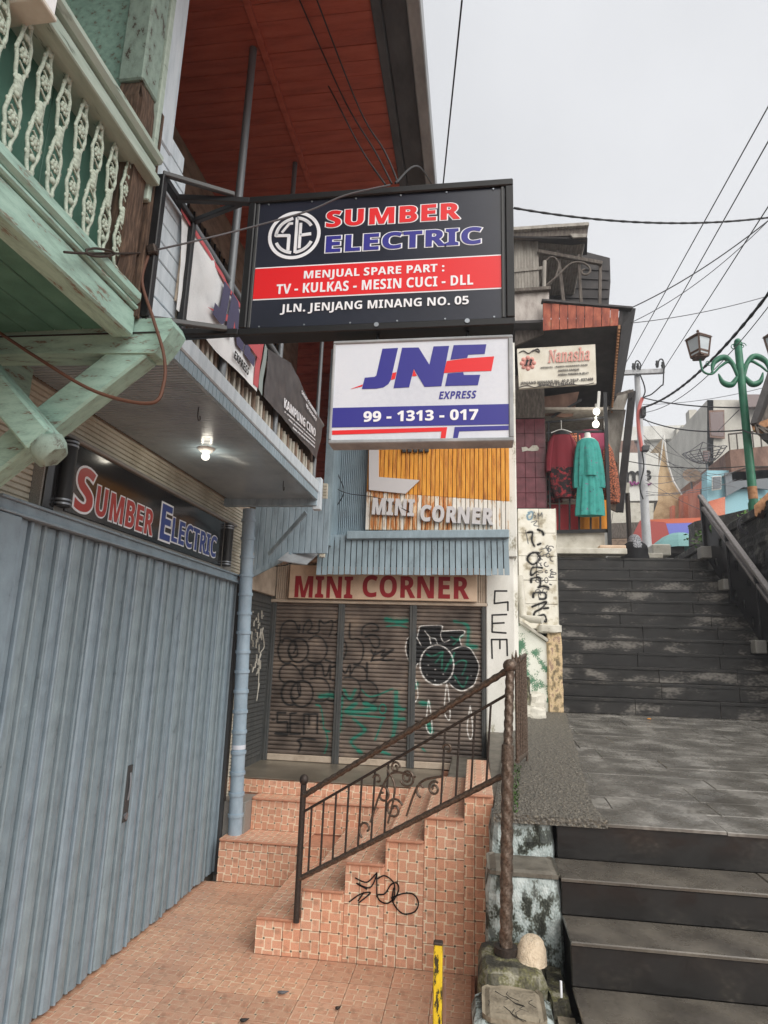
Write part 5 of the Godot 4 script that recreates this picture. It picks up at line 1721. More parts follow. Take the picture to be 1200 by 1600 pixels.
func shutter_paint() -> Image:
	var lo := Vector2(KX0, KY0); var hi := Vector2(KX1, KY1)
	var im := noise_image(1020, 730, [[0.0, c8(70, 60, 54)], [0.4, c8(98, 86, 78)], [0.7, c8(112, 99, 90)], [1.0, c8(136, 120, 106)]], 501, 0.006)
	var k := Color(c8(20, 17, 17), 0.9)
	var w := 0.017
	# black outlines, left and middle doors
	var lines := [
		[Vector2(-1.832, 0.094), Vector2(-1.837, 0.165), Vector2(-1.814, 0.243), Vector2(-1.758, 0.277), Vector2(-1.7, 0.262), Vector2(-1.667, 0.203), Vector2(-1.654, 0.17), Vector2(-1.65, 0.247)],
		[Vector2(-1.614, 0.171), Vector2(-1.606, 0.237), Vector2(-1.558, 0.288), Vector2(-1.531, 0.228), Vector2(-1.568, 0.172), Vector2(-1.466, 0.175), Vector2(-1.46, 0.285), Vector2(-1.413, 0.258), Vector2(-1.341, 0.287), Vector2(-1.333, 0.233), Vector2(-1.362, 0.134)],
		[Vector2(-1.312, 0.277), Vector2(-1.246, 0.301), Vector2(-1.228, 0.279), Vector2(-1.252, 0.202), Vector2(-1.306, 0.147)],
		[Vector2(-1.813, 0.067), Vector2(-1.793, 0.106), Vector2(-1.735, 0.102), Vector2(-1.71, 0.07)], [Vector2(-1.827, 0.094), Vector2(-1.849, 0.001), Vector2(-1.814, -0.095), Vector2(-1.755, -0.12), Vector2(-1.716, -0.103)],
		[Vector2(-1.751, -0.002), Vector2(-1.713, -0.06), Vector2(-1.658, -0.042), Vector2(-1.668, 0.039), Vector2(-1.694, 0.087), Vector2(-1.678, 0.017), Vector2(-1.698, -0.027)],
		[Vector2(-1.553, 0.107), Vector2(-1.487, 0.142), Vector2(-1.417, 0.111), Vector2(-1.373, 0.026), Vector2(-1.397, -0.061), Vector2(-1.461, -0.111), Vector2(-1.529, -0.102), Vector2(-1.565, -0.077)],
		[Vector2(-1.385, -0.076), Vector2(-1.305, -0.098), Vector2(-1.228, -0.082), Vector2(-1.197, -0.022), Vector2(-1.189, 0.042), Vector2(-1.214, 0.106), Vector2(-1.272, 0.137)], [Vector2(-1.165, 0.27), Vector2(-1.159, 0.129), Vector2(-1.081, 0.126), Vector2(-1.034, 0.068), Vector2(-1.031, -0.028), Vector2(-1.061, -0.098), Vector2(-1.116, -0.11)],
		[Vector2(-1.049, 0.164), Vector2(-1.041, 0.23), Vector2(-0.975, 0.269), Vector2(-0.908, 0.255), Vector2(-0.896, 0.212), Vector2(-0.951, 0.205)], [Vector2(-1.015, 0.144), Vector2(-0.949, 0.167), Vector2(-0.888, 0.137), Vector2(-0.88, 0.073), Vector2(-0.912, 0.045), Vector2(-0.946, 0.071), Vector2(-0.981, 0.134)],
		[Vector2(-0.955, 0.028), Vector2(-0.921, -0.014), Vector2(-0.829, 0.032), Vector2(-0.855, -0.022), Vector2(-0.747, 0.039), Vector2(-0.854, -0.059), Vector2(-0.723, -0.05)], [Vector2(-0.952, -0.078), Vector2(-0.911, 0.019)], [Vector2(-0.941, -0.067), Vector2(-0.832, -0.053)],
		[Vector2(-1.772, -0.297), Vector2(-1.814, -0.256), Vector2(-1.814, -0.181), Vector2(-1.766, -0.132), Vector2(-1.698, -0.129), Vector2(-1.638, -0.175), Vector2(-1.607, -0.217), Vector2(-1.595, -0.131)], [Vector2(-1.587, -0.269), Vector2(-1.598, -0.185), Vector2(-1.55, -0.14), Vector2(-1.488, -0.138), Vector2(-1.478, -0.223), Vector2(-1.472, -0.127), Vector2(-1.416, -0.125), Vector2(-1.388, -0.22), Vector2(-1.356, -0.198), Vector2(-1.337, -0.123), Vector2(-1.331, -0.26)],
		[Vector2(-1.325, -0.143), Vector2(-1.248, -0.13), Vector2(-1.19, -0.192), Vector2(-1.149, -0.116), Vector2(-1.143, -0.243)], [Vector2(-1.134, -0.19), Vector2(-1.093, -0.125), Vector2(-1.027, -0.128), Vector2(-0.992, -0.164), Vector2(-0.99, -0.09), Vector2(-0.984, -0.247)],
		[Vector2(-1.521, -0.256), Vector2(-1.443, -0.243), Vector2(-1.375, -0.262), Vector2(-1.333, -0.323), Vector2(-1.334, -0.407), Vector2(-1.387, -0.45), Vector2(-1.465, -0.448)], [Vector2(-1.199, -0.234), Vector2(-1.133, -0.227), Vector2(-1.065, -0.261), Vector2(-1.041, -0.333), Vector2(-1.07, -0.407), Vector2(-1.135, -0.43), Vector2(-1.191, -0.401), Vector2(-1.215, -0.36)],
		[Vector2(-1.044, -0.26), Vector2(-0.967, -0.252), Vector2(-0.9, -0.296), Vector2(-0.876, -0.368), Vector2(-0.906, -0.431), Vector2(-0.96, -0.454), Vector2(-1.026, -0.425), Vector2(-1.05, -0.375)],
		[Vector2(-1.308, -0.259), Vector2(-1.253, -0.268), Vector2(-1.238, -0.34), Vector2(-1.245, -0.424), Vector2(-1.299, -0.447), Vector2(-1.344, -0.438)],
		[Vector2(-1.69, -0.421), Vector2(-1.655, -0.44), Vector2(-1.612, -0.407), Vector2(-1.611, -0.334), Vector2(-1.631, -0.281), Vector2(-1.632, -0.355), Vector2(-1.606, -0.417)]]
	for i in lines.size(): spray(im, lines[i], w, k, lo, hi, true, i)
	var c3 := [Vector2(-1.649, 0.002), Vector2(-1.553, 0.004), Vector2(-1.591, -0.391), Vector2(-1.485, -0.387), Vector2(-1.698, -0.39), Vector2(-1.788, -0.393)]
	spray(im, circle2(c3[0], (c3[1] - c3[0]).length(), (c3[1] - c3[0]).length() * 1.15), w, k, lo, hi, true, 41)
	spray(im, circle2(c3[2], (c3[3] - c3[2]).length(), (c3[3] - c3[2]).length() * 1.1), w, k, lo, hi, true, 42)
	spray(im, circle2(c3[4], (c3[5] - c3[4]).length(), (c3[5] - c3[4]).length() * 1.2, 60, 300), w, k, lo, hi, true, 43)
	var straight := [
		[Vector2(-1.737, -0.569), Vector2(-1.815, -0.57), Vector2(-1.811, -0.655), Vector2(-1.715, -0.646), Vector2(-1.704, -0.753), Vector2(-1.825, -0.749)], [Vector2(-1.636, -0.565), Vector2(-1.692, -0.572), Vector2(-1.682, -0.752), Vector2(-1.581, -0.746)], [Vector2(-1.686, -0.66), Vector2(-1.603, -0.656)],
		[Vector2(-1.553, -0.746), Vector2(-1.56, -0.572), Vector2(-1.434, -0.564), Vector2(-1.427, -0.74)], [Vector2(-1.514, -0.57), Vector2(-1.508, -0.667)], [Vector2(-1.856, -0.634), Vector2(-1.835, -0.634)], [Vector2(-1.405, -0.632), Vector2(-1.383, -0.631)],
		[Vector2(-1.825, -0.754), Vector2(-1.701, -0.764)], [Vector2(-1.593, -0.906), Vector2(-1.569, -0.839), Vector2(-1.61, -0.805), Vector2(-1.545, -0.782), Vector2(-1.435, -0.792)]]
	for i in straight.size(): spray(im, straight[i], w * 1.05, k, lo, hi, false, 60 + i)
	# green scribbles
	var g := Color(c8(24, 120, 100), 0.75)
	var gl := [
		[Vector2(-1.452, -0.484), Vector2(-1.407, -0.503), Vector2(-1.378, -0.615), Vector2(-1.363, -0.697), Vector2(-1.308, -0.714)], [Vector2(-1.194, -0.339), Vector2(-1.135, -0.42), Vector2(-1.085, -0.324)], [Vector2(-1.079, -0.459), Vector2(-1.163, -0.534), Vector2(-0.925, -0.504), Vector2(-0.915, -0.483), Vector2(-1.014, -0.446)],
		[Vector2(-1.141, -0.554), Vector2(-0.837, -0.571), Vector2(-0.826, -0.591), Vector2(-0.894, -0.776)], [Vector2(-1.095, -0.593), Vector2(-1.006, -0.66), Vector2(-0.994, -0.7), Vector2(-1.109, -0.786), Vector2(-1.041, -0.863), Vector2(-1.008, -0.881)], [Vector2(-0.71, -0.341), Vector2(-0.708, -0.586), Vector2(-0.735, -0.768)],
		[Vector2(-1.03, -0.332), Vector2(-0.94, -0.391), Vector2(-0.737, -0.311)], [Vector2(-0.73, -0.587), Vector2(-0.623, -0.572)], [Vector2(-0.821, 0.311), Vector2(-0.71, 0.292), Vector2(-0.623, 0.305)], [Vector2(-0.819, 0.246), Vector2(-0.709, 0.26), Vector2(-0.621, 0.24)], [Vector2(-1.266, -0.446), Vector2(-1.238, -0.568), Vector2(-1.265, -0.692), Vector2(-1.243, -0.913)], [Vector2(-1.213, -0.402), Vector2(-1.215, -0.588), Vector2(-1.231, -0.711)],
		[Vector2(-0.668, -0.493), Vector2(-0.615, -0.48)], [Vector2(-0.828, -0.862), Vector2(-0.742, -0.888)], [Vector2(-1.423, -0.41), Vector2(-1.302, -0.395), Vector2(-1.233, -0.444)], [Vector2(-1.352, -0.696), Vector2(-1.325, -0.807), Vector2(-1.352, -0.909)],
		[Vector2(-0.187, 0.31), Vector2(-0.07, 0.275), Vector2(-0.06, 0.179), Vector2(-0.069, 0.093)], [Vector2(-0.06, 0.083), Vector2(0.027, 0.086)], [Vector2(-0.559, -0.254), Vector2(-0.583, -0.497), Vector2(-0.586, -0.772)], [Vector2(-0.52, -0.253), Vector2(-0.538, -0.31)], [Vector2(-0.488, -0.429), Vector2(-0.401, -0.434)], [Vector2(-0.461, -0.819), Vector2(-0.432, -0.845)], [Vector2(-0.68, -0.474), Vector2(-0.631, -0.499)], [Vector2(-0.427, -0.582), Vector2(-0.378, -0.68)]]
	for i in gl.size(): spray(im, gl[i], 0.016 + 0.012 * (i % 3), g, lo, hi, true, 90 + i)
	var gc := [Vector2(-0.829, -0.494), Vector2(-0.791, -0.493)]
	spray(im, circle2(gc[0], 0.03, 0.04), 0.012, g, lo, hi, true, 130)
	# black bubble figure with white outline, right door
	var body := [Vector2(-0.622, 0.125), Vector2(-0.598, 0.159), Vector2(-0.548, 0.161), Vector2(-0.519, 0.205), Vector2(-0.496, 0.259), Vector2(-0.309, 0.269), Vector2(-0.298, 0.22), Vector2(-0.109, 0.23), Vector2(-0.094, 0.202), Vector2(-0.137, 0.167), Vector2(-0.127, 0.091), Vector2(-0.05, 0.074), Vector2(0.008, -0.009), Vector2(0.036, -0.083), Vector2(0.017, -0.177), Vector2(-0.011, -0.253), Vector2(-0.116, -0.303), Vector2(-0.182, -0.287), Vector2(-0.24, -0.243), Vector2(-0.317, -0.264), Vector2(-0.384, -0.257), Vector2(-0.463, -0.204), Vector2(-0.498, -0.12), Vector2(-0.514, -0.073), Vector2(-0.567, -0.132), Vector2(-0.602, -0.076), Vector2(-0.624, 0.019)]
	fill_poly(im, body, Color(c8(16, 15, 18), 1.0), lo, hi)
	var g2 := Color(c8(20, 110, 88), 0.85)
	for q in [[Vector2(-0.437, 0.005), Vector2(-0.388, -0.012), Vector2(-0.291, 0.029), Vector2(-0.339, -0.049), Vector2(-0.358, -0.068)], [Vector2(-0.291, 0.029), Vector2(-0.299, -0.123)], [Vector2(-0.242, -0.074), Vector2(-0.27, -0.141), Vector2(-0.185, 0.023), Vector2(-0.222, -0.083)], [Vector2(-0.174, -0.072), Vector2(-0.126, -0.042), Vector2(-0.078, -0.05), Vector2(-0.088, -0.106), Vector2(-0.116, -0.173)], [Vector2(-0.183, -0.175), Vector2(-0.106, -0.275), Vector2(-0.059, -0.171)], [Vector2(-0.215, 0.165), Vector2(-0.166, 0.147), Vector2(-0.108, 0.187), Vector2(-0.205, 0.089)]]: spray(im, q, 0.018, g2, lo, hi, true, 7)
	var wh := Color(c8(214, 212, 208), 0.95)
	var wc := [Vector2(-0.343, -0.087), Vector2(-0.189, -0.082), Vector2(-0.346, 0.089)]
	spray(im, circle2(wc[0], (wc[1] - wc[0]).length(), (wc[2] - wc[0]).length()), 0.017, wh, lo, hi, true, 3)
	for q in [[Vector2(-0.214, 0.045), Vector2(-0.127, 0.083), Vector2(-0.05, 0.072), Vector2(0.008, -0.009), Vector2(0.038, -0.093), Vector2(0.017, -0.187), Vector2(-0.016, -0.258), Vector2(-0.106, -0.307), Vector2(-0.182, -0.287), Vector2(-0.231, -0.242)], [Vector2(-0.626, 0.115), Vector2(-0.634, 0.038), Vector2(-0.603, -0.057), Vector2(-0.566, -0.137), Vector2(-0.514, -0.078)], [Vector2(-0.622, 0.134), Vector2(-0.598, 0.156), Vector2(-0.548, 0.161), Vector2(-0.523, 0.137), Vector2(-0.487, 0.076)], [Vector2(-0.528, 0.151), Vector2(-0.515, 0.215), Vector2(-0.491, 0.259), Vector2(-0.314, 0.268), Vector2(-0.299, 0.24), Vector2(-0.313, 0.182), Vector2(-0.283, 0.12), Vector2(-0.224, 0.141)], [Vector2(-0.298, 0.216), Vector2(-0.118, 0.23), Vector2(-0.094, 0.202), Vector2(-0.137, 0.162), Vector2(-0.122, 0.091)], [Vector2(-0.46, 0.216), Vector2(-0.41, 0.16), Vector2(-0.361, 0.146), Vector2(-0.341, 0.099)], [Vector2(-0.415, 0.159), Vector2(-0.399, 0.093)],
		[Vector2(-0.254, -0.252), Vector2(-0.271, -0.484), Vector2(-0.232, -0.565), Vector2(-0.219, -0.509), Vector2(-0.24, -0.298), Vector2(-0.254, -0.252)], [Vector2(-0.561, -0.151), Vector2(-0.556, -0.413), Vector2(-0.517, -0.393), Vector2(-0.514, -0.328), Vector2(-0.546, -0.179)], [Vector2(-0.416, -0.398), Vector2(-0.431, -0.628), Vector2(-0.383, -0.689), Vector2(-0.384, -0.571), Vector2(-0.411, -0.398)], [Vector2(-0.041, -0.433), Vector2(-0.067, -0.621), Vector2(-0.043, -0.718), Vector2(-0.02, -0.672), Vector2(-0.025, -0.546), Vector2(-0.041, -0.433)]]: spray(im, q, 0.012, wh, lo, hi, true, 11)
	for q in [Vector2(-0.421, -0.094), Vector2(-0.357, -0.13), Vector2(-0.432, -0.179), Vector2(-0.284, -0.169), Vector2(-0.358, -0.226), Vector2(-0.176, -0.217), Vector2(-0.033, -0.175)]: spray(im, [q, q + Vector2(0.003, 0)], 0.016, wh, lo, hi, false, 2)
	return im

func mini_corner():
	var t := thing("mini_corner_kiosk", "small kiosk with graffiti covered roller shutters under a pale blue metal apron", "kiosk", Vector3(-0.9, -0.987, -6.0))
	var b := B.new()
	b.span(Vector3(-3.2, -1.9, -6.15), Vector3(0.4, 3.15, -7.2))
	part(b, "wall", M.white_wall, t)
	# shutters: each curved slat is a piece and carries its strip of the spray paint
	var im := shutter_paint()
	im.generate_mipmaps()
	var sm := mat("shutter_paint", Color.WHITE, 0.6)
	sm.albedo_texture = ImageTexture.create_from_image(im)
	var doors := [[-1.885, -1.278], [-1.216, -0.6], [-0.535, 0.06]]
	var rows := 37
	var dy := (0.45 - KY0 - 0.055) / rows
	for d in doors:
		b = B.new(); b.span(Vector3(d[0], KY0 + 0.003, -6.0), Vector3(d[1], KY0 + 0.058, -6.03), 0.004)
		var sh := part(b, "roller_shutter", M.beige_paint, t)
		for r in rows:
			var y := KY0 + 0.058 + r * dy
			var prof := [Vector2(0, -0.012), Vector2(0.003, -0.002), Vector2(dy * 0.3, 0.004), Vector2(dy * 0.6, 0.004), Vector2(dy * 0.9, -0.003), Vector2(dy, -0.012)]
			b = B.new()
			for i in prof.size() - 1:
				var p: Vector2 = prof[i]; var q: Vector2 = prof[i + 1]
				var uvl := func(x: float, yy: float) -> Vector2: return Vector2((x - KX0) / (KX1 - KX0), 1.0 - (yy - KY0) / (KY1 - KY0))
				var a0 := Vector3(d[0], y + p.x, -6.012 + p.y); var a1 := Vector3(d[1], y + p.x, -6.012 + p.y)
				var a2 := Vector3(d[1], y + q.x, -6.012 + q.y); var a3 := Vector3(d[0], y + q.x, -6.012 + q.y)
				b.quad(a0, a1, a2, a3, Vector3(0, -(q.y - p.y), q.x - p.x).normalized(), uvl.call(a0.x, a0.y), uvl.call(a1.x, a1.y), uvl.call(a2.x, a2.y), uvl.call(a3.x, a3.y))
			part(b, "slat", sm, sh)
	b = B.new()
	b.span(Vector3(-1.95, KY0, -6.03), Vector3(0.09, 0.47, -6.06))
	part(b, "shutter_back", M.shutter_frame, t)
	for q in [[-1.94, -1.885], [-1.278, -1.216], [-0.6, -0.535], [0.06, 0.1]]:
		b = B.new()
		b.span(Vector3(q[0], KY0, -5.985), Vector3(q[1], 0.46, -6.04), 0.004)
		b.span(Vector3((q[0] + q[1]) * 0.5 - 0.006, KY0, -5.978), Vector3((q[0] + q[1]) * 0.5 + 0.006, 0.46, -5.986), 0.002)
		part(b, "shutter_post", M.shutter_frame, t)
	b = B.new(); b.span(Vector3(-1.95, 0.445, -5.97), Vector3(0.12, 0.475, -6.05), 0.004)
	part(b, "lintel", M.beige_paint, t)
	# side shutter turned to the stairs, dark, with white scrawl
	b = B.new(); b.span(Vector3(-1.96, KY0, -5.22), Vector3(-1.935, 0.5, -5.98))
	var ss := part(b, "side_shutter", M.shutter_frame, t)
	var sm2 := B.new()
	sm2.prism([Vector3(0, 0.002, 0), Vector3(0.008, 0.012, 0), Vector3(0.006, 0.034, 0), Vector3(-0.004, 0.037, 0)], Vector3(0, 0, -0.72))
	var smm := sm2.mesh()
	for r in 36: partm(smm, "slat", M.shutter_frame, ss, Vector3(-1.935, KY0 + 0.05 + r * 0.0385, -5.24))
	b = B.new()
	for k in 34:
		var p := Vector3(-1.925, rng.randf_range(-0.25, 0.35), -5.35 - rng.randf_range(0, 0.42))
		var q := p + Vector3(0, rng.randf_range(-0.09, 0.09), rng.randf_range(-0.03, 0.03))
		b.bar(p, q, 0.002, 0.012, Vector3.RIGHT)
	b.tube(curve([Vector3(-1.925, 0.15, -5.75), Vector3(-1.925, 0.02, -5.82), Vector3(-1.925, -0.06, -5.72), Vector3(-1.925, -0.35, -5.74), Vector3(-1.925, -0.45, -5.72), Vector3(-1.925, -0.3, -5.76)], 6), 0.005, 5)
	stuff(part(b, "white_scrawl", M.dirty_white, ss))
	b = B.new(); b.span(Vector3(-1.935, KY0, -5.2), Vector3(-1.88, 0.5, -5.235), 0.004)
	part(b, "shutter_post", M.shutter_frame, t)
	# beige head above the side shutter, ribbed panel, name board
	b = B.new(); b.span(Vector3(-1.96, 0.5, -5.22), Vector3(-1.9, 0.82, -5.97), 0.004)
	part(b, "head_panel", M.beige_paint, t)
	b = B.new()
	var x := -1.9
	while x < 0.13:
		b.span(Vector3(x, 0.476, -5.985), Vector3(x + 0.015, 0.86, -6.0), 0.003)
		x += 0.021
	b.span(Vector3(-1.9, 0.476, -6.0), Vector3(0.13, 0.9, -6.05))
	stuff(part(b, "ribbed_panel", M.beige_paint, t))
	b = B.new(); b.span(Vector3(-1.9, 0.83, -5.96), Vector3(-1.2, 0.872, -6.0), 0.004)
	part(b, "panel_cap", M.board_beige, t)
	# apron of pale blue metal strips
	var a := [Vector3(-1.454, 0.854, -5.75), Vector3(0.301, 1.046, -5.75), Vector3(0.308, 0.741, -5.75), Vector3(-1.451, 0.687, -5.75)]
	var n := 33
	for i in n:
		var u0 := float(i) / n; var u1 := (i + 1.0) / n
		var tl: Vector3 = a[0].lerp(a[1], u0); var tr: Vector3 = a[0].lerp(a[1], u1)
		tl.y = a[1].y; tr.y = a[1].y
		if u0 < 0.03: tl.y -= 0.17; tr.y -= 0.17
		var bl: Vector3 = a[3].lerp(a[2], u0); var br: Vector3 = a[3].lerp(a[2], u1)
		bl.y = a[3].y + 0.02 * u0 + rng.randf_range(-0.004, 0.004); br.y = bl.y
		b = B.new()
		var g := 0.0045
		var dz := Vector3(0, 0, 0.02)
		b.prism([bl + Vector3(g, 0, 0) + dz, br - Vector3(g, 0, 0) + dz, tr - Vector3(g, 0, 0), tl + Vector3(g, 0, 0)], Vector3(0, 0, -0.012))
		part(b, "apron_strip", M.blue_sheet, t)
	b = B.new(); b.span(Vector3(a[0].x + 0.02, a[2].y + 0.03, -5.775), Vector3(a[1].x - 0.02, a[1].y - 0.02, -5.79))
	part(b, "apron_back", M.grey_graphite, t)
	b = B.new(); b.bar(a[0] + Vector3(0.28, 0.2, 0.02), a[1] + Vector3(0.0, 0.03, 0.02), 0.05, 0.075, Vector3.UP, 0.006)
	b.span(Vector3(a[0].x, a[1].y - 0.03, -5.76), Vector3(a[1].x, a[1].y + 0.02, -6.15))
	part(b, "apron_cap", M.blue_sheet, t)
	# pale blue fluted sheet and plank wall on the left
	b = B.new()
	var cs := [Vector3(-1.446, 1.077, -5.98), Vector3(-1.019, 1.111, -5.98), Vector3(-1.074, 2.945, -5.98), Vector3(-1.506, 2.997, -5.98)]
	var m := 22
	for i in m:
		var p0: Vector3 = cs[0].lerp(cs[1], float(i) / m); var p1: Vector3 = cs[0].lerp(cs[1], (i + 0.62) / m)
		p0.y = cs[0].y; p1.y = cs[0].y
		b.span(Vector3(p0.x, p0.y, -5.98), Vector3(p1.x, 2.9, -5.965), 0.004)
	b.span(Vector3(cs[0].x, cs[0].y, -5.98), Vector3(cs[1].x, 2.9, -6.0))
	part(b, "fluted_sheet", M.blue_sheet, t)
	for i in 13:
		var x0 := -1.92 + i * 0.052
		b = B.new()
		var yb := 0.62 + 0.028 * minf(i, 7)
		b.span(Vector3(x0, yb, -5.3), Vector3(x0 + 0.049, 1.3, -5.32 + rng.randf_range(0, 0.003)), 0.003)
		part(b, "wall_plank", M.blue_boards, t)
	b = B.new(); b.bar(Vector3(-1.72, 0.78, -5.15), Vector3(-1.36, 1.1, -4.95), 0.012, 0.035)
	part(b, "flat_brace", M.blue_boards, t)
	b = B.new(); b.bar(Vector3(-1.9, 0.62, -5.28), Vector3(-1.56, 0.8, -5.28), 0.02, 0.045)
	part(b, "flashing", M.blue_boards, t)
	b = B.new(); b.prism([Vector3(-1.6, 0.82, -5.3), Vector3(-1.38, 0.84, -5.5), Vector3(-1.4, 0.7, -5.2), Vector3(-1.62, 0.72, -5.1)], Vector3(0, 0.008, 0))
	part(b, "bent_sheet", M.grey_fascia, t)
	var ws := [Vector3(-1.393, 0.832, -5.6), Vector3(-1.351, 0.832, -5.6), Vector3(-1.357, 1.52, -5.6), Vector3(-1.394, 1.52, -5.6)]
	b = B.new(); b.prism(ws, Vector3(0, 0, -0.05))
	for i in 24:
		var p: Vector3 = ws[1].lerp(ws[2], i / 24.0)
		b.span(p + Vector3(-0.03, 0, 0), p + Vector3(0.005, 0.012, 0.01))
	part(b, "edge_strip", M.siding_cream, t)
	b = B.new(); b.span(Vector3(-1.4, 0.95, -5.66), Vector3(-1.32, 2.9, -6.0))
	part(b, "end_sheet", M.blue_sheet, t)
	# white pier right of the shutters, with tall painted letters
	b = B.new()
	var pier := [Vector3(0.087, 0.754, -5.97), Vector3(0.355, 0.769, -5.97), Vector3(0.402, -0.746, -5.97), Vector3(0.083, -0.894, -5.97)]
	b.span(Vector3(0.1, -0.99, -5.97), Vector3(0.36, 0.9, -6.2), 0.01)
	part(b, "pier", M.white_wall, t)
	b = B.new(); b.span(Vector3(0.3, 0.9, -5.94), Vector3(0.385, 3.0, -6.16), 0.008)
	part(b, "corner_pipe_casing", M.white_wall, t)
	b = B.new()
	for s in [[Vector2(0.294, 0.59), Vector2(0.182, 0.588), Vector2(0.176, 0.474), Vector2(0.298, 0.49), Vector2(0.297, 0.409)], [Vector2(0.156, 0.374), Vector2(0.155, 0.217), Vector2(0.283, 0.211)], [Vector2(0.155, 0.294), Vector2(0.267, 0.302)], [Vector2(0.156, 0.369), Vector2(0.29, 0.377)], [Vector2(0.154, -0.02), Vector2(0.149, 0.15), Vector2(0.285, 0.154), Vector2(0.288, 0.008)], [Vector2(0.223, 0.145), Vector2(0.223, 0.067)]]:
		stroke(b, s, 0.015, -5.97, 0.0015)
	part(b, "painted_letters", M.ink_black, t)
	# name board in beige with dark red capitals
	t = thing("kiosk_name_board", "beige board with dark red capitals directly above the roller shutters", "sign", Vector3(-0.9, 0.48, -5.95))
	b = B.new()
	var nb := [Vector3(-1.757, 0.461, -5.93), Vector3(0.017, 0.484, -5.93), Vector3(0.005, 0.759, -5.93), Vector3(-1.776, 0.741, -5.93)]
	b.span(Vector3(nb[0].x, 0.482, -5.93), Vector3(nb[1].x, 0.8, -5.965), 0.004)
	part(b, "board", M.board_beige, t)
	text("MINI", t, M.letter_maroon, Vector3(-1.417, 0.593, -5.93), 0.56, 0.203, FRONT, 0.003, 1.5)
	text("CORNER", t, M.letter_maroon, Vector3(-0.548, 0.608, -5.93), 0.99, 0.206, FRONT, 0.003, 1.5)
	# old yellow boarded sign with raised letters
	t = thing("yellow_board_sign", "weathered yellow and white plank sign with raised pale letters above the apron", "sign", Vector3(-0.35, 1.1, -5.9))
	var px := -1.035
	var i2 := 0
	while px < 0.3:
		var u := (px + 1.035) / 1.335
		var yb := 1.14
		var ym := 1.515 - 0.1 * u
		b = B.new(); b.span(Vector3(px, ym, -5.9 + rng.randf_range(0, 0.004)), Vector3(px + 0.036, 2.25, -5.92), 0.003)
		part(b, "plank", M["yellow_plank_a"] if (i2 * 7) % 3 else M["yellow_plank_b"], t)
		b = B.new(); b.span(Vector3(px, yb, -5.9 + rng.randf_range(0, 0.004)), Vector3(px + 0.036, ym, -5.92), 0.003)
		part(b, "plank", M.rust_plank if px < -0.25 and (i2 % 4) else M.white_plank, t)
		px += 0.0412
		i2 += 1
	b = B.new(); b.span(Vector3(-1.03, 1.13, -5.921), Vector3(0.31, 2.26, -5.95))
	part(b, "back_board", M.old_wood, t)
	b = B.new(); b.prism([Vector3(-1.024, 1.979, -5.89), Vector3(-0.929, 1.977, -5.89), Vector3(-0.918, 1.653, -5.89), Vector3(-0.522, 1.619, -5.89), Vector3(-0.654, 1.487, -5.89), Vector3(-1.008, 1.526, -5.89)], Vector3(0, 0, 0.02))
	part(b, "pale_moulding", M.letter_grey, t)
	for q in [["MINI", Vector3(-0.767, 1.355, -5.89), 0.4, 0.188, -2.5], ["CORNER", Vector3(-0.168, 1.28, -5.89), 0.677, 0.185, -3.0]]:
		var l := text(q[0], t, M.letter_grey, q[1], q[2], q[3] * 0.86, Basis(Vector3(0, 0, 1), deg_to_rad(q[4])), 0.035, 3.2)
	for i in 5:
		b = B.new(); b.span(Vector3(-0.7 + i * 0.055, 1.9, -5.898), Vector3(-0.7 + i * 0.055 + 0.04, 2.03, -5.87), 0.006)
		part(b, "stub_letter", M.grey_graphite, t)

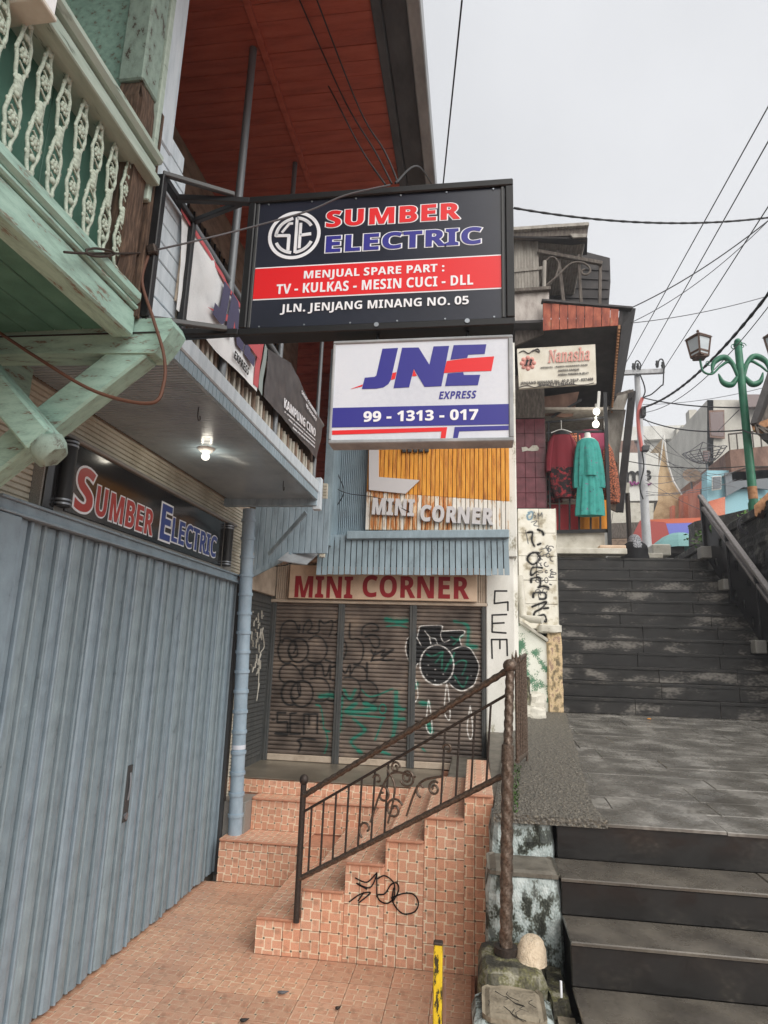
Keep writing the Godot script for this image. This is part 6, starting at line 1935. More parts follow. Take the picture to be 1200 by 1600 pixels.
# ---------------------------------------------------------------- graffiti pier and peeling walls beside the upper flight
func pier_and_walls():
	var t := thing("graffiti_pier", "white block pier covered in black graffiti left of the stairs", "pier", Vector3(0.74, 0.33, -7.5))
	var b := B.new()
	b.span(Vector3(0.5, 0.3, -7.55), Vector3(0.915, 1.7, -9.4))
	part(b, "core", M.dirty_white, t)
	# four courses of blocks with recessed joints; the spray runs across them
	var lo := Vector2(0.5, 0.32); var hi := Vector2(0.94, 1.74)
	var im := noise_image(320, 1032, [[0.0, c8(140, 132, 114)], [0.26, c8(192, 184, 166)], [0.42, c8(218, 214, 202)], [1.0, c8(232, 229, 220)]], 610, 0.008)
	var k := Color(c8(20, 19, 20), 0.95)
	var th := 0.024
	for q in [[Vector2(0.613, 1.426), Vector2(0.663, 1.426), Vector2(0.654, 1.338), Vector2(0.683, 1.258)], [Vector2(0.726, 1.459), Vector2(0.779, 1.435), Vector2(0.786, 1.395)], [Vector2(0.722, 1.282), Vector2(0.761, 1.298)],
		[Vector2(0.728, 1.186), Vector2(0.659, 1.186), Vector2(0.612, 1.146), Vector2(0.603, 1.098), Vector2(0.664, 1.051), Vector2(0.742, 1.115), Vector2(0.712, 1.178)], [Vector2(0.763, 1.013), Vector2(0.655, 1.012), Vector2(0.639, 0.925), Vector2(0.708, 0.973)], [Vector2(0.637, 0.847), Vector2(0.646, 0.886), Vector2(0.737, 0.895), Vector2(0.735, 0.786)], [Vector2(0.826, 0.788), Vector2(0.773, 0.802), Vector2(0.712, 0.786)],
		[Vector2(0.657, 0.676), Vector2(0.673, 0.723), Vector2(0.787, 0.725), Vector2(0.793, 0.664), Vector2(0.725, 0.655)], [Vector2(0.647, 0.568), Vector2(0.799, 0.625), Vector2(0.745, 0.548), Vector2(0.676, 0.508), Vector2(0.668, 0.447), Vector2(0.774, 0.479), Vector2(0.794, 0.404), Vector2(0.72, 0.433)], [Vector2(0.82, 0.557), Vector2(0.76, 0.548)]]: spray(im, q, th, k, lo, hi, true, 5)
	for i in 26:
		var rr := RandomNumberGenerator.new(); rr.seed = 900 + i
		var c: Vector2 = [Vector2(0.792, 0.99)][0] + Vector2(rr.randf_range(-0.1, 0.12), rr.randf_range(-0.3, 0.3))
		spray(im, circle2(c, rr.randf_range(0.012, 0.035), rr.randf_range(0.012, 0.03), rr.randf_range(0, 200), rr.randf_range(250, 420)), 0.008, Color(c8(70, 70, 74), 0.7), lo, hi, true, i)
	var bl := Color(c8(110, 140, 158), 0.8)
	spray(im, [Vector2(0.62, 1.662), Vector2(0.667, 1.67), Vector2(0.658, 1.596), Vector2(0.619, 1.58), Vector2(0.607, 1.629), Vector2(0.644, 1.653)], 0.02, bl, lo, hi, true, 3)
	for q in [[Vector2(0.691, 1.67), Vector2(0.675, 1.637), Vector2(0.706, 1.621), Vector2(0.682, 1.596)], [Vector2(0.728, 1.588), Vector2(0.73, 1.653), Vector2(0.752, 1.621), Vector2(0.776, 1.662), Vector2(0.778, 1.596)], [Vector2(0.65, 1.547), Vector2(0.72, 1.564), Vector2(0.68, 1.515), Vector2(0.742, 1.499)], [Vector2(0.586, 1.45), Vector2(0.614, 1.289)], [Vector2(0.752, 1.226), Vector2(0.829, 1.243), Vector2(0.835, 1.18), Vector2(0.781, 1.163)]]: spray(im, q, 0.01, Color(c8(80, 84, 90), 0.85), lo, hi, true, 4)
	im.generate_mipmaps()
	var pm := mat("pier_paint", Color.WHITE, 0.85)
	pm.albedo_texture = ImageTexture.create_from_image(im)
	var ys := [0.32, 0.60, 0.87, 1.15, 1.42, 1.715]
	for i in 5:
		var split: float = [0.72, 0.93, 0.70, 0.93, 0.74][i]
		for seg in [[0.5, split], [split, 0.93]]:
			if seg[1] - seg[0] < 0.05: continue
			var w: float = seg[1] - seg[0]
			var h: float = ys[i + 1] - ys[i]
			var uv0 := Vector2((seg[0] - lo.x) / (hi.x - lo.x), 1.0 - (ys[i] - lo.y) / (hi.y - lo.y))
			partm(slab(Vector3(seg[0], ys[i], -7.55), Vector3.RIGHT, Vector3.UP, w - 0.004, h - 0.004, 0.05 + rng.randf_range(-0.003, 0.003), uv0, Vector2(1.0 / (hi.x - lo.x), -1.0 / (hi.y - lo.y)), 0.005), "block", pm, t, Vector3.ZERO)
	b = B.new(); b.span(Vector3(0.92, 0.3, -7.52), Vector3(0.94, 1.72, -9.4), 0.004)
	part(b, "edge", M.dirty_white, t)
	# peeling green and white low wall
	t = thing("peeling_low_wall", "low wall with flaking white over green paint below the graffiti pier", "wall", Vector3(0.65, -0.58, -7.2))
	b = B.new()
	b.prism([Vector3(0.38, -0.62, -7.3), Vector3(0.8, -0.62, -7.3), Vector3(0.78, 0.16, -7.3), Vector3(0.5, 0.36, -7.3), Vector3(0.38, 0.4, -7.3)], Vector3(0, 0, -0.3))
	part(b, "wall_face", M.peeling_green, t)
	b = B.new(); b.bar(Vector3(0.49, 0.385, -7.4), Vector3(0.79, 0.185, -7.4), 0.28, 0.035, Vector3.UP, 0.008)
	part(b, "coping", M.dirty_white, t)
	t = thing("stair_pillar", "short flaking ochre and grey pillar at the foot of the upper stairs", "pillar", Vector3(0.87, -0.58, -7.3))
	b = B.new(); wobble(b, Vector3(0.775, -0.62, -7.26), Vector3(0.935, 0.28, -7.56), 0.012, 71, 12)
	part(b, "shaft", M.peeling_ochre, t)
	b = B.new(); wobble(b, Vector3(0.69, 0.27, -7.22), Vector3(0.93, 0.36, -7.56), 0.016, 72, 8)
	part(b, "cap", M.dirty_white, t)
	# broken drain and rubble at its foot
	b = B.new(); b.tube([Vector3(0.5, 0.9, -7.36), Vector3(0.53, 0.45, -7.32), Vector3(0.6, 0.41, -7.2), Vector3(0.72, 0.4, -7.14)], 0.04, 12)
	solo(b, "waste_pipe", M.dirty_white, "bent white waste pipe ending above the peeling low wall", "pipe")
	for q in [[Vector3(0.4, -0.6, -6.95), Vector3(0.56, -0.2, -7.3), "mossy_kerb", 81, "dark mossy broken masonry at the foot of the peeling wall"], [Vector3(0.55, -0.6, -7.0), Vector3(0.72, -0.36, -7.3), "dirty_white", 82, "pale sloping lump of plaster beside the short pillar"], [Vector3(0.44, -0.6, -6.75), Vector3(0.7, -0.48, -6.98), "dirty_white", 83, "flat whitewashed stone at the top of the pebble strip"]]:
		b = B.new(); wobble(b, q[0], q[1], 0.035, q[3], 8)
		solo(b, "masonry_lump", M[q[2]], q[4], "rubble")
	b = B.new(); b.span(Vector3(0.3, -1.9, -6.21), Vector3(0.392, 3.05, -7.6))
	solo(b, "alley_wall", M.white_wall, "white side wall of the kiosk facing the stairs behind the corner", "wall")

# ---------------------------------------------------------------- clothes shop at the stair head
func boutique():
	var t := thing("boutique", "narrow old clothes shop with stacked dark tin roofs at the head of the stairs", "shop", Vector3(1.2, 1.43, -9.6))
	var b := B.new()
	# raised white plinth and slab
	b.span(Vector3(0.4, 1.0, -9.5), Vector3(1.87, 1.82, -13.0), 0.01)
	part(b, "plinth", M.dirty_white, t)
	b = B.new(); b.span(Vector3(0.94, 1.47, -9.33), Vector3(2.13, 1.555, -9.52), 0.008)
	part(b, "step_slab", M.dirty_white, t)
	b = B.new(); b.span(Vector3(1.76, 1.555, -9.34), Vector3(2.12, 1.6, -9.56), 0.008)
	part(b, "step_slab", M.board_beige, t)
	# shop interior: dark back and side
	b = B.new(); b.span(Vector3(0.4, 1.8, -11.6), Vector3(2.05, 4.6, -11.7))
	part(b, "back_wall", M.grey_wood, t)
	b = B.new(); b.span(Vector3(0.3, 1.8, -9.55), Vector3(0.42, 7.0, -11.7))
	part(b, "side_wall", M.grey_wood, t)
	b = B.new(); b.span(Vector3(-3.2, -1.9, -7.21), Vector3(0.29, 4.3, -11.65))
	part(b, "house_body", M.grey_sheet, t)
	# maroon tiled pier, tile by tile
	b = B.new(); b.span(Vector3(0.5, 1.75, -9.52), Vector3(1.05, 4.3, -9.8))
	var pr := part(b, "tiled_pier", M.joint, t)
	for i in 4:
		for j in 6:
			var x := 1.052 - (i + 1) * 0.148
			var y := 2.18 + j * 0.235
			partm(slab(Vector3(x, y, -9.52), Vector3.RIGHT, Vector3.UP, 0.144, 0.231, 0.012, Vector2.ZERO, Vector2.ONE, 0.003), "tile", M.maroon_tile, pr, Vector3.ZERO)
	for j in 6:
		partm(slab(Vector3(1.05, 2.18 + j * 0.235, -9.52), Vector3.FORWARD, Vector3.UP, 0.26, 0.231, 0.012, Vector2.ZERO, Vector2.ONE, 0.003), "tile", M.maroon_tile, pr, Vector3.ZERO)
	b = B.new(); b.span(Vector3(0.5, 3.6, -9.5), Vector3(1.06, 4.3, -9.54))
	part(b, "wall_panel", M.grey_wood, t)
	b = B.new()
	b.prism([Vector3(0.704, 3.128, -9.507), Vector3(0.771, 3.138, -9.507), Vector3(0.808, 3.106, -9.507), Vector3(0.866, 3.157, -9.507), Vector3(0.933, 3.156, -9.507), Vector3(0.961, 3.115, -9.507), Vector3(0.95, 3.074, -9.507), Vector3(0.865, 3.065, -9.507), Vector3(0.789, 3.076, -9.507), Vector3(0.712, 3.057, -9.507)], Vector3(0, 0, 0.003))
	part(b, "torn_poster", M.dirty_white, pr)
	# awnings and roofs: sloped slabs
	b = B.new()
	b.prism([Vector3(0.528, 4.712, -8.6), Vector3(2.019, 4.695, -8.6), Vector3(2.504, 4.413, -11.8), Vector3(0.702, 4.516, -11.8)], Vector3(0, 0.04, 0))
	part(b, "awning_soffit", M.dark_roof, t)
	for i in 9:
		var u0 := i / 9.0; var u1 := (i + 1) / 9.0
		var q := [Vector3(0.962, 4.977, -8.55), Vector3(2.006, 4.826, -8.55), Vector3(1.986, 4.58, -8.55), Vector3(0.953, 4.546, -8.55)]
		b = B.new()
		var e := Vector3(0.004, 0, 0)
		b.prism([q[0].lerp(q[1], u0) + e, q[0].lerp(q[1], u1) - e, q[3].lerp(q[2], u1) - e, q[3].lerp(q[2], u0) + e], Vector3(0, 0, 0.012 + 0.006 * (i % 2)))
		part(b, "rusty_fascia_sheet", M.rust_sheet, t)
	b = B.new(); b.bar(Vector3(0.945, 5.009, -8.55), Vector3(2.192, 4.855, -8.6), 0.1, 0.03)
	part(b, "roof_lip", M.dark_roof, t)
	b = B.new()
	b.prism([Vector3(2.027, 4.873, -8.6), Vector3(2.238, 4.919, -8.75), Vector3(2.622, 4.833, -11.5), Vector3(2.481, 4.413, -11.8), Vector3(1.996, 4.577, -8.6)], Vector3(0.05, 0.03, 0))
	part(b, "roof_side", M.dark_roof, t)
	b = B.new()
	var ea := Vector3(2, 4.566, -8.58); var eb := Vector3(2.487, 4.4, -11.6)
	for i in 34: b.box(ea.lerp(eb, i / 34.0), Vector3(0.03, 0.06, 0.05))
	stuff(part(b, "scalloped_edge", M.roof_tile_tan, t))
	b = B.new()
	b.prism([Vector3(0.582, 4.46, -8.8), Vector3(0.587, 4.819, -8.8), Vector3(1.002, 4.801, -8.8), Vector3(0.998, 4.647, -8.8)], Vector3(0, 0, -0.05))
	part(b, "gable_panel", M.grey_wood, t)
	# faded panel and tin siding of the floor above
	b = B.new(); b.prism([Vector3(0.54, 5.285, -8.7), Vector3(1.075, 5.278, -8.7), Vector3(1.07, 5.06, -8.7), Vector3(0.979, 5.065, -8.7), Vector3(0.971, 4.706, -8.7), Vector3(0.534, 4.746, -8.7)], Vector3(0, 0, -0.06))
	part(b, "parapet_panel", M.faded_panel, t)
	b = B.new(); b.bar(Vector3(0.539, 5.263, -8.68), Vector3(1.091, 5.275, -8.68), 0.1, 0.05)
	part(b, "parapet_cap", M.grey_wood, t)
	b = B.new()
	var sd := [Vector3(0.559, 5.457, -9), Vector3(0.961, 5.478, -9), Vector3(0.939, 6.317, -9), Vector3(0.569, 6.341, -9)]
	for i in 9:
		var p: Vector3 = sd[0].lerp(sd[1], i / 9.0)
		b.span(Vector3(p.x, sd[0].y, -9.0), Vector3(p.x + 0.05, sd[2].y, -8.97), 0.01)
	b.span(Vector3(sd[0].x, sd[0].y, -9.02), Vector3(sd[1].x, sd[2].y, -9.0))
	part(b, "tin_siding", M.grey_sheet, t)
	b = B.new()
	for i in 12:
		var p: Vector3 = Vector3(0.56, 5.785, -8.95).lerp(Vector3(1.039, 5.812, -8.95), i / 12.0)
		b.tube([p, p + Vector3(0.0, 0.05, -0.5)], 0.03, 6)
	part(b, "tin_canopy", M.grey_sheet, t)
	b = B.new(); b.tube([Vector3(1.014, 5.353, -8.8), Vector3(1.034, 5.821, -8.8)], 0.028, 8)
	part(b, "stub_post", M.grey_sheet, t)
	# top roof with wavy edge
	b = B.new()
	b.prism([Vector3(0.559, 6.422, -8.8), Vector3(1.18, 6.445, -8.8), Vector3(1.696, 6.43, -8.8), Vector3(1.658, 6.149, -8.8), Vector3(1.41, 6.231, -8.8), Vector3(0.557, 6.256, -8.8)], Vector3(0, 0, -0.08))
	part(b, "roof_fascia", M.grey_wood, t)
	b = B.new()
	for i in 26:
		var p: Vector3 = Vector3(0.556, 6.374, -8.75).lerp(Vector3(1.705, 6.381, -8.75), i / 26.0)
		b.tube([p, p + Vector3(0, -0.25, -1.8)], 0.034, 6)
	stuff(part(b, "tin_roof", M.grey_sheet, t))
	b = B.new(); b.prism([Vector3(0.557, 6.256, -8.8), Vector3(1.668, 6.148, -8.8), Vector3(1.912, 6.827, -10.2), Vector3(0.676, 7.021, -10.8)], Vector3(0, 0.03, 0))
	part(b, "roof_soffit", M.dark_roof, t)
	b = B.new(); b.prism([Vector3(1.407, 6.227, -8.78), Vector3(1.657, 6.21, -8.78), Vector3(1.637, 6.157, -8.78), Vector3(1.451, 6.159, -8.78)], Vector3(0, 0, 0.03))
	part(b, "loose_strip", M.grey_sheet, t)
	# dark gable behind posts
	b = B.new(); b.prism([Vector3(1.093, 7.023, -10.3), Vector3(1.427, 7.154, -10.3), Vector3(1.943, 6.944, -10.3), Vector3(2.313, 6.808, -10.3), Vector3(2.304, 6.352, -10.3), Vector3(2.235, 5.726, -10.3), Vector3(1.068, 5.781, -10.3)], Vector3(0, 0, -0.1))
	part(b, "dark_gable", M.dark_roof, t)
	for i in 5:
		b = B.new()
		var qa := [Vector3(1.092, 5.92, -10.29), Vector3(2.239, 5.864, -10.29), Vector3(2.298, 6.74, -10.29), Vector3(1.112, 6.914, -10.29)]
		b.bar(qa[0].lerp(qa[3], i / 5.0), qa[1].lerp(qa[2], i / 5.0), 0.02, 0.03)
		part(b, "gable_board", M.dark_roof, t)
	for q in [[Vector3(1.253, 6.118, -9), Vector3(1.322, 5.203, -9), 0.05], [Vector3(1.564, 6.032, -9), Vector3(1.573, 5.169, -9), 0.045], [Vector3(1.878, 5.86, -9), Vector3(1.84, 5.156, -9), 0.045], [Vector3(0.95, 6.092, -8.95), Vector3(1.895, 5.825, -8.95), 0.06]]:
		b = B.new(); b.bar(q[0], q[1], q[2], q[2], Vector3.BACK, 0.006)
		part(b, "roof_post", M.grey_wood, t)
	b = B.new()
	b.tube(curve([Vector3(0.982, 5.385, -8.85), Vector3(1.211, 5.586, -8.85), Vector3(1.403, 5.778, -8.85), Vector3(1.562, 5.801, -8.85), Vector3(1.67, 5.73, -8.85), Vector3(1.695, 5.643, -8.85), Vector3(1.647, 5.593, -8.85), Vector3(1.583, 5.607, -8.85), Vector3(1.575, 5.661, -8.85), Vector3(1.622, 5.679, -8.85)], 8), 0.016, 8)
	b.tube(curve([Vector3(1.041, 5.416, -8.87), Vector3(1.175, 5.558, -8.87), Vector3(1.247, 5.779, -8.87), Vector3(1.203, 5.901, -8.87), Vector3(1.128, 5.927, -8.87), Vector3(1.061, 5.866, -8.87), Vector3(1.069, 5.811, -8.87)], 8), 0.014, 8)
	part(b, "iron_scroll", M.grey_wood, t)
	# second awning further back
	b = B.new(); b.prism([Vector3(2.264, 4.497, -11), Vector3(2.756, 4.616, -11), Vector3(2.911, 2.507, -14.5), Vector3(2.766, 4.567, -14)], Vector3(0, 0.05, 0))
	part(b, "grey_awning", M.grey_wood, t)
	b = B.new()
	b.prism([Vector3(2.418, 4.637, -11.2), Vector3(2.754, 4.751, -11.2), Vector3(2.626, 4.364, -11.2), Vector3(2.33, 4.371, -11.2)], Vector3(0, 0, -0.05))
	part(b, "tin_fascia", M.grey_sheet, t)
	b = B.new(); b.prism([Vector3(2.329, 4.5, -11.4), Vector3(2.706, 4.441, -11.4), Vector3(2.514, 3.417, -11.4), Vector3(2.301, 3.839, -11.4)], Vector3(0, 0, -0.08))
	part(b, "tin_soffit", M.grey_sheet, t)
	b = B.new(); b.prism([Vector3(2.322, 3.873, -11.5), Vector3(2.583, 3.747, -11.5), Vector3(2.507, 2.563, -11.5), Vector3(2.272, 2.68, -11.5)], Vector3(0, 0, -0.08))
	part(b, "taupe_wall", M.taupe, t)
	b = B.new(); b.bar(Vector3(2.784, 4.701, -11.2), Vector3(2.485, 2.519, -11.3), 0.1, 0.12)
	part(b, "awning_edge", M.dark_roof, t)
	# ceiling inside the shop
	b = B.new(); b.prism([Vector3(1.071, 3.808, -9.7), Vector3(2.037, 3.785, -9.7), Vector3(2.353, 3.906, -11.6), Vector3(1.267, 3.923, -11.6)], Vector3(0, 0.04, 0))
	part(b, "shop_ceiling", M.grey_sheet, t)
	b = B.new(); b.prism([Vector3(1.078, 4.105, -9.9), Vector3(1.649, 4.178, -9.9), Vector3(1.537, 3.768, -9.9), Vector3(1.388, 3.75, -9.9), Vector3(1.24, 3.774, -9.9), Vector3(1.092, 3.799, -9.9)], Vector3(0, 0, -0.03))
	part(b, "hung_cloth", M.bg_brown, t)
	b = B.new(); b.bar(Vector3(1.204, 3.734, -9.85), Vector3(1.665, 4.015, -9.85), 0.03, 0.03)
	part(b, "ceiling_strut", M.black_steel, t)
	# iron fence across the opening
	var fr := [Vector3(1.057, 1.799, -9.45), Vector3(1.922, 1.803, -9.45), Vector3(1.978, 3.535, -9.45), Vector3(1.096, 3.502, -9.45)]
	b = B.new()
	b.bar(Vector3(1.073, 3.338, -9.45), Vector3(1.951, 3.343, -9.45), 0.03, 0.035)
	b.bar(Vector3(1.064, 3.521, -9.5), Vector3(1.943, 3.585, -9.5), 0.02, 0.03)
	b.bar(Vector3(1.184, 1.809, -9.45), Vector3(1.923, 1.831, -9.45), 0.03, 0.05)
	part(b, "fence_rail", M.black_steel, t)
	for q in [[Vector3(1.106, 3.501, -9.45), Vector3(1.094, 1.837, -9.45)], [Vector3(1.237, 2.397, -9.45), Vector3(1.221, 1.818, -9.45)], [Vector3(1.384, 2.397, -9.45), Vector3(1.366, 1.819, -9.45)], [Vector3(1.533, 3.33, -9.45), Vector3(1.502, 1.82, -9.45)], [Vector3(1.674, 2.106, -9.45), Vector3(1.664, 1.821, -9.45)], [Vector3(1.809, 2.106, -9.45), Vector3(1.798, 1.821, -9.45)]]:
		b = B.new(); b.bar(q[0], q[1], 0.025, 0.025, Vector3.BACK)
		part(b, "fence_bar", M.black_steel, t)
	b = B.new(); b.bar(Vector3(1.939, 3.936, -9.4), Vector3(1.91, 1.533, -9.4), 0.05, 0.05, Vector3.BACK)
	part(b, "corner_post", M.black_steel, t)
	b = B.new(); b.bar(Vector3(1.856, 3.959, -9.4), Vector3(1.824, 3.621, -9.4), 0.04, 0.04, Vector3.BACK)
	part(b, "lamp_bracket", M.socket_white, t)
	# sign
	t = thing("boutique_sign", "faded cream shop sign with red script under the rusty awning", "sign", Vector3(1.14, 3.774, -8.65))
	b = B.new(); b.prism([Vector3(0.599, 4.333, -8.65), Vector3(1.684, 4.36, -8.65), Vector3(1.678, 3.768, -8.65), Vector3(0.618, 3.721, -8.65)], Vector3(0, 0, -0.05))
	part(b, "board", M.boutique_board, t)
	var tilt := Basis(Vector3(0, 0, 1), deg_to_rad(2.0))
	text("Nanasha", t, M.ink_red, Vector3(1.312, 4.207, -8.64), 0.578, 0.205, tilt, 0.006, 0.0, "Droid Serif", 700, 0.3)
	text("MENJUAL : ANEKA MAKANAN KHAS", t, M.ink_grey, Vector3(1.245, 4.033, -8.64), 0.642, 0.027, tilt, 0.006)
	text("ANEKA SANJAI", t, M.ink_grey, Vector3(1.306, 3.973, -8.64), 0.29, 0.039, tilt, 0.006)
	text("ANEKA PERMEN & JELLY", t, M.ink_grey, Vector3(1.369, 3.913, -8.64), 0.42, 0.035, tilt, 0.006)
	text("JENJANG MINANG No. 40 D TELP. 627408", t, M.ink_grey, Vector3(1.136, 3.808, -8.64), 1, 0.048, tilt, 0.006, 0.5)
	text("BUKITTINGGI", t, M.ink_grey, Vector3(1.137, 3.769, -8.64), 0.491, 0.043, tilt, 0.006, 0.5)
	b = B.new()
	var cs: Vector3 = Vector3(0.747, 4.104, -8.64)
	for i in 8:
		var an := TAU * i / 8.0
		b.ball(cs + Vector3(cos(an) * 0.085, sin(an) * 0.085, -0.02), Vector3(0.036, 0.036, 0.03), 10)
	b.ball(cs + Vector3(0, 0, -0.03), Vector3(0.1, 0.1, 0.034), 14)
	part(b, "badge", M.ink_red, t)
	text("n", t, M.ink_black, cs + Vector3(0, 0, 0.012), 0.12, 0.09, tilt, 0.006, 0.0, "Droid Serif", 700, 0.3)
	b = B.new()
	b.tube(curve([Vector3(0.624, 4.267, -8.64), Vector3(0.688, 4.294, -8.64), Vector3(0.759, 4.252, -8.64), Vector3(0.831, 4.299, -8.64), Vector3(0.911, 4.266, -8.64), Vector3(0.885, 4.317, -8.64), Vector3(0.813, 4.28, -8.64)]), 0.008, 5)
	b.tube(curve([Vector3(0.617, 3.736, -8.64), Vector3(0.733, 3.762, -8.64), Vector3(0.838, 3.73, -8.64), Vector3(0.963, 3.765, -8.64), Vector3(1.137, 3.731, -8.64), Vector3(1.313, 3.764, -8.64), Vector3(1.486, 3.74, -8.64), Vector3(1.642, 3.774, -8.64)]), 0.006, 5)
	part(b, "flourish", M.ink_grey, t)
	# two lit bulbs
	for q in [Vector3(1.81, 3.649, -9.42), Vector3(1.8, 3.461, -9.46)]:
		var lb := thing("shop_bulb", "upper lit bulb on the clothes shop's bracket" if q.y > 3.55 else "lower lit bulb just above the mannequin", "lamp", q, "lit bulbs in the clothes shop")
		b = B.new(); b.ball(q, Vector3(0.052, 0.055, 0.052), 16)
		part(b, "bulb", M.bulb_glass, lb)
		b = B.new(); b.tube([q + Vector3(0, 0.045, 0), q + Vector3(0, 0.12, 0)], 0.022, 10)
		part(b, "socket", M.socket_white, lb)
		lamp_light(q, 0.06, lb)

# ---------------------------------------------------------------- clothes and cabinet
func boutique_goods():
	# teal outfit on a mannequin
	var c := Vector3(1.639, 2.062, -9.25)
	var x := c.x; var zc := -9.28
	var yt: float = Vector3(1.685, 3.168, -9.28).y
	var yb: float = Vector3(1.642, 2.012, -9.28).y
	var t := thing("teal_outfit", "teal tunic and long skirt with purple flowers on a headless mannequin", "outfit", Vector3(x, yb, zc))
	var b := B.new()
	b.loft([[yb + 0.1, x, zc, 0.02, 0.02, 0], [yt - 0.25, x, zc, 0.05, 0.05, 0], [yt - 0.06, x, zc, 0.14, 0.08, 0], [yt, x, zc, 0.1, 0.07, 0], [yt + 0.02, x, zc, 0.05, 0.05, 0], [yt + 0.075, x, zc, 0.045, 0.045, 0], [yt + 0.09, x, zc, 0.04, 0.04, 0]], 16)
	part(b, "mannequin", M.mannequin, t)
	b = B.new()
	var H := yt - yb
	b.loft([[yb, x - 0.01, zc, 0.19, 0.09, 0.1], [yb + 0.05, x - 0.01, zc, 0.19, 0.09, 0.1], [yb + H * 0.25, x, zc, 0.175, 0.09, 0.09], [yb + H * 0.45, x, zc, 0.155, 0.09, 0.06], [yb + H * 0.6, x, zc, 0.14, 0.085, 0.02]], 64, 9, 1.0)
	part(b, "skirt", M.teal_cloth, t)
	# loose kaftan: wide folds that fall from the shoulders, a shorter panel in front
	b = B.new()
	b.loft([[yb + H * 0.36, x, zc - 0.01, 0.2, 0.07, 0.1], [yb + H * 0.4, x, zc - 0.01, 0.205, 0.075, 0.12], [yb + H * 0.55, x, zc, 0.2, 0.085, 0.1], [yb + H * 0.72, x, zc, 0.19, 0.09, 0.07], [yb + H * 0.86, x, zc, 0.175, 0.09, 0.035], [yt - 0.05, x, zc, 0.15, 0.085, 0.01], [yt - 0.01, x, zc, 0.11, 0.075, 0.0], [yt + 0.01, x, zc, 0.06, 0.055, 0.0]], 72, 11, 2.0)
	part(b, "kaftan", M.teal_cloth, t)
	b = B.new()
	b.loft([[yb + H * 0.5, x + 0.01, zc + 0.03, 0.1, 0.09, 0.06], [yb + H * 0.62, x + 0.01, zc + 0.03, 0.1, 0.09, 0.05], [yb + H * 0.85, x, zc + 0.02, 0.1, 0.09, 0.03], [yt - 0.04, x, zc, 0.09, 0.085, 0.0]], 40, 7, 1.0)
	part(b, "panel", M.teal_cloth, t)
	# red dress with black lace
	c = Vector3(1.286, 3.168, -9.38)
	x = c.x; zc = -9.4
	yt = Vector3(1.293, 3.316, -9.4).y; yb = Vector3(1.265, 2.307, -9.4).y
	H = yt - yb
	t = thing("red_dress", "dark red dress with black lace hem hung on the shop's iron bar", "dress", Vector3(x, yb, zc))
	b = B.new()
	b.loft([[yb + H * 0.42, x, zc, 0.2, 0.07, 0.1], [yb + H * 0.6, x, zc, 0.195, 0.075, 0.08], [yb + H * 0.85, x, zc, 0.17, 0.08, 0.03], [yt - 0.05, x, zc, 0.15, 0.075, 0.0], [yt, x, zc, 0.08, 0.06, 0.0]], 36, 7, 1.5)
	part(b, "bodice", M.red_cloth, t)
	b = B.new()
	b.loft([[yb, x + 0.02, zc, 0.12, 0.06, 0.1], [yb + H * 0.12, x + 0.01, zc, 0.17, 0.07, 0.08], [yb + H * 0.3, x, zc, 0.185, 0.078, 0.06], [yb + H * 0.45, x, zc, 0.195, 0.082, 0.05]], 36, 7, 1.5)
	part(b, "lace_skirt", M.lace, t)
	for s in [-1.0, 1.0]:
		b = B.new()
		b.loft([[yb + H * 0.4, x + s * 0.2, zc, 0.04, 0.05, 0.1], [yb + H * 0.6, x + s * 0.19, zc, 0.05, 0.06, 0.06], [yb + H * 0.85, x + s * 0.15, zc, 0.05, 0.06, 0.02], [yt - 0.03, x + s * 0.1, zc, 0.03, 0.05, 0.0]], 24, 5, 2.0)
		part(b, "sleeve", M.red_cloth, t)
	b = B.new(); b.loft([[yt - 0.05, x, zc, 0.155, 0.08, 0.0], [yt + 0.005, x, zc, 0.09, 0.065, 0.0], [yt + 0.02, x, zc, 0.05, 0.05, 0.0]], 24)
	part(b, "collar", M.black_cloth, t)
	b = B.new(); b.tube(curve([Vector3(x - 0.15, yt, zc), Vector3(x, yt + 0.05, zc), Vector3(x + 0.15, yt, zc)], 6), 0.008, 6); b.tube([Vector3(x, yt + 0.05, zc), Vector3(x, yt + 0.2, zc)], 0.004, 6)
	part(b, "hanger", M.socket_white, t)
	# batik dress hanging on the outer side
	x = Vector3(2.019, 2.729, -9.6).x; zc = -9.65
	yt = Vector3(2.05, 3.228, -9.65).y; yb = Vector3(2.009, 2.288, -9.65).y
	H = yt - yb
	b = B.new()
	b.loft([[yb, x, zc, 0.1, 0.1, 0.1], [yb + H * 0.15, x, zc, 0.12, 0.12, 0.08], [yb + H * 0.5, x - 0.01, zc, 0.11, 0.12, 0.06], [yb + H * 0.85, x - 0.02, zc, 0.07, 0.1, 0.03], [yt, x - 0.03, zc, 0.02, 0.03, 0.0]], 30, 6, 0.7)
	solo(b, "batik_dress", M.batik, "orange and black patterned dress hung at the shop's outer corner", "dress")
	# two dark garments further in
	for q in [[Vector3(1.193, 2.792, -9.62), 0.1, "lace", "dark red and black garment hanging left of the red dress"], [Vector3(1.493, 2.872, -9.66), 0.12, "batik", "patterned brown garment hanging between the red dress and the teal outfit"]]:
		var g: Vector3 = q[0]
		b = B.new()
		b.loft([[g.y - 0.5, g.x, g.z, q[1], 0.06, 0.12], [g.y - 0.2, g.x, g.z, q[1] * 1.05, 0.06, 0.1], [g.y + 0.3, g.x, g.z, q[1] * 1.05, 0.06, 0.06], [g.y + 0.48, g.x, g.z, q[1] * 0.9, 0.05, 0.02], [g.y + 0.53, g.x, g.z, q[1] * 0.4, 0.04, 0.0]], 36, 7, 0.4)
		solo(b, "hanging_garment", M[q[2]], q[3], "garment", "dark garments in the clothes shop")
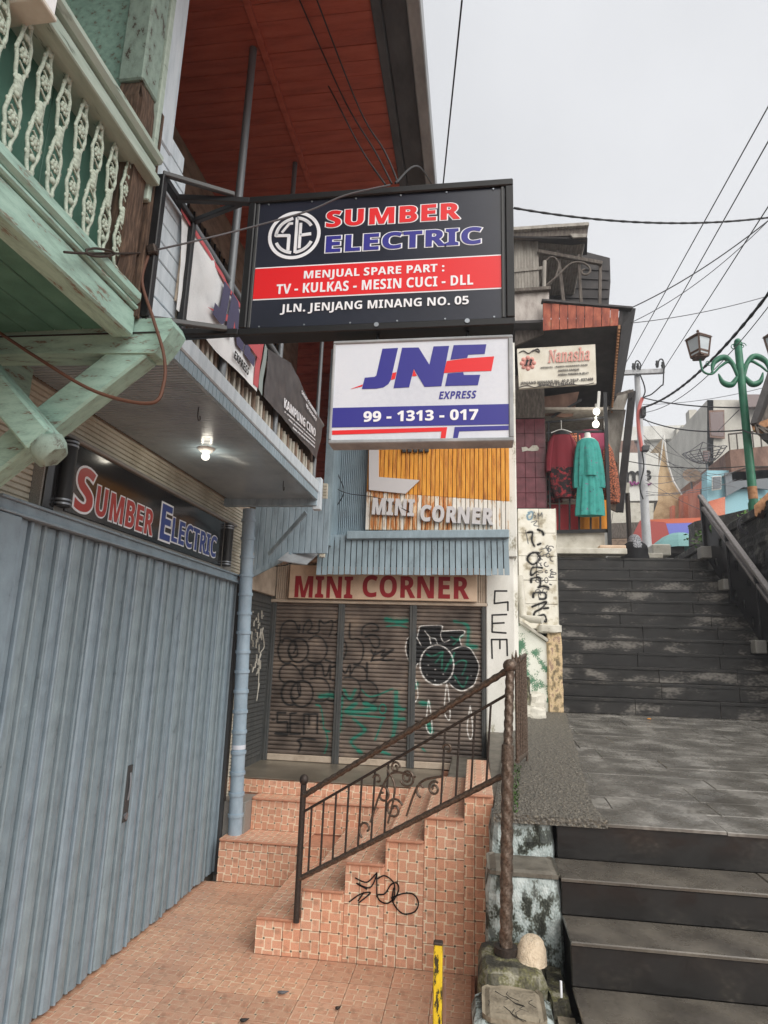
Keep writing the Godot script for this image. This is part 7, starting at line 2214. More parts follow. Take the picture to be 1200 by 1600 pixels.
	# orange cloth and magenta cloth behind
	for q in [["orange_cloth_roll", "orange_cloth", 905, 950, 790, 829, -9.6, "orange skirt hanging low behind the iron bars", "skirt"], ["magenta_blouse", "magenta_cloth", 902, 946, 672, 720, -9.75, "magenta blouse hanging behind the teal outfit", "blouse"]]:
		b = B.new()
		var a := Vector3.ZERO; var e := Vector3.ZERO
		if q[0] == "magenta_blouse":
			a = Vector3(1.558, 2.98, -9.75); e = Vector3(1.995, 3.47, -9.75)
		else:
			a = Vector3(1.526, 1.858, -9.6); e = Vector3(1.956, 2.335, -9.6)
		var mx := (a.x + e.x) * 0.5; var rx := (e.x - a.x) * 0.5
		b.loft([[a.y, mx, q[6], rx, 0.07, 0.06], [a.y + (e.y - a.y) * 0.5, mx, q[6], rx * 0.96, 0.07, 0.05], [e.y - 0.02, mx, q[6], rx * 0.9, 0.06, 0.03], [e.y, mx, q[6], rx * 0.6, 0.04, 0.0]], 36, 6, 1.1)
		solo(b, q[0], M[q[1]], q[7], q[8])
	# red cabinet
	var ca := Vector3(1.1, 1.895, -9.75); var cb := Vector3(1.573, 2.292, -9.75)
	t = thing("red_cabinet", "low red cabinet with a white top behind the shop's iron bars", "cabinet", Vector3((ca.x + cb.x) * 0.5, ca.y, -9.9))
	for i in 3:
		var u0: float = lerpf(ca.x, cb.x, i / 3.0); var u1: float = lerpf(ca.x, cb.x, (i + 1) / 3.0)
		b = B.new(); b.span(Vector3(u0 + 0.006, ca.y, -9.75), Vector3(u1 - 0.006, cb.y, -9.77), 0.004)
		var dr := part(b, "door", M.cabinet_red, t)
		b = B.new(); b.ball(Vector3(u0 + 0.04, cb.y - 0.05, -9.745), Vector3(0.008, 0.008, 0.008), 8)
		part(b, "knob", M.black_steel, dr)
	b = B.new(); b.span(Vector3(ca.x, ca.y - 0.02, -9.772), Vector3(cb.x, cb.y, -10.2))
	part(b, "carcass", M.cabinet_red, t)
	b = B.new(); b.span(Vector3(ca.x - 0.02, cb.y, -9.73), Vector3(cb.x + 0.02, cb.y + 0.05, -10.2), 0.006)
	part(b, "top", M.dirty_white, t)

# ---------------------------------------------------------------- right side: railing, wall, lamp
func street_right():
	# retaining wall of rough stones with sloping coping
	var b := B.new()
	var t := thing("retaining_wall", "dark mortared stone wall with a sloping coping right of the stairs", "wall", Vector3(4.0, 0, -9.0))
	var wf := [Vector3(3.75, 1.794, -12.398), Vector3(3.75, 1.901, -10.228), Vector3(3.75, 1.935, -8.676)]
	b.prism([Vector3(3.75, -1.0, -6.0), Vector3(3.75, 1.55, -6.0), Vector3(3.75, 1.95, -8.0), wf[1], wf[0], Vector3(3.75, 1.3, -14.0), Vector3(3.75, -1.0, -14.0)], Vector3(0.4, 0, 0))
	part(b, "wall_body", M.wall_stone, t)
	b = B.new()
	b.bar(wf[0] + Vector3(0.2, 0.03, -1.0), wf[1] + Vector3(0.2, 0.05, 0), 0.5, 0.12, Vector3.UP, 0.01)
	b.bar(wf[1] + Vector3(0.2, 0.05, 0), Vector3(3.95, 2.05, -7.2), 0.5, 0.12, Vector3.UP, 0.01)
	part(b, "coping", M.wall_stone, t)
	for i in 7:
		for j in 5:
			var z := -6.6 - i * 0.52 - 0.2 * (j % 2)
			var y := 0.45 + j * 0.27
			if y > 1.55: continue
			b = B.new(); wobble(b, Vector3(3.72 + rng.randf_range(0, 0.015), y, z), Vector3(3.8, y + 0.23, z - 0.46), 0.02, 700 + i * 9 + j, 4)
			part(b, "stone", M.wall_stone, t)
	b = B.new(); b.span(Vector3(3.9, 1.3, -7.0), Vector3(12, 1.75, -16.0))
	struct(b, "garden_terrace", M.ground_far)
	b = B.new()
	b.prism([Vector3(3.767, 2.394, -11.5), Vector3(4.983, 2.7, -11.5), Vector3(4.92, 2.009, -11.5), Vector3(3.74, 2, -11.5)], Vector3(0, 0, -0.3))
	solo(b, "garden_wall", M.wall_stone, "weathered dark wall behind the lamp post base", "wall")
	# pierced black steel railing
	t = thing("stair_balustrade", "black steel balustrade with cut leaf openings and grey handrails beside the stairs", "railing", Vector3(3.2, 1.4, -9.3))
	var p0 := Vector3(3.232, 2.326, -9.5)
	var X: float = p0.x
	var dirn := Vector3(0.02, -0.84, 0.94)
	var L := 4.2
	var at := func(s: float, up: float) -> Vector3: return Vector3(X + 0.05 * s, p0.y - 0.895 * s + up, -9.5 + s)
	for s in range(0, 6):
		var s0 := s * 0.7
		b = B.new()
		b.prism([at.call(s0 + 0.02, -0.86), at.call(s0 + 0.68, -0.86), at.call(s0 + 0.68, -0.16), at.call(s0 + 0.02, -0.16)], Vector3(0.02, 0, 0))
		# openings are real gaps: side plates with leaf shaped holes between them
		b = B.new()
		var holes := [[0.2, -0.3], [0.5, -0.3], [0.12, -0.74], [0.32, -0.68], [0.5, -0.74]]
		var nseg := 14
		for i in nseg:
			for j in nseg:
				var u := (i + 0.5) / nseg * 0.68 + 0.01; var v := -0.86 + (j + 0.5) / nseg * 0.7
				var hole := false
				for h in holes:
					var dx: float = (u - h[0]) / 0.055; var dyy: float = (v - h[1] - (u - h[0]) * 0.5) / 0.075
					if dx * dx + dyy * dyy < 1.0: hole = true
				if hole: continue
				var u0 := s0 + float(i) / nseg * 0.68 + 0.01; var u1 := s0 + (i + 1.0) / nseg * 0.68 + 0.01
				var v0 := -0.86 + float(j) / nseg * 0.7; var v1 := -0.86 + (j + 1.0) / nseg * 0.7
				b.quad(at.call(u0, v0), at.call(u1, v0), at.call(u1, v1), at.call(u0, v1), Vector3.LEFT)
				b.quad(at.call(u0, v0) + Vector3(0.015, 0, 0), at.call(u1, v0) + Vector3(0.015, 0, 0), at.call(u1, v1) + Vector3(0.015, 0, 0), at.call(u0, v1) + Vector3(0.015, 0, 0), Vector3.RIGHT)
		part(b, "pierced_panel", M.rail_black, t)
		b = B.new(); b.bar(at.call(s0, -0.95), at.call(s0, -0.02), 0.05, 0.05, Vector3.BACK, 0.004)
		part(b, "post", M.rail_black, t)
	b = B.new(); b.bar(at.call(-0.05, 0.0), at.call(L, 0.0), 0.07, 0.05, Vector3.UP, 0.008)
	part(b, "handrail", M.rail_grey, t)
	b = B.new(); b.bar(at.call(0.0, -0.14), at.call(L, -0.14), 0.05, 0.04, Vector3.UP, 0.006)
	part(b, "grey_rail", M.rail_grey, t)
	for q in [[Vector3(3.115, 1.591, -9.3), Vector3(3.253, 1.422, -9.3)], [Vector3(3.183, 1.079, -8.8), Vector3(3.311, 0.933, -8.8)], [Vector3(3.184, 0.279, -8), Vector3(3.307, 0.126, -8)]]:
		b = B.new(); b.span(Vector3(q[0].x, q[1].y, q[0].z), Vector3(q[1].x, q[0].y, q[0].z - 0.2), 0.01)
		part(b, "footing", M.terrazzo, t)
	var leaf_r := []
	for i in 25: leaf_r.append(0.004 + 0.042 * sin(PI * pow((i + 1) / 26.0, 0.8)))
	# street lamp
	var base := Vector3(3.93, 1.7, -9.5)
	var top := Vector3(3.92, 4.72, -9.5)
	t = thing("street_lamp", "green ornate street lamp post with two brown lanterns", "street lamp", base)
	b = B.new(); b.tube([base, base.lerp(top, 0.18), base.lerp(top, 0.19), top], [0.078, 0.075, 0.06, 0.052], 18)
	part(b, "post", M.lamp_green, t)
	b = B.new(); b.tube([base.lerp(top, 0.2), base.lerp(top, 0.26)], 0.0625, 18)
	part(b, "bare_patch", M.roof_tile_tan, t)
	b = B.new(); b.ball(top + Vector3(0, 0.03, 0), Vector3(0.05, 0.05, 0.05), 14); b.tube([top + Vector3(0, -0.04, 0), top + Vector3(0, 0.0, 0)], 0.062, 16)
	part(b, "finial", M.lamp_green, t)
	for s in [-1.0, 1.0]:
		var o := top + Vector3(0, -0.42, 0)
		b = B.new()
		var pa := [Vector3(0.03, -0.14, 0), Vector3(0.13, 0.12, 0), Vector3(0.27, 0.06, 0), Vector3(0.4, -0.06, 0), Vector3(0.52, -0.02, 0), Vector3(0.55, 0.12, 0), Vector3(0.55, 0.18, 0)]
		var pts := []
		for p in pa: pts.append(o + Vector3(p.x * s, p.y, 0))
		var cv := curve(pts, 8)
		var rr := []
		for i in cv.size(): rr.append(lerpf(0.03, 0.016, clampf(i / 20.0, 0, 1)))
		b.tube(cv, rr, 10)
		var arm := part(b, "arm", M.lamp_green, t)
		for lf in [[Vector3(0.05, 0.02, 0), Vector3(0.2, 0.2, 0), Vector3(0.36, 0.12, 0), Vector3(0.4, -0.06, 0)], [Vector3(0.04, -0.1, 0), Vector3(0.14, -0.24, 0), Vector3(0.26, -0.2, 0), Vector3(0.31, -0.06, 0)]]:
			b = B.new()
			var q := []
			for p in lf: q.append(o + Vector3(p.x * s, p.y, 0))
			b.tube(curve(q, 8), leaf_r, 8)
			part(b, "leaf_scroll", M.lamp_green, arm)
		for sp in [[Vector3(0.06, 0.38, 0), 0.055], [Vector3(0.44, 0.12, 0), 0.05]]:
			b = B.new(); b.tube(spiral(o + Vector3(sp[0].x * s, sp[0].y, 0), sp[1], 0.01, 0.0, 8.0 * s, Vector3.RIGHT), 0.006, 6)
			part(b, "wire_scroll", M.lamp_green, arm)
		# lantern: tapered box of four glazed sides under a hipped cap
		var lc := o + Vector3(0.555 * s, 0.19, 0)
		b = B.new(); b.span(lc + Vector3(-0.085, 0, -0.085), lc + Vector3(0.085, 0.04, 0.085), 0.01)
		var ln := part(b, "lantern", M.lantern_brown, t)
		var wb := 0.085; var wt := 0.118; var hb := 0.04; var ht := 0.33
		for k in 4:
			var rot := Basis(Vector3.UP, PI / 2 * k + 0.5)
			var a0: Vector3 = lc + rot * Vector3(-wb, hb, wb); var a1: Vector3 = lc + rot * Vector3(wb, hb, wb)
			var a2: Vector3 = lc + rot * Vector3(wt, ht, wt); var a3: Vector3 = lc + rot * Vector3(-wt, ht, wt)
			b = B.new()
			b.bar(a0, a3, 0.025, 0.025); b.bar(a0, a1, 0.025, 0.03); b.bar(a3, a2, 0.03, 0.035)
			b.bar(a0.lerp(a3, 0.22), a1.lerp(a2, 0.22), 0.01, 0.03)
			part(b, "lantern_frame", M.lantern_brown, ln)
			b = B.new(); b.prism([a0, a1, a2, a3], rot * Vector3(0, 0, -0.006))
			part(b, "pane", M.lantern_glass, ln)
		b = B.new()
		for k in 4:
			var rot := Basis(Vector3.UP, PI / 2 * k + 0.5)
			var e0: Vector3 = lc + rot * Vector3(-0.14, ht, 0.14); var e1: Vector3 = lc + rot * Vector3(0.14, ht, 0.14)
			var f0: Vector3 = lc + rot * Vector3(-0.08, ht + 0.06, 0.08); var f1: Vector3 = lc + rot * Vector3(0.08, ht + 0.06, 0.08)
			var g: Vector3 = lc + Vector3(0, ht + 0.085, 0)
			var nn := (e1 - e0).cross(f0 - e0).normalized()
			if nn.y < 0: nn = -nn
			b.quad(e0, e1, f1, f0, nn)
			b.tri(f0, f1, g, Vector3.UP, Vector3.UP, Vector3.UP)
			b.quad(e0, e1, lc + Vector3(0, ht, 0), lc + Vector3(0, ht, 0), Vector3.DOWN)
		b.tube([lc + Vector3(0, ht + 0.07, 0), lc + Vector3(0, ht + 0.11, 0)], 0.014, 8)
		b.ball(lc + Vector3(0, ht + 0.125, 0), Vector3(0.022, 0.024, 0.022), 10)
		part(b, "cap", M.lantern_brown, ln)
	# coil of cable at the post foot
	b = B.new()
	for k in 4: b.tube(curve([base + Vector3(-0.1 + 0.02 * k, 0.05, 0.12), base + Vector3(-0.3 + 0.03 * k, 0.12, 0.15), base + Vector3(-0.25, 0.3 - 0.04 * k, 0.15), base + Vector3(-0.1, 0.2, 0.14), base + Vector3(0.12, 0.25 + 0.04 * k, 0.13)], 6), 0.006, 5)
	solo(b, "cable_coil", M.cable_grey, "tangled grey cable coiled at the foot of the street lamp", "cable")
	# shrubs behind the wall
	shrub(Vector3(4.45, 1.75, -9.9), 0.45, 0.55, 500, "leaf_b", "bright green leafy plant right of the lamp post", 3)
	shrub(Vector3(3.75, 1.75, -10.4), 0.3, 0.3, 300, "leaf_a", "small green weeds left of the lamp post on the wall", 4)
	shrub(Vector3(4.199, 2.135, -12), 0.35, 0.3, 420, "leaf_a", "green weeds on the wall above the teal umbrella's right side", 5)
	# house eaves entering at the right edge
	t = thing("roadside_house", "dark timber gable and tan tiled eave entering at the right edge", "house", Vector3(5.0, 1.7, -9.0))
	b = B.new(); b.prism([Vector3(3.773, 3.261, -9), Vector3(3.858, 3.278, -9), Vector3(4.207, 4.107, -9), Vector3(4.109, 4.13, -9)], Vector3(2.0, 0, -3.0))
	part(b, "verge", M.dark_roof, t)
	b = B.new(); b.prism([Vector3(3.83, 3.278, -9.1), Vector3(4.399, 3.493, -9.1), Vector3(4.384, 3.342, -9.1), Vector3(3.841, 3.202, -9.1)], Vector3(1.8, 0, -2.5))
	part(b, "eave_board", M.roof_tile_tan, t)
	b = B.new(); b.prism([Vector3(3.914, 3.333, -9.15), Vector3(4.274, 4.146, -9.15), Vector3(4.653, 4.134, -9.15), Vector3(4.587, 3.49, -9.15)], Vector3(1.8, 0, -2.5))
	part(b, "gable", M.grey_wood, t)
	for i in 3:
		b = B.new(); b.bar(Vector3(3.846, 3.241, -9), Vector3(3.864, 3.166, -9) + Vector3(0.12 * i, -0.06, 0), 0.03, 0.03)
		part(b, "bracket", M.grey_wood, t)
	b = B.new(); b.prism([Vector3(4, 3.252, -9.3), Vector3(4.631, 3.241, -9.3), Vector3(4.605, 2.995, -9.3), Vector3(4.032, 3.136, -9.3)], Vector3(1.5, 0, -2.0))
	part(b, "under_eave", M.dark_roof, t)
	for i in 7:
		b = B.new()
		var e0: Vector3 = Vector3(3.556, 2.002, -8.6).lerp(Vector3(3.867, 2.299, -8.6), i / 7.0); var e1: Vector3 = Vector3(3.556, 2.002, -8.6).lerp(Vector3(3.867, 2.299, -8.6), (i + 1) / 7.0)
		b.prism([e0, e1, e1 + Vector3(0, -0.14, 0.0), (e0 + e1) * 0.5 + Vector3(0, -0.17, 0), e0 + Vector3(0, -0.13, 0)], Vector3(0.5, 0.06, -0.6))
		part(b, "eave_tile", M.roof_tile_tan, t)

func shrub(p: Vector3, r: float, h: float, n: int, m: String, label: String, seed_no: int):
	var rr := RandomNumberGenerator.new(); rr.seed = seed_no
	var t := thing("shrub", label, "plant", p)
	var b := B.new()
	for k in 6:
		var e := p + Vector3(rr.randf_range(-r, r) * 0.7, h * rr.randf_range(0.5, 1.0), rr.randf_range(-r, r) * 0.7)
		b.tube([p, p.lerp(e, 0.5) + Vector3(0.02, 0.04, 0), e], [0.012, 0.008, 0.003], 5)
	part(b, "stem", M.old_wood, t)
	b = B.new()
	for k in n:
		var q := p + Vector3(rr.randf_range(-r, r), h * pow(rr.randf(), 0.8), rr.randf_range(-r, r))
		var d := Vector3(rr.randf_range(-1, 1), rr.randf_range(-0.3, 1), rr.randf_range(-1, 1)).normalized() * rr.randf_range(0.05, 0.1)
		var s := d.cross(Vector3(rr.randf_range(-1, 1), rr.randf_range(-1, 1), rr.randf_range(-1, 1))).normalized() * 0.018
		var nn := d.cross(s).normalized()
		b.quad(q, q + d * 0.5 + s, q + d, q + d * 0.5 - s, nn)
	part(b, "foliage", M[m], t)

# ---------------------------------------------------------------- houses and things beyond the stair head
func far_house(called: String, label: String, outline: Array, depth: float, m: Material) -> Node3D:
	var t := thing(called, label, "building", Vector3(outline[0].x, 1.42, outline[0].z))
	var b := B.new(); b.prism(outline, Vector3(0, 0, -depth))
	part(b, "wall", m, t)
	return t

func window_on(t: Node, q: Array, m: Material, fr: Material):
	var b := B.new(); b.prism(q, Vector3(0, 0, 0.06))
	var w := part(b, "window", fr, t)
	var c: Vector3 = (q[0] + q[1] + q[2] + q[3]) * 0.25
	var s := []
	for p in q: s.append(c + (p - c) * 0.86 + Vector3(0, 0, 0.06))
	b = B.new(); b.prism(s, Vector3(0, 0, 0.02))
	part(b, "pane", m, w)

func background():
	var b := B.new()
	# long pale building far away
	var t := far_house("long_building", "long pale building with a flat canopy roof furthest beyond the utility pole", [Vector3(8.659, 15.501, -46), Vector3(15.257, 15.398, -46), Vector3(14.722, 7.551, -46), Vector3(8.351, 7.493, -46)], 6.0, M.bg_white)
	b = B.new(); b.prism([Vector3(9.051, 16.393, -45.5), Vector3(14.832, 16.475, -45.5), Vector3(14.854, 15.519, -45.5), Vector3(9.008, 15.326, -45.5)], Vector3(0, 0, -2.0))
	part(b, "canopy", M.bg_white, t)
	for i in 6:
		window_on(t, [Vector3(10.571, 13.896, -45.9) + Vector3(i * 1.1 - 1, 0, 0), Vector3(10.571, 13.896, -45.9) + Vector3(i * 1.1 - 0.4, 0, 0), Vector3(10.537, 13.182, -45.9) + Vector3(i * 1.1 - 0.4, 0, 0), Vector3(10.537, 13.182, -45.9) + Vector3(i * 1.1 - 1, 0, 0)], M.bg_glass_grey, M.bg_white)
	b = B.new(); b.prism([Vector3(14.019, 16.116, -45), Vector3(14.274, 16.112, -45), Vector3(14.176, 14.606, -45), Vector3(13.923, 14.61, -45)], Vector3(0, 0, -0.5))
	part(b, "canopy_post", M.bg_grey, t)
	for q in [[Vector3(12.634, 14.064, -45.9), Vector3(14.705, 14.04, -45.9), Vector3(14.652, 13.24, -45.9), Vector3(12.594, 13.353, -45.9)], [Vector3(11.09, 15.526, -45.9), Vector3(11.751, 15.515, -45.9), Vector3(11.703, 14.601, -45.9), Vector3(11.045, 14.61, -45.9)]]: window_on(t, q, M.bg_glass, M.bg_grey)
	b = B.new(); b.prism([Vector3(9.567, 14.854, -44), Vector3(10.843, 14.88, -44), Vector3(11.135, 13.998, -44), Vector3(9.613, 13.971, -44)], Vector3(0, 0, -0.5))
	part(b, "balcony", M.bg_brown, t)
	b = B.new(); b.prism([Vector3(12.886, 13.929, -44), Vector3(14.215, 14.003, -44), Vector3(14.178, 13.458, -44), Vector3(12.858, 13.473, -44)], Vector3(0, 0, -0.5))
	part(b, "balcony", M.bg_white, t)
	# tall grey building at right
	t = far_house("tall_building", "tall grey plastered building with one brown shuttered window behind the lamp post", [Vector3(11.88, 13.289, -33), Vector3(16.007, 13.218, -33), Vector3(15.43, 7.361, -33), Vector3(11.447, 7.358, -33)], 9.0, M.bg_grey)
	b = B.new(); b.prism([Vector3(11.88, 13.289, -33), Vector3(11.447, 7.358, -33), Vector3(13.148, 9.364, -42), Vector3(13.451, 13.979, -42)], Vector3(0.3, 0, 0))
	part(b, "side_wall", M.bg_grey, t)
	window_on(t, [Vector3(11.862, 12.653, -32.9), Vector3(12.604, 12.671, -32.9), Vector3(12.514, 11.124, -32.9), Vector3(11.817, 11.204, -32.9)], M.bg_glass, M.bg_brown)
	window_on(t, [Vector3(11.429, 10.494, -32.9), Vector3(11.765, 10.489, -32.9), Vector3(11.722, 9.916, -32.9), Vector3(11.388, 9.919, -32.9)], M.bg_glass, M.bg_brown)
	b = B.new(); b.prism([Vector3(13.355, 13.308, -32.8), Vector3(15.92, 13.241, -32.8), Vector3(15.856, 12.591, -32.8), Vector3(13.453, 12.647, -32.8)], Vector3(0, 0, 0.4))
	part(b, "parapet", M.bg_glass, t)
	for q in [[Vector3(12.512, 14.012, -36.2), Vector3(12.528, 12.789, -36.2)], [Vector3(12.971, 14.116, -39), Vector3(13.003, 12.973, -39)]]:
		b = B.new(); b.span(q[0] + Vector3(-0.5, 0, 0), q[1] + Vector3(-0.1, 0, -0.6))
		part(b, "side_window", M.bg_grey, t)
	# horn-roofed house
	t = thing("horn_roof_house", "tan house with a tall curved pointed roof horn behind the billboard", "building", Vector3(7.286, 4.767, -26))
	b = B.new(); b.prism([Vector3(7.581, 8.91, -26), Vector3(7.627, 8.447, -26), Vector3(7.66, 7.773, -26), Vector3(7.835, 7.053, -26), Vector3(8.134, 6.447, -26), Vector3(8.544, 5.797, -26), Vector3(8.7, 4.649, -26), Vector3(6.076, 4.631, -26), Vector3(6.464, 5.122, -26), Vector3(6.784, 5.666, -26), Vector3(7.07, 6.45, -26), Vector3(7.294, 7.375, -26), Vector3(7.439, 8.179, -26)], Vector3(0, 0, -2.5))
	part(b, "roof_horn", M.bg_tan, t)
	b = B.new(); b.tube([Vector3(7.557, 8.958, -25.9), Vector3(7.408, 8.094, -25.9), Vector3(7.175, 7.03, -25.9), Vector3(6.813, 5.774, -25.9)], 0.03, 6)
	b.tube([Vector3(7.557, 8.958, -25.9), Vector3(7.631, 7.743, -25.9), Vector3(7.805, 7.026, -25.9), Vector3(8.145, 6.344, -25.9)], 0.035, 6)
	part(b, "bargeboard", M.bg_white, t)
	# billboard
	t = thing("billboard", "white billboard with large dark letters left of the utility pole", "billboard", Vector3(5.266, 4.998, -21))
	b = B.new(); b.prism([Vector3(4.589, 6.69, -21), Vector3(5.932, 6.651, -21), Vector3(5.82, 5.061, -21), Vector3(4.475, 5.042, -21)], Vector3(0, 0, -0.3))
	part(b, "board", M.bg_white, t)
	text("m", t, M.ink_black, Vector3(5.117, 5.839, -20.98), 0.519, 0.406, FRONT, 0.03)
	text("3", t, M.ink_black, Vector3(5.557, 5.901, -20.98), 0.196, 0.321, FRONT, 0.03)
	b = B.new(); b.tube(curve([Vector3(4.928, 5.584, -20.95), Vector3(4.992, 5.67, -20.95), Vector3(5.046, 5.562, -20.95), Vector3(5.111, 5.669, -20.95), Vector3(5.166, 5.583, -20.95), Vector3(5.249, 5.647, -20.95), Vector3(5.323, 5.561, -20.95), Vector3(5.445, 5.624, -20.95), Vector3(5.542, 5.581, -20.95), Vector3(5.642, 5.623, -20.95)]), 0.03, 5)
	part(b, "pink_script", M.flower, t)
	b = B.new(); b.prism([Vector3(4.561, 5.138, -21.4), Vector3(5.931, 5.157, -21.4), Vector3(5.789, 4.771, -21.4), Vector3(4.443, 4.77, -21.4)], Vector3(0, 0, -3.0))
	part(b, "under_frame", M.dark_roof, t)
	# low white wall below it
	t = far_house("low_white_house", "low stained white wall under the billboard", [Vector3(3.46, 4.048, -17), Vector3(4.612, 4.029, -17), Vector3(4.546, 3.417, -17), Vector3(4.376, 2.615, -17), Vector3(3.399, 2.605, -17)], 4.0, M.dirty_white)
	b = B.new(); b.prism([Vector3(3.426, 3.407, -16.8), Vector3(4.231, 3.443, -16.8), Vector3(4.21, 3.044, -16.8), Vector3(3.409, 3.022, -16.8)], Vector3(0, 0, 0.2))
	part(b, "shelf", M.grey_wood, t)
	b = B.new(); b.prism([Vector3(3.389, 3.004, -16.7), Vector3(4.138, 3.025, -16.7), Vector3(4.118, 2.649, -16.7), Vector3(3.373, 2.641, -16.7)], Vector3(0, 0, 0.1))
	part(b, "stall_back", M.taupe, t)
	# corner shop-house with brown parapet
	t = thing("corner_house", "corner house with brown parapet, striped cornice, orange and pale blue walls", "building", Vector3(6.985, 3.87, -20))
	var A := Vector3(7.727, 6.41, -20); var C := Vector3(9.232, 7.651, -30); var D := Vector3(9.561, 6.588, -20)
	var low := Vector3(0, -5.5, 0)
	b = B.new(); b.prism([Vector3(7.103, 5.821, -20.2), Vector3(9.572, 5.799, -20.2), Vector3(9.368, 3.727, -20.2), Vector3(6.949, 3.712, -20.2)], Vector3(0, 0, -0.5))
	part(b, "blue_wall", M.bg_blue, t)
	b = B.new(); b.prism([Vector3(7.123, 5.644, -20.3), Vector3(6.983, 3.73, -20.3), Vector3(8.544, 5.683, -31), Vector3(8.769, 7.066, -31)], Vector3(0.3, 0, -0.1))
	part(b, "orange_wall", M.bg_orange, t)
	b = B.new(); b.prism([Vector3(7.54, 5.686, -20.1), Vector3(8.806, 5.777, -20.1), Vector3(8.749, 5.155, -20.1), Vector3(8.034, 5.239, -20.1), Vector3(7.518, 4.94, -20.1)], Vector3(0, 0, 0.1))
	part(b, "dark_window", M.bg_glass_grey, t)
	for i in 3:
		b = B.new()
		var m: Material = [M.bg_brown, M.ink_black, M.bg_white][i]
		var y0: float = [0.0, -1.02, -1.22][i]; var hh: float = [1.0, 0.2, 0.14][i]
		var off := Vector3(0, 0, 0.15 * i)
		for seg in [[A, D], [C, A]]:
			var p: Vector3 = seg[0] + Vector3(0, y0 * (1.0 if seg[0] != C else 0.8), 0) - off; var q: Vector3 = seg[1] + Vector3(0, y0, 0) - off
			b.prism([p, q, q - Vector3(0, hh, 0), p - Vector3(0, hh * (1.0 if seg[0] != C else 0.8), 0)], Vector3(0, 0, -0.4))
		part(b, ["parapet", "dark_cornice", "pale_cornice"][i], m, t)
	b = B.new(); b.prism([Vector3(7.48, 5.589, -19.9), Vector3(8.192, 5.865, -19.9), Vector3(9.444, 5.852, -19.9), Vector3(9.665, 5.836, -20.4), Vector3(8.291, 5.848, -20.4)], Vector3(0, 0, -0.3))
	part(b, "pale_soffit", M.bg_white, t)
	for q in [[Vector3(6.923, 5.455, -22), Vector3(7.065, 5.454, -22), Vector3(7.026, 4.579, -22), Vector3(6.865, 4.578, -22)], [Vector3(7.427, 5.823, -25), Vector3(7.543, 5.823, -25), Vector3(7.503, 5.202, -25), Vector3(7.388, 5.201, -25)]]:
		b = B.new(); b.prism(q, Vector3(0, 0, -0.3))
		part(b, "orange_column", M.bg_orange, t)
	for q in [[Vector3(7.147, 5.56, -20), Vector3(7.405, 5.578, -20), Vector3(7.372, 5.156, -20), Vector3(7.114, 5.117, -20)], [Vector3(8.802, 5.246, -19.99), Vector3(9.158, 5.244, -19.99), Vector3(9.101, 4.654, -19.99), Vector3(8.747, 4.654, -19.99)]]: window_on(t, q, M.bg_glass_grey, M.bg_white)
	window_on(t, [Vector3(7.092, 5.39, -20.9), Vector3(7.291, 5.494, -20.9), Vector3(7.231, 4.66, -20.9), Vector3(7.036, 4.598, -20.9)], M.bg_glass, M.bg_brown)
	b = B.new(); b.prism([Vector3(6.947, 4.749, -19.8), Vector3(7.408, 4.886, -19.8), Vector3(7.348, 4.124, -19.8), Vector3(6.901, 4.122, -19.8)], Vector3(0, 0, -0.2))
	part(b, "orange_poster", M.bg_orange, t)
	for i in 8:
		b = B.new()
		var p: Vector3 = A.lerp(D, i / 8.0) + Vector3(0, 0, 0.02)
		b.bar(p, p + Vector3(0, 0.5, 0), 0.03, 0.03)
		part(b, "rail_post", M.dark_iron, t)
	b = B.new(); b.bar(A + Vector3(0, 0.5, 0.02), D + Vector3(0, 0.5, 0.02), 0.04, 0.04)
	part(b, "roof_rail", M.dark_iron, t)
	# mesh dish and small dish
	t = thing("mesh_dish", "large wire mesh satellite dish on the corner house roof", "satellite dish", Vector3(7.438, 5.987, -21))
	var dc := Vector3(7.362, 6.546, -21)
	var ax := Vector3(-0.15, 1.0, 0.15).normalized()
	var dx := Vector3.RIGHT; dx = (dx - ax * dx.dot(ax)).normalized()
	var dz := ax.cross(dx)
	for k in 12:
		b = B.new()
		var pts := []
		for i in 6:
			var u := i / 5.0
			pts.append(dc + (dx * cos(TAU * k / 12.0) + dz * sin(TAU * k / 12.0)) * u * 0.66 + ax * (u * u * 0.42 - 0.25))
		b.tube(pts, 0.014, 4)
		part(b, "rib", M.cable_grey, t)
	for r in [0.3, 0.5, 0.66]:
		b = B.new()
		var pts := []
		for i in 25:
			var an := TAU * i / 24.0
			pts.append(dc + (dx * cos(an) + dz * sin(an)) * r + ax * (r * r / 0.4356 * 0.42 - 0.25))
		b.tube(pts, 0.014, 4)
		part(b, "hoop", M.cable_grey, t)
	b = B.new(); b.tube([dc + ax * 0.45, dc + (dx * 0.6 + ax * 0.14)], 0.012, 4); b.tube([dc + ax * 0.45, dc - (dx * 0.6) + ax * 0.14], 0.012, 4); b.tube([dc + ax * 0.45, dc + dz * 0.6 + ax * 0.14], 0.012, 4)
	part(b, "feed_arm", M.cable_grey, t)
	b = B.new(); b.tube([dc - ax * 0.25, dc - Vector3(-0.05, 0.9, 0)], 0.04, 8)
	part(b, "mast", M.grey_pipe, t)
	t = thing("small_dish", "small grey solid satellite dish at the roof edge below the mesh dish", "satellite dish", Vector3(6.862, 5.523, -21))
	b = B.new()
	var sc := Vector3(6.866, 5.864, -21)
	var rings := []
	for i in 5:
		var u := i / 4.0
		var ring := []
		for k in 20:
			var an := TAU * k / 20.0
			ring.append(sc + Vector3(cos(an) * 0.28 * u, sin(an) * 0.22 * u, 0.12 * u * u))
		rings.append(ring)
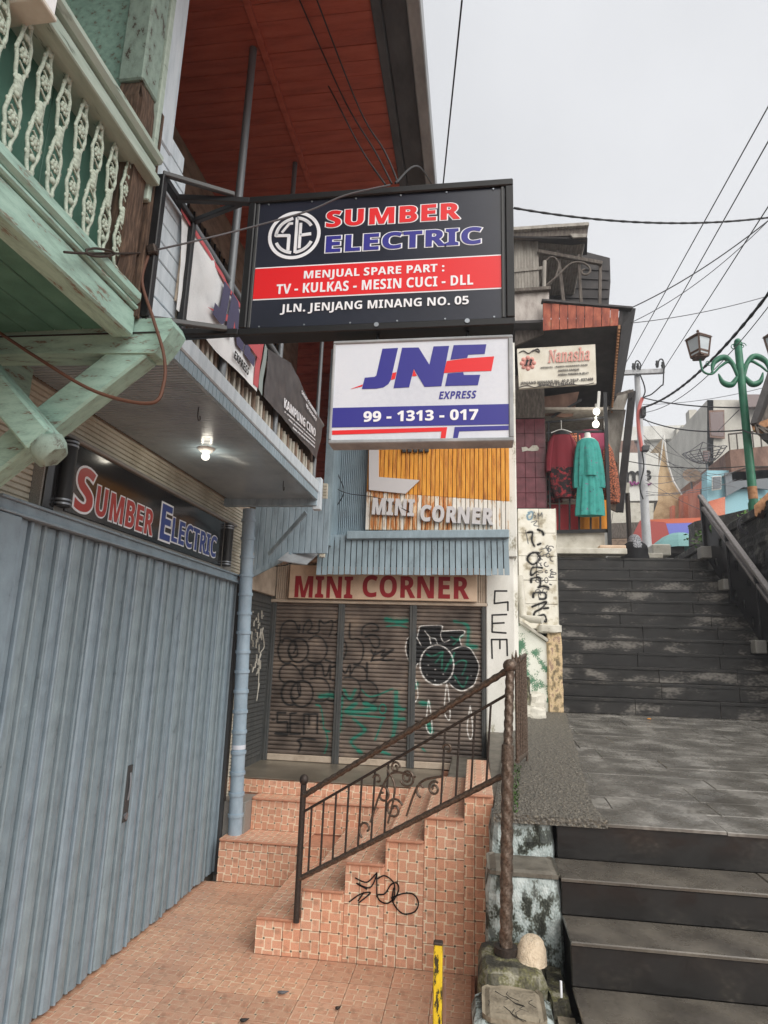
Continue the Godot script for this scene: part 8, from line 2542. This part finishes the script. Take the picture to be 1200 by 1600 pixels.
	for i in 4:
		for k in 20:
			var k2 := (k + 1) % 20
			b.quad(rings[i][k], rings[i][k2], rings[i + 1][k2], rings[i + 1][k], Vector3(0, 0.2, 1).normalized())
	part(b, "bowl", M.taupe, t)
	b = B.new(); b.tube([sc, sc + Vector3(0.05, -0.4, -0.1)], 0.03, 6)
	part(b, "mast", M.grey_pipe, t)
	# market tarpaulins and umbrella
	t = thing("market_tarpaulin", "red, blue and orange tarpaulin stretched over the market behind the utility pole", "tarpaulin", Vector3(4.538, 2.541, -15.5))
	b = B.new(); b.prism([Vector3(3.862, 3.223, -15.5), Vector3(4.435, 3.178, -15.5), Vector3(4.299, 2.743, -14.8), Vector3(3.822, 2.401, -14.5), Vector3(3.195, 2.251, -14.3)], Vector3(0, 0.03, 0))
	part(b, "red_sheet", M.tarp_red, t)
	b = B.new(); b.prism([Vector3(4.39, 3.147, -15.5), Vector3(5.455, 3.182, -15.5), Vector3(5.179, 2.648, -14.8), Vector3(4.268, 2.685, -14.8)], Vector3(0, 0.03, 0))
	part(b, "blue_sheet", M.tarp_blue, t)
	b = B.new(); b.prism([Vector3(4.035, 3.291, -15.6), Vector3(5.501, 3.355, -15.6), Vector3(5.489, 3.187, -15.6), Vector3(4.059, 3.198, -15.6)], Vector3(0, 0, -0.05))
	part(b, "orange_edge", M.tarp_orange, t)
	var ut := Vector3(4.099, 2.583, -13.5)
	t = thing("market_umbrella", "faded teal market umbrella beyond the top step", "umbrella", Vector3(ut.x, 1.42, ut.z))
	for k in 10:
		b = B.new()
		var a0 := TAU * k / 10.0; var a1 := TAU * (k + 1) / 10.0
		for i in 4:
			var u0 := i / 4.0; var u1 := (i + 1) / 4.0
			var f := func(u: float, a: float) -> Vector3: return ut + Vector3(cos(a) * 0.62 * u, -0.36 * u * u - 0.02 * u, sin(a) * 0.62 * u)
			var q := [f.call(u0, a0), f.call(u0, a1), f.call(u1, a1), f.call(u1, a0)]
			var nn: Vector3 = (q[2] - q[0]).cross(q[3] - q[1]).normalized()
			if nn.y < 0: nn = -nn
			if i == 0: b.tri(q[0], q[2], q[3], nn, nn, nn)
			else: b.quad(q[0], q[1], q[2], q[3], nn)
		part(b, "panel", M.umbrella_teal, t)
	b = B.new(); b.tube([ut, Vector3(ut.x, 1.42, ut.z)], 0.02, 8)
	part(b, "pole", M.grey_pipe, t)
	b = B.new(); b.span(Vector3(3.311, 1.948, -12.5), Vector3(3.644, 2.17, -12.5) + Vector3(0, 0, -0.5), 0.02)
	solo(b, "white_bundle", M.dirty_white, "white wrapped bundle beside the teal umbrella", "bundle")
	b = B.new(); b.span(Vector3(2.82, 1.701, -11.2), Vector3(3.133, 1.791, -11.2) + Vector3(0, 0, -0.6), 0.01)
	solo(b, "market_table", M.dirty_white, "low white table top right of the seated person", "table")
	b = B.new(); b.span(Vector3(3.778, 2.055, -13), Vector3(4.049, 2.234, -13) + Vector3(0, 0, -0.5), 0.02)
	solo(b, "dark_crate", M.dark_roof, "dark market crate below the teal umbrella", "crate")
	# utility pole
	var pb := Vector3(3.734, 2.259, -14.5); var pt := Vector3(3.726, 6.512, -14.5)
	t = thing("utility_pole", "tall pale concrete utility pole with a cross arm at the stair head", "utility pole", pb)
	b = B.new(); b.tube([pb - Vector3(0, 0.3, 0), pt], [0.105, 0.06], 16)
	part(b, "shaft", M.concrete_pole, t)
	b = B.new(); b.bar(Vector3(3.29, 6.512, -14.4), Vector3(4.308, 6.527, -14.4), 0.1, 0.1)
	part(b, "cross_arm", M.concrete_pole, t)
	for q in [Vector3(3.635, 6.581, -14.4), Vector3(3.734, 6.578, -14.4), Vector3(4.16, 6.627, -14.4), Vector3(3.337, 6.591, -14.4), Vector3(4.284, 6.591, -14.4)]:
		b = B.new(); b.tube([q, q + Vector3(0, 0.09, 0), q + Vector3(0, 0.1, 0), q + Vector3(0, 0.16, 0)], [0.03, 0.045, 0.03, 0.03], 8)
		part(b, "insulator", M.grey_graphite, t)
	b = B.new(); b.tube(curve([Vector3(3.756, 5.82, -14.25), Vector3(3.693, 5.667, -14.25), Vector3(3.637, 5.393, -14.25), Vector3(3.635, 5.088, -14.25), Vector3(3.66, 4.787, -14.25), Vector3(3.676, 4.562, -14.25)]), 0.04, 8)
	part(b, "red_conduit", M.conduit_red, t)
	for q in [[Vector3(3.665, 4.653, -14.3), Vector3(3.815, 4.651, -14.3), Vector3(3.796, 4.547, -14.3), Vector3(3.673, 4.549, -14.3)], [Vector3(3.699, 5.564, -14.3), Vector3(3.782, 5.562, -14.3), Vector3(3.771, 5.348, -14.3), Vector3(3.688, 5.349, -14.3)]]:
		b = B.new(); b.prism(q, Vector3(0, 0, 0.2))
		part(b, "junction_box", M.grey_graphite, t)
	for q in [[Vector3(3.638, 6.534, -14.3), Vector3(3.662, 6.724, -14.3), Vector3(3.719, 6.754, -14.3), Vector3(3.771, 6.657, -14.3), Vector3(3.75, 6.531, -14.3)], [Vector3(4.131, 6.581, -14.3), Vector3(4.183, 6.754, -14.3), Vector3(4.253, 6.767, -14.3), Vector3(4.286, 6.607, -14.3), Vector3(4.264, 6.482, -14.3), Vector3(4.232, 6.17, -14.3), Vector3(4.188, 6.124, -14.3), Vector3(3.969, 5.928, -14.3), Vector3(3.827, 5.87, -14.3), Vector3(3.767, 5.794, -14.3)], [Vector3(3.744, 6.42, -14.3), Vector3(3.816, 6.182, -14.3), Vector3(3.833, 5.994, -14.3), Vector3(3.769, 5.84, -14.3)], [Vector3(3.689, 4.578, -14.3), Vector3(3.71, 4.206, -14.3), Vector3(3.605, 3.767, -14.3), Vector3(3.657, 3.476, -14.3)]]:
		b = B.new(); b.tube(curve(q), 0.016, 5)
		part(b, "loop_wire", M.cable, t)
	# thin black post with a small box
	t = thing("box_post", "thin dark post with a small white box beside the clothes shop", "post", Vector3(2.791, 1.866, -12))
	b = B.new(); b.tube([Vector3(2.791, 1.866, -12), Vector3(2.792, 3.039, -12)], 0.045, 8)
	part(b, "shaft", M.dark_iron, t)
	b = B.new(); b.prism([Vector3(2.71, 3.209, -11.9), Vector3(2.824, 3.208, -11.9), Vector3(2.803, 3.014, -11.9), Vector3(2.69, 3.014, -11.9)], Vector3(0, 0, -0.1))
	part(b, "box", M.dirty_white, t)
	seated_person()

# ---------------------------------------------------------------- a person seen from behind, sitting at the stair head
func seg_d(p: Vector3, a: Vector3, b: Vector3, ra: float, rb: float) -> float:
	var ab := b - a
	var u := clampf((p - a).dot(ab) / ab.length_squared(), 0, 1)
	return p.distance_to(a + ab * u) - lerpf(ra, rb, u)

func smin(a: float, b: float, k: float) -> float:
	var h := maxf(k - absf(a - b), 0.0) / k
	return minf(a, b) - h * h * k * 0.25

# surface nets over a field of joined tapered bones
func bones_mesh(bones: Array, cell: float, k: float) -> B:
	var lo := Vector3(1e9, 1e9, 1e9); var hi := -lo
	for q in bones:
		var r: float = maxf(q[2], q[3]) + cell * 2.5
		lo = lo.min(q[0] - Vector3.ONE * r).min(q[1] - Vector3.ONE * r); hi = hi.max(q[0] + Vector3.ONE * r).max(q[1] + Vector3.ONE * r)
	var nx := int((hi.x - lo.x) / cell) + 1; var ny := int((hi.y - lo.y) / cell) + 1; var nz := int((hi.z - lo.z) / cell) + 1
	var f := PackedFloat32Array(); f.resize(nx * ny * nz)
	for z in nz:
		for y in ny:
			for x in nx:
				var p := lo + Vector3(x, y, z) * cell
				var d := 1e3
				for q in bones: d = smin(d, seg_d(p, q[0], q[1], q[2], q[3]), k)
				f[(z * ny + y) * nx + x] = d
	var vid := {}
	for z in nz - 1:
		for y in ny - 1:
			for x in nx - 1:
				var s := Vector3.ZERO; var c := 0
				var vals := []
				for i in 8: vals.append(f[((z + (i >> 2)) * ny + y + ((i >> 1) & 1)) * nx + x + (i & 1)])
				for e in [[0, 1], [2, 3], [4, 5], [6, 7], [0, 2], [1, 3], [4, 6], [5, 7], [0, 4], [1, 5], [2, 6], [3, 7]]:
					var a: float = vals[e[0]]; var b2: float = vals[e[1]]
					if (a < 0) != (b2 < 0):
						var u := a / (a - b2)
						var pa := Vector3(e[0] & 1, (e[0] >> 1) & 1, e[0] >> 2); var pb := Vector3(e[1] & 1, (e[1] >> 1) & 1, e[1] >> 2)
						s += pa.lerp(pb, u); c += 1
				if c > 0: vid[Vector3i(x, y, z)] = lo + (Vector3(x, y, z) + s / c) * cell
	var b := B.new()
	var grad := func(p: Vector3) -> Vector3:
		var g := Vector3.ZERO
		for ax in 3:
			var o := Vector3.ZERO; o[ax] = cell * 0.5
			var d0 := 1e3; var d1 := 1e3
			for q in bones:
				d0 = smin(d0, seg_d(p - o, q[0], q[1], q[2], q[3]), k); d1 = smin(d1, seg_d(p + o, q[0], q[1], q[2], q[3]), k)
			g[ax] = d1 - d0
		return g.normalized()
	var nrm := {}
	for c in vid: nrm[c] = grad.call(vid[c])
	for z in range(1, nz - 1):
		for y in range(1, ny - 1):
			for x in range(1, nx - 1):
				var v0 := f[(z * ny + y) * nx + x] < 0
				for ax in 3:
					var st := [1, nx, nx * ny][ax] as int
					var v1 := f[(z * ny + y) * nx + x + st] < 0
					if v0 == v1: continue
					var e1 := Vector3i.ZERO; e1[(ax + 1) % 3] = 1
					var e2 := Vector3i.ZERO; e2[(ax + 2) % 3] = 1
					var o := Vector3i(x, y, z)
					var q := [o, o - e1, o - e1 - e2, o - e2]
					if not (vid.has(q[0]) and vid.has(q[1]) and vid.has(q[2]) and vid.has(q[3])): continue
					b.tri(vid[q[0]], vid[q[1]], vid[q[2]], nrm[q[0]], nrm[q[1]], nrm[q[2]])
					b.tri(vid[q[0]], vid[q[2]], vid[q[3]], nrm[q[0]], nrm[q[2]], nrm[q[3]])
	return b

func seated_person():
	# sits on the top step with the back to us
	var hp := Vector3(2.426, 1.799, -10.1)
	var o := Vector3(hp.x, 1.42, -10.1)
	var t := thing("person", "person in black with a grey patterned headscarf sitting at the stair head, seen from behind", "person", o)
	var k := (hp.y - 1.42) / 0.66
	var body := []
	var P := func(x: float, y: float, z: float) -> Vector3: return o + Vector3(x, y, z) * k
	body.append([P.call(0, 0.1, 0), P.call(0, 0.42, 0), 0.17, 0.15])
	body.append([P.call(-0.13, 0.44, 0), P.call(0.13, 0.44, 0), 0.08, 0.08])
	body.append([P.call(0, 0.45, 0), P.call(0, 0.58, -0.02), 0.06, 0.055])
	for s in [-1.0, 1.0]:
		body.append([P.call(s * 0.19, 0.44, 0), P.call(s * 0.25, 0.2, -0.06), 0.065, 0.05])
		body.append([P.call(s * 0.25, 0.2, -0.06), P.call(s * 0.1, 0.22, -0.3), 0.05, 0.035])
		body.append([P.call(s * 0.1, 0.1, -0.02), P.call(s * 0.14, 0.3, -0.42), 0.1, 0.075])
		body.append([P.call(s * 0.14, 0.3, -0.42), P.call(s * 0.13, 0.04, -0.5), 0.07, 0.05])
		body.append([P.call(s * 0.13, 0.035, -0.48), P.call(s * 0.14, 0.035, -0.62), 0.045, 0.035])
	part(bones_mesh(body, 0.03, 0.06), "body", M.black_cloth, t)
	var head := [[P.call(0, 0.63, -0.03), P.call(0, 0.68, -0.03), 0.1, 0.095], [P.call(0, 0.55, 0.0), P.call(0, 0.46, 0.06), 0.085, 0.11], [P.call(0.02, 0.44, 0.08), P.call(0.12, 0.3, 0.12), 0.09, 0.05]]
	part(bones_mesh(head, 0.022, 0.05), "headscarf", M.scarf, t)

# ---------------------------------------------------------------- cables
func overhead_cables():
	var pole := Vector3(2.9, 5.6, -14.4)
	var list := [
		[Vector3(0.538, 6.152, -8), Vector3(4.923, 7.211, -10), 0.18, 0.02, "cable", "thick twisted black cable crossing from the navy sign to the right edge"],
		[Vector3(3.379, 6.589, -14.4), Vector3(3.093, 5.81, -6), 0.0, 0.012, "cable_grey", "thin cable from the pole's left insulator up to the right edge, leftmost of three"],
		[Vector3(3.778, 6.608, -14.4), Vector3(3.053, 5.384, -6), 0.0, 0.012, "cable_grey", "thin cable from the pole's middle insulator up to the right edge"],
		[Vector3(4.297, 6.575, -14.4), Vector3(3.476, 5.368, -7), 0.0, 0.012, "cable_grey", "thin cable from the pole's right insulator passing behind the lantern"],
		[Vector3(2.267, 5.093, -9), Vector3(3.943, 5.817, -8), 0.1, 0.012, "cable_grey", "sagging cable rising from the dark roof corner to the right edge"],
		[Vector3(2.255, 4.855, -9), Vector3(4.045, 5.992, -8.2), 0.16, 0.008, "cable_grey", "lower thin cable rising from the dark roof corner to the right edge"],
		[Vector3(2.255, 4.855, -9), Vector3(4.313, 5.237, -9), 0.06, 0.008, "cable_grey", "nearly level thin cable right of the rusty awning"],
		[Vector3(3.757, 5.609, -14.3), Vector3(3.849, 4.819, -8), 0.3, 0.028, "cable", "thick dark cable bundle sagging from the pole up past the lamp"],
		[Vector3(3.751, 5.486, -14.3), Vector3(3.832, 4.637, -8), 0.35, 0.01, "cable_grey", "thin cable running just under the thick bundle"],
		[Vector3(3.756, 5.856, -14.3), Vector3(3.855, 3.694, -9.5), 0.06, 0.018, "cable", "dark cable from the pole to the lamp post, the upper one"],
		[Vector3(3.756, 5.333, -14.3), Vector3(3.87, 3.346, -9.5), 0.12, 0.018, "cable", "dark cable from the pole to the lamp post, the lower one"],
		[Vector3(3.87, 3.346, -9.5), Vector3(3.659, 2.794, -8), 0.05, 0.014, "cable", "short dark cable from the lamp post to the right edge"],
		[Vector3(3.761, 5.686, -14.3), Vector3(5.576, 5.118, -12), 0.1, 0.008, "cable_grey", "thin cable from the pole running behind the lamp post"],
		[Vector3(3.852, 3.664, -9.5), Vector3(7.402, 6.994, -20), 0.0, 0.01, "cable_grey", "thin cable from the lamp post down to the brown window"],
		[Vector3(3.266, 4.267, -14), Vector3(5.351, 3.831, -13), 0.1, 0.014, "cable", "dark cable crossing low in front of the billboard"]]
	for q in list:
		var b := B.new()
		var pts := sag(q[0], q[1], q[2], 24)
		if q[3] > 0.019 and q[4] == "cable":
			var long := []
			for i in pts.size() - 1:
				for j in 3: long.append((pts[i] as Vector3).lerp(pts[i + 1], j / 3.0))
			long.append(pts[-1])
			b.tube(long, q[3] * 0.75, 8, true, 2, 22.0, 0.25)
		else: b.tube(pts, q[3] * 0.7, 6)
		solo(b, "overhead_cable", M[q[4]], q[5], "cable", "overhead cables")
	# web of thin wires in front of the far houses
	var rr := RandomNumberGenerator.new(); rr.seed = 33
	var b := B.new()
	var pa := [Vector3(3.728, 5.524, -14.2), Vector3(3.718, 4.324, -14.2), Vector3(3.698, 3.451, -14.2)]
	var pe := [Vector3(5.596, 5.471, -18), Vector3(6.339, 4.192, -18), Vector3(6.571, 5.094, -18)]
	for i in 12:
		var a: Vector3 = (pa[0] as Vector3).lerp(pa[2], rr.randf())
		var e: Vector3 = (pe[0] as Vector3).lerp(pe[1], rr.randf()) + Vector3(rr.randf_range(0, 1.5), rr.randf_range(-0.8, 1.2), 0)
		b.tube(sag(a, e, rr.randf_range(0.0, 0.25), 10), 0.006, 4)
	stuff(solo(b, "wire_tangle", M.cable_grey, "tangle of thin wires between the utility pole and the corner house", "wires"))
	# wires on the near signs and under the eaves
	for q in [
		[[Vector3(-1.18, 1.106, -1.502), Vector3(-1.17, 1.168, -1.6), Vector3(-1.208, 1.412, -1.95), Vector3(-1.172, 1.428, -1.95)], 0.005, "dark_iron", "rusty tie wire with a turnbuckle from the green beam to the sign bracket"],
		[[Vector3(-1.181, 1.418, -1.95), Vector3(-1.041, 1.468, -1.98), Vector3(-0.867, 1.571, -2.06), Vector3(-0.641, 1.652, -2.09), Vector3(-0.493, 1.711, -2.09), Vector3(-0.321, 1.751, -2.1)], 0.0045, "cable_grey", "grey guy wires from the bracket across the navy sign's face"],
		[[Vector3(-0.305, 1.775, -2.12), Vector3(-0.3, 2.6, -3.0), Vector3(-0.24, 3.16, -4.0)], 0.006, "cable", "dark cable from the navy sign's top up to the gutter"],
		[[Vector3(-0.24, 3.16, -4.0), Vector3(-0.066, 3.213, -2.6)], 0.006, "cable", "dark cable running from the gutter out of the top edge"],
		[[Vector3(-1.1, 3.18, -2.0), Vector3(-0.898, 3.31, -3), Vector3(-0.562, 2.411, -2.6), Vector3(-0.35, 1.797, -2.15)], 0.005, "cable", "left of three thin wires under the red ceiling"],
		[[Vector3(-0.95, 3.18, -2.0), Vector3(-0.75, 3.057, -2.9), Vector3(-0.463, 2.276, -2.5), Vector3(-0.324, 1.798, -2.15)], 0.005, "cable", "middle of three thin wires under the red ceiling"],
		[[Vector3(-0.85, 3.18, -2.0), Vector3(-0.634, 2.88, -2.8), Vector3(-0.401, 2.181, -2.4), Vector3(-0.299, 1.799, -2.15)], 0.005, "cable", "right of three thin wires under the red ceiling"],
		[[Vector3(-1.736, 1.109, -1.85), Vector3(-1.496, 0.958, -1.86), Vector3(-1.276, 0.837, -1.88), Vector3(-1.085, 0.799, -1.9), Vector3(-1.056, 0.876, -1.92), Vector3(-1.073, 0.989, -1.93), Vector3(-1.127, 1.126, -1.93), Vector3(-1.189, 1.28, -1.93), Vector3(-1.183, 1.391, -1.94)], 0.008, "cable_brown", "brown cable looping in front of the green cross beam"],
		[[Vector3(-1.442, 1.962, -5.9), Vector3(-1.312, 1.665, -5.9), Vector3(-1.26, 1.504, -5.9), Vector3(-1.358, 1.313, -5.9), Vector3(-1.453, 0.948, -5.6), Vector3(-1.622, 0.757, -5.5), Vector3(-1.793, 0.712, -5.4)], 0.006, "cable", "thin black wire hanging across the fluted blue sheet"],
		[[Vector3(-1.45, 1.621, -5.9), Vector3(-1.241, 1.504, -5.9), Vector3(-0.922, 1.447, -5.88), Vector3(-0.609, 1.303, -5.85)], 0.005, "cable", "thin black wire running onto the yellow plank sign"]]:
		b = B.new(); b.tube(curve(q[0], 8), q[1] * 0.8, 6)
		solo(b, "wire", M[q[2]], q[3], "wire", "wires on the left buildings")
	b = B.new(); b.tube(curve([Vector3(-1.17, 1.169, -1.583), Vector3(-1.165, 1.198, -1.619), Vector3(-1.165, 1.238, -1.689), Vector3(-1.17, 1.247, -1.719), Vector3(-1.165, 1.194, -1.655), Vector3(-1.165, 1.155, -1.588), Vector3(-1.17, 1.169, -1.583)], 5), 0.004, 6)
	solo(b, "turnbuckle", M.dark_iron, "rusty turnbuckle on the tie wire beside the green balcony edge", "turnbuckle")
	b = B.new(); b.box(Vector3(-1.17, 1.413, -1.94), Vector3(0.035, 0.04, 0.03), Basis(Vector3(0, 0, 1), 0.3), 0.005)
	solo(b, "wire_clamp", M.dark_iron, "small dark clamp fixing the guy wires to the sign bracket", "clamp")

# ---------------------------------------------------------------- little things
func small_things():
	# yellow bollard of angle iron
	var base := Vector3(-0.152, -1.6, -3.084)
	var zz := -2.45
	var top := Vector3(-0.122, -0.955, -2.45)
	var t := thing("yellow_bollard", "scratched yellow steel post at the front of the tiled terrace", "bollard", Vector3(top.x, -1.6, zz))
	var b := B.new(); b.span(Vector3(top.x - 0.016, -1.6, zz - 0.016), Vector3(top.x + 0.014, top.y, zz + 0.012), 0.003)
	part(b, "tube", M.yellow_post, t)
	b = B.new(); b.span(Vector3(top.x - 0.017, top.y - 0.008, zz - 0.017), Vector3(top.x + 0.015, top.y + 0.002, zz + 0.013), 0.003)
	part(b, "cap", M.dark_iron, t)
	b = B.new(); b.span(Vector3(top.x + 0.015, -1.6, zz - 0.03), Vector3(top.x + 0.026, top.y - 0.12, zz - 0.005), 0.002)
	part(b, "rusty_strip", M.bg_brown, t)
	# tag sprayed on the tiled steps
	b = B.new()
	for s in [[Vector2(-0.668, -1.31), Vector2(-0.609, -1.267), Vector2(-0.553, -1.256), Vector2(-0.616, -1.31)], [Vector2(-0.64, -1.189), Vector2(-0.574, -1.206), Vector2(-0.523, -1.159), Vector2(-0.556, -1.231), Vector2(-0.63, -1.215), Vector2(-0.572, -1.24)], [Vector2(-0.522, -1.153), Vector2(-0.518, -1.274)], [Vector2(-0.518, -1.185), Vector2(-0.478, -1.167), Vector2(-0.428, -1.2), Vector2(-0.426, -1.265), Vector2(-0.457, -1.298), Vector2(-0.498, -1.292), Vector2(-0.515, -1.264), Vector2(-0.475, -1.254), Vector2(-0.444, -1.208), Vector2(-0.412, -1.198), Vector2(-0.402, -1.234), Vector2(-0.434, -1.294)], [Vector2(-0.442, -1.273), Vector2(-0.379, -1.246), Vector2(-0.323, -1.245), Vector2(-0.295, -1.283), Vector2(-0.313, -1.327), Vector2(-0.369, -1.343), Vector2(-0.409, -1.32), Vector2(-0.434, -1.279), Vector2(-0.428, -1.221)], [Vector2(-0.588, -1.255), Vector2(-0.619, -1.301)]]:
		var pts := []
		for i in s.size() - 1:
			for k in 5: pts.append((s[i] as Vector2).cubic_interpolate(s[i + 1], s[maxi(i - 1, 0)], s[mini(i + 2, s.size() - 1)], k / 5.0))
		pts.append(s[-1])
		stroke(b, pts, 0.007, -3.7475, 0.0012)
	var tag := part(b, "spray_tag", M.ink_black, get_node("tiled_stairs"))
	# litter
	for q in [[Vector3(-0.93, -1.594, -3.38), 0.05, "cable_grey", "dark scrap of litter on the terrace tiles"], [Vector3(-1.02, -1.594, -3.12), 0.035, "cable", "small curled black scrap nearer the folding door on the tiles"], [Vector3(-0.63, -1.594, -3.3), 0.02, "dark_iron", "small dark stain-like scrap on a tile joint before the steps"]]:
		b = B.new(); b.tube(curve([q[0], q[0] + Vector3(q[1] * 0.5, 0.004, 0.01), q[0] + Vector3(q[1], 0.002, -0.012)], 4), [0.004, 0.006, 0.007, 0.008, 0.008, 0.007, 0.005, 0.003, 0.002], 5)
		solo(b, "litter", M[q[2]], q[3], "litter", "litter on the tiles")
	for q in [[Vector3(0.335, -1.29, -2.92), Vector3(0.335, -1.235, -2.925), "white cigarette butt standing in the gap beside the mortar lump"], [Vector3(0.36, -1.325, -2.7), Vector3(0.372, -1.28, -2.72), "white cigarette butt lying lower in the gap beside the kerb"]]:
		b = B.new(); b.tube([q[0], q[1]], 0.005, 8)
		solo(b, "cigarette_butt", M.sign_white, q[2], "cigarette", "cigarette butts")
	b = B.new(); b.ball(Vector3(1.75, landing_y(-7.1) + 0.012, -7.1), Vector3(0.022, 0.006, 0.014), 8)
	solo(b, "fallen_leaf", M.orange_cloth, "small orange leaf at the foot of the upper stairs", "leaf")
	b = B.new(); b.ball(Vector3(2.95, landing_y(-7.0) + 0.02, -7.0), Vector3(0.06, 0.025, 0.04), 8)
	solo(b, "paper_scrap", M.sign_white, "white paper scrap on the landing at the right edge", "litter")
